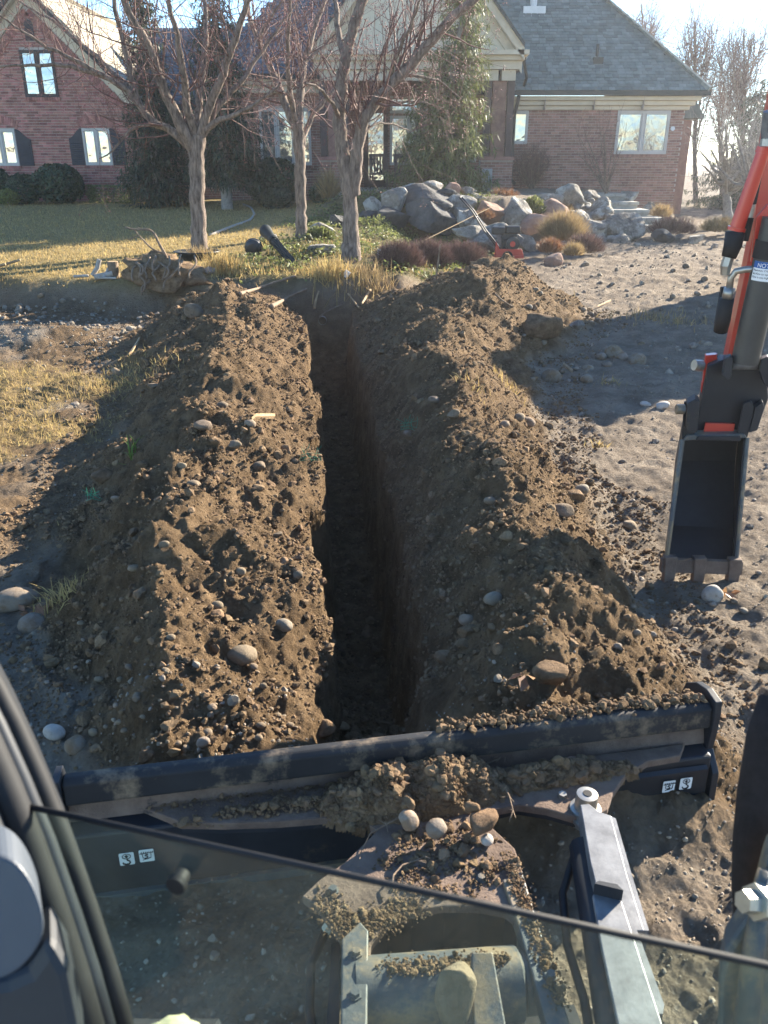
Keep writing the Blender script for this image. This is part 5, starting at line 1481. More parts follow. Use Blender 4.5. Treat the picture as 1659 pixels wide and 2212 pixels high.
# end plates
def arc(cx, cz, r0, r1, a0, a1, n):
    return [(cx + r0 * math.cos(a), cz + r1 * math.sin(a)) for a in np.linspace(a0, a1, n)]
outer = [(-0.062, 0.445), (0.00, 0.455), (0.06, 0.44), (0.115, 0.40), (0.135, 0.34), (0.135, 0.28), (0.12, 0.22), (0.07, 0.20), (0.0, 0.19), (-0.062, 0.26), (-0.068, 0.33), (-0.068, 0.40)]
inner = [(-0.010, 0.375), (0.015, 0.385), (0.045, 0.385), (0.075, 0.370), (0.092, 0.335), (0.092, 0.30), (0.082, 0.265), (0.055, 0.25), (0.025, 0.262), (0.002, 0.295), (-0.010, 0.325), (-0.014, 0.352)]
ep = MB().ring([bl(SR + 0.002, t, z) for t, z in outer], [bl(SR + 0.002, t, z) for t, z in inner], bl(0.024, 0, 0) - bl(0, 0, 0))
ep.prism([bl(SR + 0.002, t, z) for t, z in [(-0.062, 0.26), (0.0, 0.19), (0.07, 0.20), (0.12, 0.22), (0.10, 0.10), (0.055, -0.01), (-0.125, -0.01), (-0.115, 0.20)]], bl(0.024, 0, 0) - bl(0, 0, 0))
ep.build("end_plate", M['black_paint'], blade, bevel=0.003)
MB().prism([bl(SL - 0.002, t, z) for t, z in [(-0.070, 0.44), (0.005, 0.44), (0.05, 0.30), (0.05, 0.02), (-0.115, 0.02), (-0.108, 0.26), (-0.070, 0.30)]], bl(-0.022, 0, 0) - bl(0, 0, 0)).build("end_plate", M['black_paint'], blade, bevel=0.003)
# rib near the right sticker panel
MB().prism(*extr([(-0.1065, 0.235), (-0.118, 0.225), (-0.118, 0.215), (-0.1065, 0.21)], 0.60, 0.98)).build("panel_rib", M['black_paint'], blade)
# stickers with lifting-hook and tie-down symbols
def sticker(s, z, hook, size=0.046):
    def q(a, b, o): return bl(s + a * size, -0.1075 - o, z + b * size)
    f = lambda pts, o, nm, mt, th=0.0012: MB().prism([q(a, b, o) for a, b in pts], BN3 * -th).build(nm, M[mt], blade)
    BN3 = np.array((BN[0], BN[1], 0))
    rnd = [(-.5 + .06, -.5), (.5 - .06, -.5), (.5, -.5 + .06), (.5, .5 - .06), (.5 - .06, .5), (-.5 + .06, .5), (-.5, .5 - .06), (-.5, -.5 + .06)]
    f([(a * 0.92, b) for a, b in rnd], 0.001, "sticker", 'white')
    m = MB()
    if hook:
        m.tube([q(0.26 * math.cos(a), 0.24 + 0.20 * math.sin(a), 0.0035) for a in np.linspace(0, 2 * math.pi, 17)], 0.0013, 4)
        m.prism([q(a, b, 0.003) for a, b in [(0, .36), (.16, .24), (.07, .24), (.07, .12), (-.07, .12), (-.07, .24), (-.16, .24)]], BN3 * -0.001)
        m.tube([q(a, b, 0.0035) for a, b in [(0.02, .04), (.02, -.06), (.16, -.16), (.20, -.28), (.10, -.40), (-.08, -.42), (-.22, -.34), (-.26, -.24)]], 0.0026, 4)
    else:
        m.tube([q(-0.44, .22, 0.0035), q(.44, .26, 0.0035)], 0.0014, 4)
        for k in range(6): m.tube([q(-0.34 + k * .14, .24, 0.0035), q(-0.28 + k * .14, .36, 0.0035)], 0.0012, 4)
        m.tube([q(-0.26, .2, 0.0035), q(-.24, -.12, 0.0035), q(0, -.26, 0.0035), q(.26, -.14, 0.0035), q(.28, .2, 0.0035)], 0.0013, 4)
        m.tube([q(a, b, 0.0035) for a, b in [(.10, .12), (-.04, .14), (-.10, .04), (.06, -.02), (.06, -.14), (-.12, -.18)]], 0.0022, 4)
        m.tube([q(-0.26, -.30, 0.0035), q(.26, -.18, 0.0035)], 0.0013, 4)
    m.build("symbol", M['ink'], blade)
sticker(-0.865, 0.165, True); sticker(-0.808, 0.168, False)
sticker(0.855, 0.165, False); sticker(0.915, 0.168, True)
# ---- ledge and push-frame top plate, outlined on its own level
ZF = 0.285
def pz(l, z): return [PZ(u, v, z) for u, v in l]
ledge = [(300, 1742), (700, 1700), (1100, 1655), (1480, 1606), (1470, 1632), (1400, 1644), (1352, 1672), (1325, 1712), (1312, 1748), (1280, 1768), (1240, 1764), (1180, 1747), (1120, 1738), (1072, 1748), (1062, 1786), (1090, 1812), (1112, 1832), (1128, 1880), (1145, 1935), (1165, 2000), (1118, 1990), (1090, 1968), (1040, 1958), (960, 1956), (890, 1968), (835, 1996), (802, 2040), (794, 2100), (756, 2100), (752, 2052), (738, 2030), (690, 1962), (652, 1936), (690, 1900), (745, 1862), (790, 1818), (816, 1792), (790, 1776), (700, 1766), (600, 1774), (480, 1778), (390, 1776)]
plate = MB().prism(pz(ledge, ZF), (0, 0, -0.028)).build("push_frame", M['dirty_paint'], exc, bevel=0.004)
# side arms, inner lips
MB().prism(pz([(738, 2028), (778, 1990), (796, 2010), (792, 2300), (735, 2300)], ZF + 0.012), (0, 0, -0.05)).build("arm_rail", M['frame_paint'], plate, bevel=0.004)
MB().prism(pz([(716, 2040), (734, 2032), (732, 2300), (700, 2300)], ZF - 0.10), (0, 0, -0.03)).build("arm_flange", M['black_paint'], plate)
MB().prism(pz([(1085, 1900), (1128, 1880), (1152, 1960), (1260, 2300), (1205, 2300), (1120, 2000)], ZF + 0.012), (0, 0, -0.05)).build("arm_rail", M['frame_paint'], plate, bevel=0.004)
hole = [(800, 2040), (835, 1992), (890, 1966), (960, 1954), (1040, 1956), (1092, 1968), (1120, 1992)]
hv = MB()
top = pz(hole, ZF - 0.029)
for a, b in zip(top[:-1], top[1:]):
    hv.prism([a, b, b + np.array((0, 0, -0.16)), a + np.array((0, 0, -0.16))], (0, 0.012, 0))
hv.build("frame_skirt", M['black_paint'], plate)
# back skirt under the arched ledge edges
for arch in ([(390, 1776), (480, 1778), (600, 1774), (700, 1766), (790, 1776), (816, 1792)], [(1072, 1748), (1120, 1738), (1180, 1747), (1240, 1764), (1280, 1768)]):
    am = MB(); tp = pz(arch, ZF - 0.001)
    for a, b in zip(tp[:-1], tp[1:]):
        am.prism([a, b, b + np.array((0, 0, -0.04)), a + np.array((0, 0, -0.04))], (0, 0.012, 0))
    am.build("arch_lip", M['black_paint'], plate)
# cross tube and lug
c0, c1 = PZ(770, 2150, 0.22), PZ(1175, 2120, 0.22)
MB().tube([c0, c0 + (c1 - c0) * 0.86, c0 + (c1 - c0) * 0.88, c1], [0.083, 0.083, 0.07, 0.07], 20).build("cross_tube", M['frame_paint'], plate, smooth=True, autosmooth=40)
lg = PZ(1040, 2150, 0.31)
MB().prism([lg + np.array(q) for q in [(-0.03, -0.14, -0.05), (0.05, -0.14, -0.05), (0.03, 0.06, 0.02), (-0.02, 0.06, 0.02)]], (0, 0, 0.045)).build("tube_lug", M['frame_paint'], plate, bevel=0.004)
# undercarriage floor below the frame, track frame outside the picture's lower edge
MB().prism(pz([(560, 2320), (1300, 2320), (1240, 2170), (760, 2200)], 0.12), (0, 0, -0.1)).build("undercarriage_beam", M['black_paint'], exc)
# ---- angle cylinder with galvanised guard
g0 = [(1254, 1738), (1272, 1736), (1292, 1752), (1320, 1762), (1352, 1880), (1392, 2010), (1330, 2010), (1300, 1960), (1275, 1860)]
cyl = MB().prism(pz(g0, 0.375), (0, 0, -0.012)).build("cylinder_guard", M['galv'], exc, bevel=0.002)
MB().prism(pz([(1318, 1762), (1330, 1768), (1362, 1880), (1402, 2010), (1392, 2010), (1352, 1880)], 0.374), (0, 0, -0.07)).build("guard_flange", M['galv'], cyl)
MB().prism(pz([(1254, 1738), (1257, 1740), (1278, 1860), (1303, 1960), (1333, 2010), (1330, 2010), (1300, 1960), (1275, 1860)], 0.374), (0, 0, -0.07)).build("guard_flange", M['galv'], cyl)
MB().prism(pz([(1280, 1932), (1290, 1926), (1330, 1934), (1344, 1948), (1470, 2330), (1360, 2330), (1298, 2040)], 0.405), (0, 0, -0.014)).build("lower_guard", M['galv'], cyl, bevel=0.003)
MB().prism(pz([(1344, 1950), (1356, 1955), (1435, 2170), (1432, 2190), (1412, 2190)], 0.395), (0, 0, -0.08)).build("lower_flange", M['galv'], cyl)
MB().prism([PZ(u, v, 0.405) for u, v in [(1281, 1931), (1290, 1925), (1330, 1933), (1343, 1946)]], (0, 0, 0.035)).build("guard_end", M['black_paint'], cyl)
MB().tube([PZ(1262, 1830, 0.30), PZ(1345, 2330, 0.27)], 0.042, 12).build("cylinder_barrel", M['black_paint'], cyl, smooth=True)
pp = PZ(1268, 1722, 0.33)
pin = MB().tube([pp + np.array((0, 0, -0.09)), pp + np.array((0, 0, -0.04)), pp + np.array((0, 0, -0.038)), pp + np.array((0, 0, 0.012)), pp + np.array((0, 0, 0.014))], [0.046, 0.046, 0.034, 0.031, 0.020], 20).build("pivot_pin", M['steel'], exc, smooth=True, autosmooth=40)
MB().tube([pp + np.array((0, 0, 0.0135)), pp + np.array((0, 0, 0.016))], [0.014, 0.013], 14).build("pin_shade_disc", M['ink'], pin)  # black disc stands in for the dark hollow of the pin
MB().prism([pp + np.array(q) for q in [(-0.075, 0.055, -0.07), (-0.05, 0.08, -0.07), (0.05, 0.03, -0.07), (0.06, -0.04, -0.07), (-0.03, -0.06, -0.07)]], (0, 0, 0.012)).build("keeper_plate", M['steel'], pin)
pb = pp + np.array((-0.058, 0.052, -0.057))
MB().tube([pb, pb + np.array((0, 0, 0.006)), pb + np.array((0, 0, 0.0065)), pb + np.array((0, 0, 0.024))], [0.02, 0.02, 0.013, 0.013], 6).build("bolt", M['steel'], pin)

# hydraulic hoses, clamps and bolts on the push frame
hz_ = MB().tube([PZ(u, v, z) for u, v, z in [(1275, 1800, 0.30), (1240, 1850, 0.27), (1215, 1930, 0.25), (1225, 2040, 0.25), (1262, 2160, 0.27), (1290, 2320, 0.28)]], 0.011, 8).build("hydraulic_hose", M['rubber'], exc, smooth=True)
MB().tube([PZ(1275, 1800, 0.30), PZ(1283, 1786, 0.31)], 0.016, 6).build("hose_fitting", M['steel'], hz_)
hz2 = MB().tube([PZ(u, v, z) for u, v, z in [(690, 2330, 0.16), (668, 2180, 0.15), (672, 2080, 0.15), (705, 2010, 0.17)]], 0.012, 8).build("hydraulic_hose", M['rubber'], exc, smooth=True)
MB().tube([PZ(705, 2010, 0.17), PZ(716, 1994, 0.19)], 0.016, 6).build("hose_fitting", M['steel'], hz2)
for (u, v) in ((770, 2060), (768, 2150), (1150, 1985), (1190, 2110), (1100, 1870), (720, 1925), (1040, 1900)):
    c_ = PZ(u, v, ZF + 0.012 if u > 1120 or 750 < u < 800 else ZF)
    MB().tube([c_, c_ + np.array((0, 0, 0.004)), c_ + np.array((0, 0, 0.0045)), c_ + np.array((0, 0, 0.014))], [0.016, 0.016, 0.011, 0.0105], 6).build("bolt", M['frame_paint'], plate)
# ---- bucket (mouth towards the cab, teeth in the ground)
YBK = 3.92
bx0 = PY(1474, 948, YBK + 0.10); bx1 = PY(1613, 944, YBK + 0.10); bx2 = PY(1588, 1222, YBK - 0.05); bx3 = PY(1438, 1216, YBK - 0.05)
back = np.array((0.10, 0.30, 0.0)); backb = np.array((0.07, 0.22, 0.12)); mid = np.array((0.11, 0.36, 0.10))
bk = MB()
def side(a, b, w):
    pts = [a, b, b + backb, (a + b) / 2 + mid, a + back]
    bk.prism(pts, w)
wv = np.array((0.014, 0, 0))
side(bx0, bx3, wv); side(bx1 - wv, bx2 - wv, wv)
bucket = bk.build("bucket", M['black_paint'], exc, bevel=0.002)
sh_ = MB()
secs = [(bx0, bx1), (bx0 + back, bx1 + back), ((bx0 + bx3) / 2 + mid, (bx1 + bx2) / 2 + mid), (bx3 + backb, bx2 + backb), (bx3, bx2)]
for (a, b), (c, d) in zip(secs[:-1], secs[1:]):
    sh_.prism([a + wv, b - wv, d - wv, c + wv], (0.004, 0.014, 0.004))
sh_.build("shell", M['black_paint'], bucket)
MB().tube([bx0 + np.array((-0.004, -0.01, 0)), bx3 + np.array((-0.004, -0.01, 0))], 0.013, 6).build("side_cutter", M['frame_paint'], bucket)
MB().tube([bx1 + np.array((0.0, -0.01, 0)), bx2 + np.array((0.0, -0.01, 0))], 0.010, 6).build("side_cutter", M['frame_paint'], bucket)
MB().prism([bx3 + np.array((-.03, -.02, 0.03)), bx2 + np.array((.03, -.02, 0.03)), bx2 + np.array((.03, -.03, -.04)), bx3 + np.array((-.03, -.03, -.04))], (0, 0.03, 0)).build("lip_plate", M['dirty_paint'], bucket)
for f in (0.04, 0.46, 0.96):
    c = bx3 + (bx2 - bx3) * f
    MB().prism([c + np.array(q) for q in [(-0.034, -0.035, 0.05), (0.034, -0.035, 0.05), (0.026, -0.055, -0.14), (-0.026, -0.055, -0.14)]], (0, 0.05, 0)).build("tooth", M['dirty_paint'], bucket, bevel=0.006)
def slab(pix, Y, th, nm, mt, par, bev=0.004):
    return MB().prism([PY(u, v, Y) for u, v in pix], (0.3 * th, th, 0)).build(nm, M[mt], par, bevel=bev)
# bucket ears, cross plate
slab([(1472, 948), (1478, 868), (1500, 866), (1506, 880), (1500, 950)], YBK + 0.10, 0.02, "ear", 'black_paint', bucket)
slab([(1590, 950), (1606, 872), (1622, 866), (1630, 880), (1614, 948)], YBK + 0.10, 0.02, "ear", 'black_paint', bucket)
slab([(1476, 952), (1484, 940), (1608, 938), (1613, 946)], YBK + 0.08, 0.16, "cross_plate", 'frame_paint', bucket)
# quick coupler
cp = slab([(1498, 948), (1512, 880), (1530, 790), (1560, 778), (1655, 782), (1660, 860), (1640, 916), (1610, 940)], YBK + 0.16, 0.14, "quick_coupler", 'black_paint', exc, 0.006)
slab([(1482, 930), (1484, 872), (1502, 862), (1512, 868), (1506, 935)], YBK + 0.02, 0.10, "coupler_cheek", 'black_paint', cp)
slab([(1560, 812), (1566, 775), (1580, 768), (1584, 776), (1580, 815), (1572, 822)], YBK + 0.06, 0.06, "coupler_hook", 'black_paint', cp, 0.006)
slab([(1640, 800), (1644, 776), (1660, 770), (1676, 790), (1672, 850), (1650, 830)], YBK + 0.06, 0.06, "coupler_hook", 'black_paint', cp, 0.006)
slab([(1520, 933), (1524, 914), (1588, 916), (1584, 936)], YBK + 0.135, 0.02, "coupler_latch", 'red_paint', cp, 0.002)
slab([(1502, 952), (1508, 942), (1600, 942), (1600, 954)], YBK + 0.07, 0.06, "coupler_bar", 'black_paint', cp)
slab([(1618, 935), (1632, 880), (1648, 868), (1652, 880), (1636, 930)], YBK + 0.09, 0.06, "coupler_cheek", 'black_paint', cp)
a, b = PY(1580, 789, YBK + 0.12), PY(1650, 790, YBK + 0.12)
MB().tube([a, b], 0.022, 12).build("coupler_pin", M['galv'], cp, smooth=True)
a = PY(1478, 884, YBK + 0.05); MB().tube([a, a + np.array((-0.04, 0, 0))], 0.025, 10).build("pin_boss", M['frame_paint'], cp)
# ---- dipper arm, tubes, cylinder
arm = MB().prism([PY(u, v, 4.16) for u, v in [(1563, 812), (1612, 808), (1720, 500), (1790, 200), (1800, -60), (1700, -60), (1668, 200), (1645, 340), (1628, 500)]], (0.06, 0.20, 0)).build("dipper_arm", M['red_paint'], exc, bevel=0.006)
slab([(1515, 850), (1520, 800), (1524, 768), (1548, 766), (1552, 785), (1538, 800), (1528, 850)], YBK + 0.22, 0.05, "tip_bracket", 'red_paint', arm)
MB().tube([PY(1540, 764, YBK + 0.30), PY(1540, 775, YBK + 0.30)], 0.022, 12).build("grease_boss", M['red_paint'], arm)
a = PY(1516, 790, YBK + 0.24); MB().tube([a, a + np.array((-0.045, -0.01, 0.006))], [0.03, 0.028], 12).build("pin_boss", M['steel'], arm, smooth=True, autosmooth=40)
slab([(1514, 848), (1516, 826), (1528, 824), (1530, 846)], YBK + 0.22, 0.05, "stop_block", 'red_paint', arm)
slab([(1622, 566), (1634, 470), (1660, 440), (1672, 560), (1646, 590)], 4.02, 0.05, "cylinder_lug", 'red_paint', arm)
c0, c1 = PY(1609, 782, 4.02), PY(1680, 470, 3.98)
bar = MB().tube([c0, c1], 0.066, 20).build("bucket_cylinder", M['grey_barrel'], exc, smooth=True, autosmooth=40)
ax = (c1 - c0) / np.linalg.norm(c1 - c0)
cf = c0 + (c1 - c0) * 0.50
MB().tube([cf + ax * 0.16, cf + ax * 0.24], 0.073, 20).build("gland", M['rubber'], bar, smooth=True, autosmooth=40)
# notice label curved on the barrel, facing the cab
vw = EYE - cf; vw = vw - ax * (vw @ ax); vw /= np.linalg.norm(vw)
sd = np.cross(ax, vw)
def onb(phi, h, rad=0.0668):
    return cf + ax * h + rad * (vw * math.cos(phi) + sd * math.sin(phi))
def patch(p0, p1, h0, h1, rad, nm, mt):
    N = 10; m = MB(); vs = []
    for k in range(N + 1):
        f = p0 + (p1 - p0) * k / N
        vs += [onb(f, h0, rad), onb(f, h1, rad)]
    for k in range(N + 1):
        f = p0 + (p1 - p0) * k / N
        vs += [onb(f, h0, rad - 0.0006), onb(f, h1, rad - 0.0006)]
    n2 = 2 * (N + 1)
    fs = [(2 * k, 2 * k + 1, 2 * k + 3, 2 * k + 2) for k in range(N)] + [(n2 + 2 * k, n2 + 2 * k + 2, n2 + 2 * k + 3, n2 + 2 * k + 1) for k in range(N)]
    m.add(vs, fs); return m.build(nm, M[mt], bar)
patch(-0.95, 0.95, 0.062, 0.150, 0.0672, "notice_label", 'white')
patch(-0.95, 0.95, 0.120, 0.150, 0.0680, "notice_band", 'blue')
def lettering(txt, phi0, h, size, mt, rad=0.0690):
    cu = bpy.data.curves.new("lettering", 'FONT'); cu.body = txt; cu.size = size; cu.extrude = 0.0002
    tmp = bpy.data.objects.new("lettering", cu); COL.objects.link(tmp)
    dg = bpy.context.evaluated_depsgraph_get(); dg.update()
    me = bpy.data.meshes.new_from_object(tmp.evaluated_get(dg))
    bpy.data.objects.remove(tmp)
    for v in me.vertices:
        x, y, z = v.co
        p = onb(phi0 + x / rad, h + y, rad + z)
        v.co = p
    me.materials.clear(); me.materials.append(M[mt])
    o = bpy.data.objects.new("lettering", me); link(o, bar)
lettering("NOTICE", -0.62, 0.1245, 0.026, 'white')
for k, tx in enumerate(("Maximum 210 bar", "Set flow to operate", "Flow is too high may")):
    lettering(tx, -0.86, 0.106 - k * 0.0155, 0.0125, 'ink')
# hydraulic tubes and hoses on the arm's near side
t0, t1 = PY(1590, 498, 4.06), PY(1652, 318, 4.02)
hy = MB().tube([t0, t0 + (t1 - t0) * 0.04, t0 + (t1 - t0) * 0.041, t0 + (t1 - t0) * 0.93, t0 + (t1 - t0) * 0.931, t1], [0.042, 0.042, 0.034, 0.030, 0.034, 0.034], 14).build("hydraulic_tube", M['red_paint'], exc, smooth=True, autosmooth=40)
MB().tube([PY(1653, 316, 4.02), PY(1656, 300, 4.02)], 0.026, 6).build("fitting", M['steel'], hy)
MB().tube([PY(1655, 302, 4.02), PY(1659, 282, 4.02), PY(1664, 240, 4.0)], [0.022, 0.03, 0.03], 10).build("hose", M['galv'], hy)
MB().tube([PY(1588, 500, 4.06), PY(1583, 530, 4.06), PY(1574, 556, 4.06)], [0.044, 0.042, 0.034], 12).build("rubber_sleeve", M['rubber'], hy, smooth=True)
MB().tube([PY(1574, 556, 4.06), PY(1568, 575, 4.06), PY(1566, 594, 4.06)], [0.026, 0.026, 0.02], 6).build("fitting", M['steel'], hy)
MB().tube([PY(1640, 580, 3.99), PY(1612, 582, 4.02), PY(1590, 586, 4.05), PY(1579, 600, 4.06), PY(1575, 625, 4.06)], 0.016, 10).build("elbow_pipe", M['steel'], hy, smooth=True)
MB().tube([PY(1576, 622, 4.06), PY(1571, 645, 4.06)], 0.026, 12).build("crimp_collar", M['steel'], hy, smooth=True)
MB().tube([PY(1570, 645, 4.06), PY(1562, 690, 4.08), PY(1556, 715, 4.10)], [0.034, 0.036, 0.034], 12).build("rubber_sleeve", M['rubber'], hy, smooth=True)
MB().tube([PY(1618, 470, 4.10), PY(1606, 520, 4.10)], 0.024, 8).build("hose", M['rubber'], hy)
MB().tube([PY(1618, 470, 4.10), PY(1624, 440, 4.10)], 0.018, 8).build("fitting", M['steel'], hy)
MB().tube([PY(1624, 440, 4.10), PY(1640, 360, 4.08)], 0.022, 8).build("hose", M['rubber'], hy)
MB().tube([PY(1556, 700, 4.22), PY(1570, 620, 4.22)], 0.03, 10).build("hose", M['rubber'], hy)

# ---- cab front: lower windshield, rubber edge, pillar, trim
ZE = 1.45
eA, eB = PZ(40, 1741, ZE), PZ(1900, 2142, ZE)
dn = np.array((0.02, -0.01, -0.80))
nrm = np.cross(eB - eA, dn); nrm /= np.linalg.norm(nrm)
pane = MB().prism([eA, eB, eB + dn, eA + dn], nrm * 0.005).build("windshield", M['pane'], exc)
MB().tube([eA + np.array((0, 0, 0.002)), eB + np.array((0, 0, 0.002))], 0.0031, 8).build("rubber_edge", M['rubber'], pane, smooth=True)
bp = PZ(395, 1888, ZE)
def on_pane(u, v):
    d = ray(u, v); t = ((eA - EYE) @ nrm) / (d @ nrm); return EYE + d * t
bp = on_pane(395, 1888)
sgn = -1.0 if nrm[1] > 0 else 1.0
fr_ = nrm * sgn
MB().tube([bp, bp + fr_ * 0.010, bp + fr_ * 0.0105, bp + fr_ * 0.016], [0.0085, 0.0085, 0.011, 0.010], 16).build("rubber_bumper", M['rubber'], pane, smooth=True, autosmooth=40)
edge = [(-80, 1345), (-22, 1455), (33, 1562), (86, 1680), (140, 1812), (196, 1970), (238, 2100), (282, 2260)]
pil = MB()
P0 = [PD(u, v, 0.86) for u, v in edge]
P1 = [PD(u - 330, v + 70, 0.80) for u, v in edge]
pil.add(P0 + P1 + [p + np.array((-0.02, 0.05, 0)) for p in P0] + [p + np.array((-0.02, 0.05, 0)) for p in P1], [])
n_ = len(edge)
for k in range(n_ - 1):
    pil.f += [(k, k + 1, n_ + k + 1, n_ + k), (2 * n_ + k, 3 * n_ + k, 3 * n_ + k + 1, 2 * n_ + k + 1), (k, 2 * n_ + k, 2 * n_ + k + 1, k + 1)]
pillar = pil.build("cab_pillar", M['cabtrim'], exc, smooth=True)
for du, rad, dep, mt in ((-4, 0.011, 0.852, 'rubber'), (-40, 0.010, 0.835, 'cabtrim'), (-80, 0.017, 0.82, 'rubber'), (-140, 0.012, 0.80, 'cabtrim'), (-190, 0.02, 0.79, 'cabtrim')):
    MB().tube([PD(u + du, v - du * 0.12, dep) for u, v in edge], rad, 10).build("door_seal", M[mt], pillar, smooth=True)
pad = resample([PD(u, v, 0.72) for u, v in [(-70, 1850), (-20, 1846), (15, 1852), (45, 1872), (70, 1910), (88, 1955), (98, 2000), (92, 2035), (70, 2070), (40, 2100), (5, 2118), (-70, 2128)]], 0.006)
MB().prism(list(pad), (-0.02, 0.04, 0)).build("side_panel", M['cabgrey'], exc, bevel=0.003)
MB().prism([PD(u, v, 0.715) for u, v in [(-60, 2130), (15, 2120), (60, 2100), (110, 2030), (150, 2100), (190, 2300), (-60, 2300)]], (-0.02, 0.05, 0)).build("door_panel", M['cabtrim'], exc, bevel=0.01)
# hose sleeve and bracket at the right
hs_ = MB().tube([PD(u, v, 1.18) for u, v in [(1690, 1500), (1655, 1600), (1632, 1720), (1622, 1830), (1618, 1930), (1626, 2030), (1645, 2110)]], [0.030, 0.028, 0.026, 0.026, 0.024, 0.024, 0.024], 14).build("hose_sleeve", M['sleeve'], exc, smooth=True)
MB().tube([PD(u, v, 1.25) for u, v in [(1690, 1640), (1675, 1760), (1650, 1860), (1640, 1930)]], 0.018, 10).build("hose", M['rubber'], hs_, smooth=True)
brk = [(1600, 2010), (1625, 1975), (1655, 1860), (1700, 1820), (1760, 1900), (1760, 2300), (1548, 2300), (1552, 2120), (1566, 2060)]
bk_ = MB().prism([PD(u, v, 1.08) for u, v in brk], (0.02, 0.05, 0)).build("boom_bracket", M['frame_paint'], exc, bevel=0.008)
q = PD(1622, 1948, 1.05)
ex_ = np.array((-0.92, -0.25, 0.30)); ex_ /= np.linalg.norm(ex_)
MB().tube([q - ex_ * 0.028, q - ex_ * 0.006, q - ex_ * 0.0055, q + ex_ * 0.014], [0.024, 0.024, 0.0155, 0.0145], 6).build("bolt", M['steel'], bk_)
MB().tube([PD(1655, 1880, 1.07), PD(1630, 2040, 1.06), PD(1605, 2300, 1.05)], [0.010, 0.014, 0.018], 8).build("bracket_rib", M['frame_paint'], bk_, smooth=True)

# ---- soil lying on blade and frame
def heap(name, label, C, rx, ry, h, z0, seed, n=2600, smin=0.004, patch_=True):
    """soil mound patch + clods on a machine surface"""
    r = np.random.default_rng(seed)
    g = 70
    X, Y_ = np.meshgrid(np.linspace(-1, 1, g), np.linspace(-1, 1, g), indexing='ij')
    R2 = X ** 2 + Y_ ** 2
    wx, wy = C[0] + BE[0] * X * rx + BN[0] * Y_ * ry, C[1] + BE[1] * X * rx + BN[1] * Y_ * ry
    def hh(X, Y_, wx, wy):
        R2 = X ** 2 + Y_ ** 2
        return z0 - 0.012 + (h + 0.02) * np.clip(1 - R2, 0, 1) ** 0.8 * (1 + 0.9 * vnoise(wx, wy, 0.09, seed)) + 0.02 * vnoise(wx, wy, 0.035, seed + 1) + 0.018 * domes(wx, wy, 0.03, seed + 3, 0.8) * 0.8
    Z = hh(X, Y_, wx, wy) - 0.03 * (R2 > 0.97)
    V = np.stack([wx, wy, Z], -1).reshape(-1, 3)
    i = np.arange(g * g).reshape(g, g)
    F = np.stack([i[:-1, :-1], i[:-1, 1:], i[1:, 1:], i[1:, :-1]], -1).reshape(-1, 4)
    keep = (R2.reshape(-1)[F] < 1.05).all(axis=1)
    if patch_:
        o = mesh_obj(name, np_mesh(name, V, F[keep], True), M['clod']); tag(o, label, "soil", kind="stuff")
    n = int(n * 1.5)
    a = r.uniform(0, 2 * math.pi, n); q = r.random(n) ** 0.6
    x, y = np.cos(a) * q, np.sin(a) * q
    wx, wy = C[0] + BE[0] * x * rx + BN[0] * y * ry, C[1] + BE[1] * x * rx + BN[1] * y * ry
    Pq = np.stack([wx, wy, hh(x, y, wx, wy)], -1)
    S = np.clip(smin * (1 - r.random(n) * 0.997) ** -0.36, smin, 0.026)
    joined_clods(name + "_clods", Pq, S, M['clod'], big=0.012, label=label.replace("heap of", "loose lumps on the heap of"), cat="soil")
c = PZ(900, 1708, 0.30); heap("blade_soil", "heap of dark soil piled on the middle of the blade ledge", c, 0.31, 0.115, 0.085, 0.285, 201, 2600)
c = PZ(1150, 1676, 0.30); heap("ledge_soil", "heap of fine soil along the right of the blade ledge", c, 0.36, 0.055, 0.025, 0.285, 205, 1500)
c = PZ(960, 1850, 0.29); heap("frame_soil", "heap of dry crumbs scattered on the push frame plate", c, 0.20, 0.16, 0.0, 0.287, 209, 1100, 0.003, False)
c = PZ(610, 1742, 0.29); heap("crust_soil", "heap of thin crusted dirt on the left of the blade ledge", c, 0.32, 0.035, 0.0, 0.287, 213, 700, 0.003, False)
# spill on the blade's top edge
n_ = 900
s_ = rng.uniform(0.05, 0.98, n_) ** 0.8; t_ = rng.normal(-0.005, 0.016, n_)
Pq = np.array([bl(a, b, 0.425 + 0.012 * rng.random()) for a, b in zip(s_, t_)])
joined_clods("blade_edge_soil", Pq, np.clip(0.004 * (1 - rng.random(n_) * 0.996) ** -0.45, 0.004, 0.02), M['clod'], big=0.012, label="reddish soil spilled along the blade's top edge", cat="soil")
# dry crumbs caught on the frame rails, round the opening and on the cross tube
def crumbs_along(path, z, n, spread, label, name):
    pts = np.array([PZ(u, v, z) for u, v in path])
    d = np.concatenate([[0], np.cumsum(np.linalg.norm(np.diff(pts, axis=0), axis=1))])
    t = rng.random(n) * d[-1]
    Q = np.stack([np.interp(t, d, pts[:, k]) for k in range(3)], -1)
    Q[:, :2] += rng.normal(0, spread, (n, 2)); Q[:, 2] += 0.001
    joined_clods(name, Q, np.clip(0.0022 * (1 - rng.random(n) * 0.995) ** -0.38, 0.0022, 0.012), M['clod'], big=0.008, label=label, cat="soil")
crumbs_along([(700, 1950), (760, 2010), (800, 2000), (850, 1975), (900, 1960)], ZF + 0.001, 1500, 0.022, "dry crumbs caught on the left shoulder of the push frame", "frame_crumbs")
crumbs_along([(1100, 1850), (1125, 1930), (1150, 2000), (1185, 2090), (1215, 2170)], ZF + 0.013, 1100, 0.012, "dry crumbs lying along the right push frame rail", "rail_crumbs")
crumbs_along([(830, 2095), (900, 2086), (1000, 2078), (1090, 2070)], 0.303, 700, 0.012, "dry crumbs on top of the cross tube", "tube_crumbs")
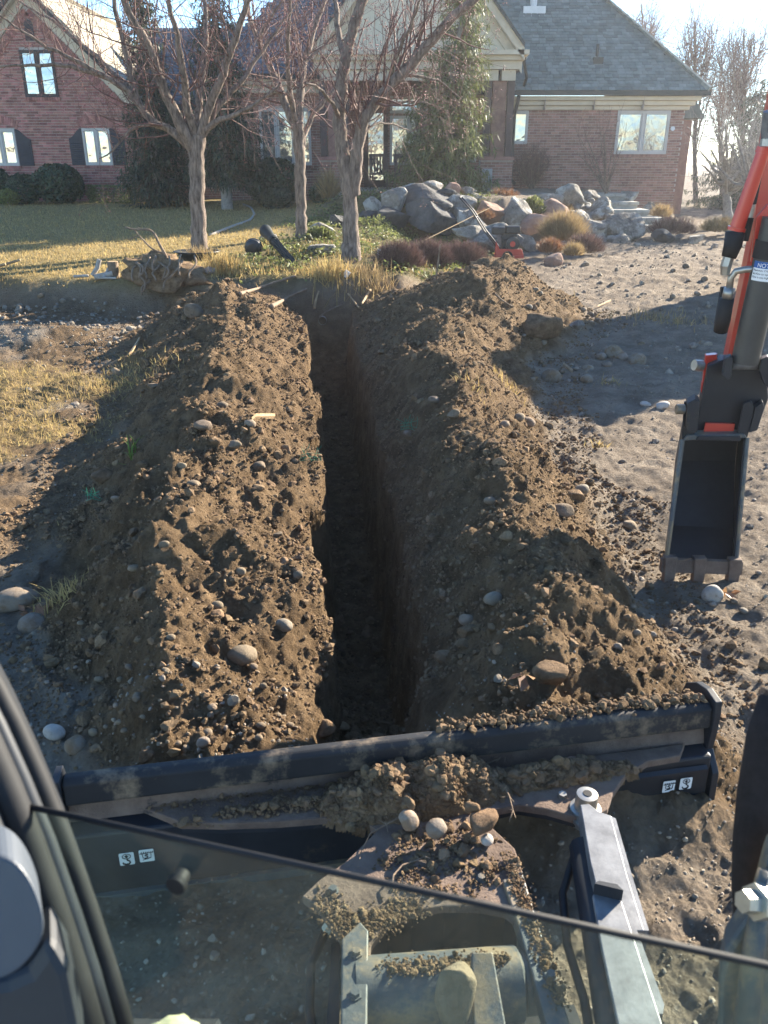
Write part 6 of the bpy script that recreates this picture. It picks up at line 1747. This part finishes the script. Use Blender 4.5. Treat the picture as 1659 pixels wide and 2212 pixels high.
crumbs_along([(330, 1735), (600, 1712), (800, 1690)], ZF + 0.004, 700, 0.02, "thin crumbs along the left of the blade ledge", "ledge_crumbs")
def on_plate(u, v, w, z, mat, label, group=None, mesh=None, flat=0.75, name="stone", tilt=0.3):
    p = PZ(u, v, z); s = px_size(p, w) * 0.55
    return place_rock(name, mesh or COBBLES[int(u) % 7], p, (s, s * 0.85, s * flat), mat, label, "stone", group, 0.25, tilt, seed=int(u))
on_plate(882, 1778, 46, 0.335, M['cobble'], "round stone on the blade heap, leftmost of the pair")
on_plate(943, 1795, 48, 0.325, M['cobble'], "oval stone on the blade heap beside the round one")
on_plate(1038, 1785, 80, 0.325, M['clod'], "long earth lump at the right edge of the blade heap", None, ANGULAR[2], 0.6, "earth_clump")
on_plate(1052, 1818, 28, 0.295, M['pale_cobble'], "small pale pebble below the long earth lump")
on_plate(885, 1740, 36, 0.36, M['clod'], "crumbly earth lump on top of the round blade stone", None, ANGULAR[3], 0.8, "earth_clump")
on_plate(950, 1638, 34, 0.37, M['clod'], "reddish earth lump highest on the blade heap", None, ANGULAR[4], 0.9, "earth_clump")
on_plate(1020, 1752, 32, 0.35, M['clod'], "tall earth lump behind the long one on the blade", None, ANGULAR[5], 1.2, "earth_clump")
on_plate(1240, 1645, 30, 0.305, M['red_boulder'], "small reddish brick-like stone on the blade ledge", None, ANGULAR[1], 0.4)
# brown stone standing on the cross tube
p = PZ(985, 2150, 0.37)
o = place_rock("field_stone", ANGULAR[6], p, (0.040, 0.030, 0.090), M['dirty_cobble'], "brown slab stone propped upright on the cross tube", "stone", None, 0.05, 0.0, rz=0.2, seed=4)
o.rotation_euler = (-0.45, 0.10, 0.15); o.location = p; o.scale = (0.050, 0.034, 0.105)
# roots on the frame
for k, (pts, lab) in enumerate([([(845, 1925), (850, 1890), (870, 1868), (900, 1858), (918, 1850)], "wiry root tuft hanging below the blade heap"), ([(905, 1750), (870, 1762), (835, 1780), (800, 1800), (780, 1840)], "thin root trailing over the left edge of blade ledge"), ([(1085, 1690), (1100, 1720), (1108, 1750), (1100, 1775)], "short root dangling on the right of the blade ledge"), ([(1020, 1660), (1050, 1650), (1075, 1640), (1092, 1628)], "straight pale twig lying on the blade ledge")]):
    zz = [0.30 + 0.01 * math.sin(i) for i in range(len(pts))]
    base = PZ(*pts[0], zz[0])
    rt = thing("root", lab, "root", tuple(base))
    MB().tube([PZ(u, v, z) - base for (u, v), z in zip(pts, zz)], np.linspace(0.003, 0.0015, len(pts)), 6).build("main_strand", M['root'], rt, smooth=True)
    r = random.Random(k)
    for j in range(5):
        u, v = pts[r.randrange(1, len(pts))]
        MB().tube([PZ(u, v, 0.30) - base, PZ(u + r.uniform(-22, 22), v + r.uniform(-10, 24), 0.305) - base], [0.0018, 0.001], 5).build("side_strand", M['root'], rt)
# pale cloth at the cab step
p = PD(372, 2258, 1.05)
V, F = ICO[3]
W = V * np.array((0.040, 0.036, 0.018)); W = W * (1 + 0.35 * n3(V, 0.5, 7)[:, None])
cl = mesh_obj("cloth", np_mesh("cloth", W, F, True), M['pale_cloth']); cl.location = p
tag(cl, "rumpled pale yellow cloth on the cab step behind the glass", "cloth")
stp = MB().prism([PD(u, v, 1.07) for u, v in [(200, 2215), (460, 2215), (520, 2330), (200, 2330)]], (0, 0.03, -0.03)).build("cab_step", M['black_paint'], exc)

# ------------------------------------------------------------------ smaller things in the yard
# tiller / cutter with black engine on a red base
b = PY(1092, 562, 17.8)
tl = thing("engine_tiller", "red based power machine with black engine and long handlebars", "tiller", tuple(b), rz=0.0)
tl.scale = (0.95, 0.95, 0.95)
MB().box((-0.28, -0.25, 0.06), (0.36, 0.25, 0.12)).prism([(-0.28, -0.25, 0.12), (0.36, -0.25, 0.12), (0.30, -0.25, 0.26), (-0.20, -0.25, 0.26)], (0, 0.02, 0)).prism([(-0.28, -0.22, 0.12), (-0.10, -0.22, 0.12), (-0.26, -0.22, 0.42)], (0, 0.04, 0)).build("base_plate", M['red_paint'], tl, bevel=0.01)
MB().box((-0.10, -0.16, 0.20), (0.22, 0.18, 0.46)).build("engine_block", M['engine'], tl, bevel=0.03)
MB().tube([(0.10, -0.16, 0.36), (0.10, -0.24, 0.36), (0.10, -0.25, 0.36)], [0.155, 0.15, 0.10], 20).build("recoil_cover", M['engine'], tl, smooth=True, autosmooth=40)
MB().tube([(0.10, -0.2505, 0.36), (0.10, -0.254, 0.36)], [0.06, 0.055], 16).build("recoil_badge", M['red_paint'], tl)
MB().box((-0.04, -0.14, 0.56), (0.27, 0.14, 0.72)).build("fuel_tank", M['engine'], tl, bevel=0.03)
MB().box((-0.34, -0.12, 0.54), (-0.05, 0.10, 0.70)).build("air_filter", M['engine'], tl, bevel=0.03)
MB().box((-0.12, -0.10, 0.46), (0.20, 0.12, 0.56)).build("carburettor", M['engine'], tl)
for sy, dx in ((-0.20, 0.0), (0.14, 0.07)):
    MB().tube([(-0.12 + dx, sy, 0.16), (-0.52 + dx, sy, 0.62), (-0.80 + dx, sy, 1.02), (-1.08 + dx, sy, 1.30)], 0.017, 8).build("handlebar", M['shutter'], tl, smooth=True)
MB().tube([(-1.08, -0.20, 1.30), (-1.01, 0.14, 1.30)], 0.017, 8).build("cross_bar", M['shutter'], tl)
MB().tube([(-0.72, -0.20, 0.90), (-0.65, 0.14, 0.90)], 0.012, 8).build("cross_bar", M['shutter'], tl)
for sy in (-0.27, 0.27):
    MB().tube([(0.0, sy - 0.03, 0.11), (0.0, sy + 0.03, 0.11)], 0.11, 16).build("wheel", M['rubber'], tl)
# fallen lamp post
a, c = PG(644, 582), PY(572, 497, 15.6)
lp = thing("fallen_lamp_post", "dark fluted lamp post lying tilted over the ground cover", "lamp post", tuple(a))
d = c - a; L = np.linalg.norm(d); e = d / L
P_ = lambda f: e * L * f
MB().tube([P_(-0.04), P_(0.10), P_(0.62), P_(0.70)], [0.052, 0.055, 0.062, 0.066], 16).build("shaft", M['post_paint'], lp, smooth=True)
u_ = np.cross(e, (0, 0, 1)); u_ /= np.linalg.norm(u_); w_ = np.cross(u_, e)
for k in range(10):
    al = 2 * math.pi * k / 10; o_ = (u_ * math.cos(al) + w_ * math.sin(al))
    MB().tube([P_(0.02) + o_ * 0.054, P_(0.66) + o_ * 0.064], 0.011, 5).build("flute", M['post_paint'], lp)
MB().tube([P_(0.69), P_(0.72), P_(0.74), P_(0.78), P_(0.94), P_(0.98), P_(1.0)], [0.08, 0.09, 0.078, 0.076, 0.105, 0.115, 0.095], 18).build("base_flare", M['post_paint'], lp, smooth=True, autosmooth=50)
b = PG(548, 556)
cap = thing("lamp_base_cover", "round black cover lying beside the fallen lamp post", "cover", tuple(b))
MB().tube([(0.0, 0.05, 0.16), (0.0, -0.01, 0.15), (0, -0.05, 0.14)], [0.15, 0.145, 0.09], 24).build("shell", M['plastic_black'], cap, smooth=True, autosmooth=40)
MB().tube([(0, 0.051, 0.16), (0, 0.075, 0.165)], [0.158, 0.158], 24).build("rim", M['plastic_black'], cap, smooth=True, autosmooth=40)
# black dish round the first tree
b = PG(430, 560)
ds = thing("planter_dish", "shallow black plastic dish at the foot of straight tree", "dish", (b[0], b[1] - 0.1, b[2]))
ro, h_ = 0.37, 0.14
N = 32; vs, fs = [], []
prof_ = [(0.24, 0.0), (0.33, 0.10), (0.37, 0.135), (0.40, 0.14), (0.395, 0.152), (0.355, 0.150), (0.31, 0.10), (0.23, 0.02), (0.0, 0.02)]
for (rr_, zz_) in prof_:
    for k in range(N):
        vs.append((rr_ * math.cos(2 * math.pi * k / N), rr_ * math.sin(2 * math.pi * k / N), zz_))
for j in range(len(prof_) - 1):
    for k in range(N):
        fs.append((j * N + k, j * N + (k + 1) % N, (j + 1) * N + (k + 1) % N, (j + 1) * N + k))
MB().add(vs, fs).build("bowl", M['plastic_black'], ds, smooth=True)
q = rng.normal(0, 0.12, (260, 2)); q = q[np.hypot(q[:, 0], q[:, 1]) < 0.27]
blades("dead_stems", np.column_stack([q, np.full(len(q), 0.03)]), rng.uniform(0.08, 0.26, len(q)), np.full(len(q), 0.014), M['drygrass'], 0.35, parent=ds)
# white sheet-metal channel
a, c = PG(815, 560), PG(886, 571)
ch = thing("metal_channel", "white sheet metal trough lying in front of the dark hedge", "trough", tuple(a))
d = c - a
for (o0, o1, nm) in (((0, 0, 0.03), (0, 0.16, 0.03), "bottom"), ((0, 0, 0.03), (0, -0.02, 0.15), "side"), ((0, 0.16, 0.03), (0, 0.18, 0.15), "side")):
    o0, o1 = np.array(o0), np.array(o1)
    MB().prism([o0, o1, o1 + d, o0 + d], (0, 0.003, 0.004)).build(nm, M['white_metal'], ch)
# root ball, stump and branch on the lawn edge
b = PG(345, 612)
rb = thing("root_ball", "upturned root ball with twisted roots at the lawn edge", "root ball", tuple(b))
V = rock_verts(777, 4, 3, 0.75, 0.75, 0.95) * np.array((0.56, 0.40, 0.30)) + np.array((0, 0.15, 0.10))
mesh_obj("soil_mass", np_mesh("soil_mass", V, ICO[4][1], True), M['clod'], rb)
rnd = random.Random(9)
for k in range(14):
    u0, v0_ = rnd.uniform(290, 420), rnd.uniform(545, 600)
    pts = [PY(u0, v0_, b[1] - 0.1) - b]
    for j in range(4):
        u0 += rnd.uniform(-16, 16); v0_ += rnd.uniform(2, 18); pts.append(PY(u0, v0_, b[1] - 0.35 - 0.05 * j) - b)
    MB().tube(resample(pts, 0.06), 0.014, 6).build("root", M['root'], rb, smooth=True)
br_ = thing("dead_branch", "crooked dead branch reaching up from the root ball", "branch", tuple(b))
for pts, r0 in (([(365, 570), (355, 545), (345, 530), (338, 515), (333, 500), (318, 494), (295, 497), (270, 491)], 0.024), ([(355, 548), (330, 540), (312, 522), (300, 508), (290, 497)], 0.016), ([(300, 508), (288, 512), (278, 518)], 0.010), ([(318, 495), (305, 496), (294, 490)], 0.010), ([(372, 585), (362, 560), (350, 540)], 0.03)):
    MB().tube(resample([PY(u, v, b[1] + 0.1) - b for u, v in pts], 0.05), np.linspace(r0, r0 * 0.55, len(resample([PY(u, v, b[1] + 0.1) - b for u, v in pts], 0.05))), 6).build("limb", M['root'], br_, smooth=True)
b = PG(247, 600)
stp_ = thing("log_stub", "short cut wooden log standing at the lawn edge", "log", tuple(b))
MB().tube([(0, 0, -0.02), (0, 0, 0.12), (0.005, 0, 0.23)], [0.085, 0.08, 0.08], 16).build("bark", M['root'], stp_, smooth=True, autosmooth=40)
MB().tube([(0.005, 0, 0.2305), (0.005, 0, 0.236)], [0.076, 0.074], 16).build("cut_face", M['wood'], stp_)
b = PG(215, 603)
pf = thing("pipe_fittings", "grey plastic pipe pieces dumped beside the cut log", "pipe", tuple(b))
for k, (pts, rd) in enumerate([([(-0.10, 0, 0.05), (-0.02, 0.03, 0.16), (0.02, 0.05, 0.28)], 0.035), ([(-0.05, -0.05, 0.03), (0.22, -0.02, 0.08)], 0.045), ([(-0.40, 0.05, 0.03), (-0.16, -0.02, 0.05)], 0.022), ([(0.10, -0.1, 0.03), (0.16, 0.05, 0.18)], 0.02), ([(0.02, -0.12, 0.03), (0.30, -0.14, 0.03)], 0.018)]):
    MB().tube(pts, rd, 10).build("pipe_piece", M['concrete'], pf, smooth=True, autosmooth=40)
# concrete chunks
for k, (u, v, w, lab) in enumerate([(452, 590, 34, "tilted broken concrete slab beside the yellow grass clump"), (405, 605, 30, "broken concrete chunk at the foot of root ball"), (368, 590, 36, "concrete chunk half under the root ball")]):
    p = PG(u, v); s = px_size(p, w) / 2
    place_rock("concrete_chunk", rock_mesh("concrete_chunk", 620 + k, 2, 12, 0.03, 0.45, 0.7, M['concrete']), p, (s * 1.2, s * 0.8, s * 0.7), M['concrete'], lab, "concrete", None, 0.2, 0.3, seed=k)
# blue wheelbarrow edge at the left
b = PG(-6, 640)
wb = thing("wheelbarrow", "blue wheelbarrow tray just reaching in beside the lawn", "wheelbarrow", (b[0] - 0.42, b[1], b[2]))
MB().prism([(-0.45, -0.3, 0.55), (0.45, -0.3, 0.62), (0.28, -0.25, 0.28), (-0.30, -0.25, 0.28)], (0, 0.6, 0)).build("tray", M['bluepaint'], wb, bevel=0.02)
MB().tube([(-0.35, -0.03, 0.18), (-0.35, 0.03, 0.18)], 0.18, 20).build("wheel", M['rubber'], wb)
for sy in (-0.22, 0.22):
    MB().tube([(-0.5, sy * 0.3, 0.2), (-0.1, sy, 0.27), (0.75, sy * 1.2, 0.5)], 0.018, 8).build("handle", M['wood'], wb)
    MB().tube([(0.2, sy, 0.27), (0.25, sy, 0.0)], 0.015, 6).build("leg", M['shutter'], wb)
# roots and split wood in the bank at the trench end
for k, (pts, r0, mt, lab) in enumerate([
        ([(588, 668), (615, 652), (640, 640), (665, 628)], 0.032, 'root', "splintered thick root across the trench end"),
        ([(520, 640), (560, 628), (600, 615), (640, 600)], 0.026, 'root', "long root under the grassy bank edge"),
        ([(690, 690), (705, 678), (725, 668), (745, 662)], 0.014, 'root', "forked thin root sticking out of trench end"),
        ([(680, 672), (684, 650), (690, 635)], 0.022, 'wood', "pale broken root standing in the trench end"),
        ([(752, 640), (765, 655), (775, 668)], 0.014, 'wood', "short pale root on the bank right of the trench"),
        ([(800, 632), (792, 645), (782, 660)], 0.022, 'wood', "broken root stub where right ridge meets bank"),
        ([(1068, 640), (1085, 660), (1105, 668)], 0.012, 'root', "thin root across the tall end of right ridge")]):
    pp_ = [PG(u, v) + np.array((0, -0.05, 0.03)) for u, v in pts]
    rt = thing("tree_root", lab, "root", tuple(pp_[0]))
    Q = resample([p - pp_[0] for p in pp_], 0.05)
    MB().tube(Q, np.linspace(r0, r0 * 0.6, len(Q)), 7).build("main_strand", M[mt], rt, smooth=True)
# drain pipe mouth in the trench end
p = PG(697, 702) + np.array((0, -0.03, 0.03))
dpz = thing("drain_pipe", "old clay pipe mouth exposed at the trench end", "pipe", tuple(p))
MB().tube([(0, 0.3, 0.02), (0, 0, 0.02)], 0.06, 16, cap=False).build("barrel", M['concrete'], dpz, smooth=True)
MB().tube([(0, 0.29, 0.02), (0, 0.28, 0.02)], 0.055, 16).build("pipe_shade_disc", M['ink'], dpz)  # black disc plugs the pipe, standing in for its inner shade
# litter: cup, plank, netting, leaves
p = PG(745, 602)
cu_ = thing("paper_cup", "crushed white cup in the grass above the trench end", "cup", tuple(p))
MB().tube([(0, 0, 0.02), (0.05, 0, 0.10)], [0.035, 0.045], 12).build("wall", M['white'], cu_)
MB().tube([(0.05, 0, 0.101), (0.052, 0, 0.104)], [0.047, 0.04], 12).build("lid", M['trailer'], cu_)
for k, (u, v, u2, v2, lab) in enumerate([(545, 918, 590, 912, "weathered wood sliver on the left spoil ridge"), (280, 770, 300, 740, "split wood piece in the hollow left of ridge"), (1290, 668, 1318, 655, "flat broken stick on the far yard"), (1215, 795, 1235, 812, "splintered board under the big cobble")]):
    a, c = PG(u, v), PG(u2, v2)
    pl = thing("wood_scrap", lab, "wood", tuple(a))
    d = c - a; w = np.array((0.02, 0.05, 0.0))
    MB().prism([np.array((0, 0, 0.02)), w + np.array((0, 0, 0.03)), w * 0.7 + d + np.array((0, 0, 0.03)), d * 1.05 + np.array((0, 0, 0.02))], (0, 0.0, 0.02)).build("board", M['wood'], pl)
def netting(u, v, s, lab, seed, hang=False):
    r = random.Random(seed)
    p = PG(u, v)
    nt = thing("netting_scrap", lab, "netting", tuple(p))
    m = MB()
    for k in range(7):
        a = -s / 2 + s * k / 6
        m.tube([(a + r.uniform(-.01, .01), 0, 0.01), (a * 0.8 + r.uniform(-.02, .02), -0.03, 0.02 + s * 0.4), (a + r.uniform(-.03, .03), -0.03, 0.02 + s * r.uniform(0.6, 0.9))], 0.0011, 4)
    for k in range(3):
        z = 0.02 + s * 0.8 * k / 5
        m.tube([(-s / 2, -0.02, z + r.uniform(-.02, .02)), (0, -0.035, z + 0.01), (s / 2, -0.02, z + r.uniform(-.02, .02))], 0.0011, 4)
    o = m.build("mesh_cords", M['netting'], nt); tag(o, kind="stuff")
netting(672, 1000, 0.14, "green plastic netting hanging at the left trench lip", 1)
netting(882, 935, 0.12, "green netting scrap by the pale stone on right ridge", 2)
netting(205, 1085, 0.09, "green netting scrap at the left ridge foot", 5)
for k, (u, v) in enumerate([(75, 1335), (60, 1345), (88, 1330), (52, 1330), (1577, 1296), (1128, 1570)]):
    p = PG(u, v) if k < 5 else PG(1128, 1490)
    o = leaves("fallen_leaf", np.array([(0, 0, 0.02), (0.03, 0.02, 0.03), (-0.02, 0.03, 0.025)]), np.array((0.04, 0.03, 0.03)), M['rustleaf'], np.array([0, 0, 1.0]), 0.5, "curled brown fallen leaves on the dry ground", "leaf", kind=None)
    o["group"] = "fallen leaves"; o.location = p
# taut string line across the hedge
a, c = PY(905, 525, 17.0), PY(1062, 447, 20.5)
sl = thing("string_line", "thin pale guy line stretched across the slate boulders", "string", tuple(a))
MB().tube([(0, 0, 0), c - a], 0.008, 5).build("cord", M['drygrass'], sl)
MB().tube([(0, 0, -0.35), (0, 0, 0.02)], 0.012, 6).build("peg", M['wood'], sl)
p = PG(940, 606)
st_ = thing("wood_stake", "thin leaning stick at the top of right ridge", "stick", tuple(p))
MB().tube([(0, 0, -0.05), (0.03, 0, 0.2), (0.05, 0, 0.42)], [0.014, 0.012, 0.008], 6).build("shaft", M['root'], st_)
# lawn edging
pts = [PG(u, v) for u, v in [(455, 510), (500, 492), (540, 478), (550, 465), (543, 450), (525, 443)]]
le = thing("lawn_edging", "thin curved edging strip between lawn and tree bed", "edging", tuple(pts[0]))
Q = resample([p - pts[0] + np.array((0, 0, 0.02)) for p in pts], 0.2)
MB().tube(Q, 0.03, 6).build("strip", M['concrete'], le, smooth=True)

# box trailer added out of view at right to throw the yard's broad shade
LV = np.array((0.515, 0.857, 0)); SV = np.array((0.857, -0.515, 0))
t0 = np.array((5.80, 12.35, 0.0))
tr = thing("unseen_shade_trailer", "tall grey box trailer, unseen, added to shade the yard", "trailer", tuple(t0))
def tb(l0, l1, s0, s1, z0, z1, nm, mt, par=tr, bev=0.0):
    pts = [LV * l0 + SV * s0, LV * l1 + SV * s0, LV * l1 + SV * s1, LV * l0 + SV * s1]
    return MB().prism([p + np.array((0, 0, z0)) for p in pts], (0, 0, z1 - z0)).build(nm, M[mt], par, bevel=bev)
body = tb(0, 4.2, 0, 1.7, 0.45, 3.0, "box", 'trailer', bev=0.03)
tb(-0.012, -0.002, 0.1, 0.82, 0.55, 2.9, "rear_door", 'trailer')
tb(-0.012, -0.002, 0.88, 1.6, 0.55, 2.9, "rear_door", 'trailer')
for l in (1.8, 2.6):
    for s in (-0.12, 1.82):
        c = LV * l + SV * s + np.array((0, 0, 0.32))
        w = MB().tube([c - SV * 0.1, c + SV * 0.1], 0.32, 20).build("wheel", M['rubber'], tr, smooth=True, autosmooth=40)
        MB().tube([c - SV * 0.105, c + SV * 0.105], 0.18, 16).build("rim", M['galv'], w)
tb(1.4, 3.0, -0.24, -0.003, 0.70, 0.74, "fender", 'shutter')
tb(1.4, 3.0, 1.703, 1.94, 0.70, 0.74, "fender", 'shutter')
tb(0.0, 4.4, 0.2, 0.32, 0.30, 0.448, "chassis_rail", 'shutter'); tb(0.0, 4.4, 1.38, 1.5, 0.30, 0.448, "chassis_rail", 'shutter')
tb(4.2, 5.4, 0.80, 0.90, 0.36, 0.44, "drawbar", 'shutter')

# ------------------------------------------------------------------ added to imitate lens glare and lift the shade: thin haze
hz = MB().box((-800, -64, -2.0), (800, 405, 12.5)).build("glare_haze", None)
hm = bpy.data.materials.new("thin_glare_haze"); hm.use_nodes = True
hm.node_tree.nodes.remove(hm.node_tree.nodes["Principled BSDF"])
pv = hm.node_tree.nodes.new("ShaderNodeVolumePrincipled")
pv.inputs["Color"].default_value = (0.95, 0.96, 1.0, 1)
pv.inputs["Density"].default_value = 0.0009
pv.inputs["Anisotropy"].default_value = 0.5
hm.node_tree.links.new(pv.outputs[0], hm.node_tree.nodes["Material Output"].inputs["Volume"])
hz.data.materials.append(hm)
tag(hz, kind="stuff")
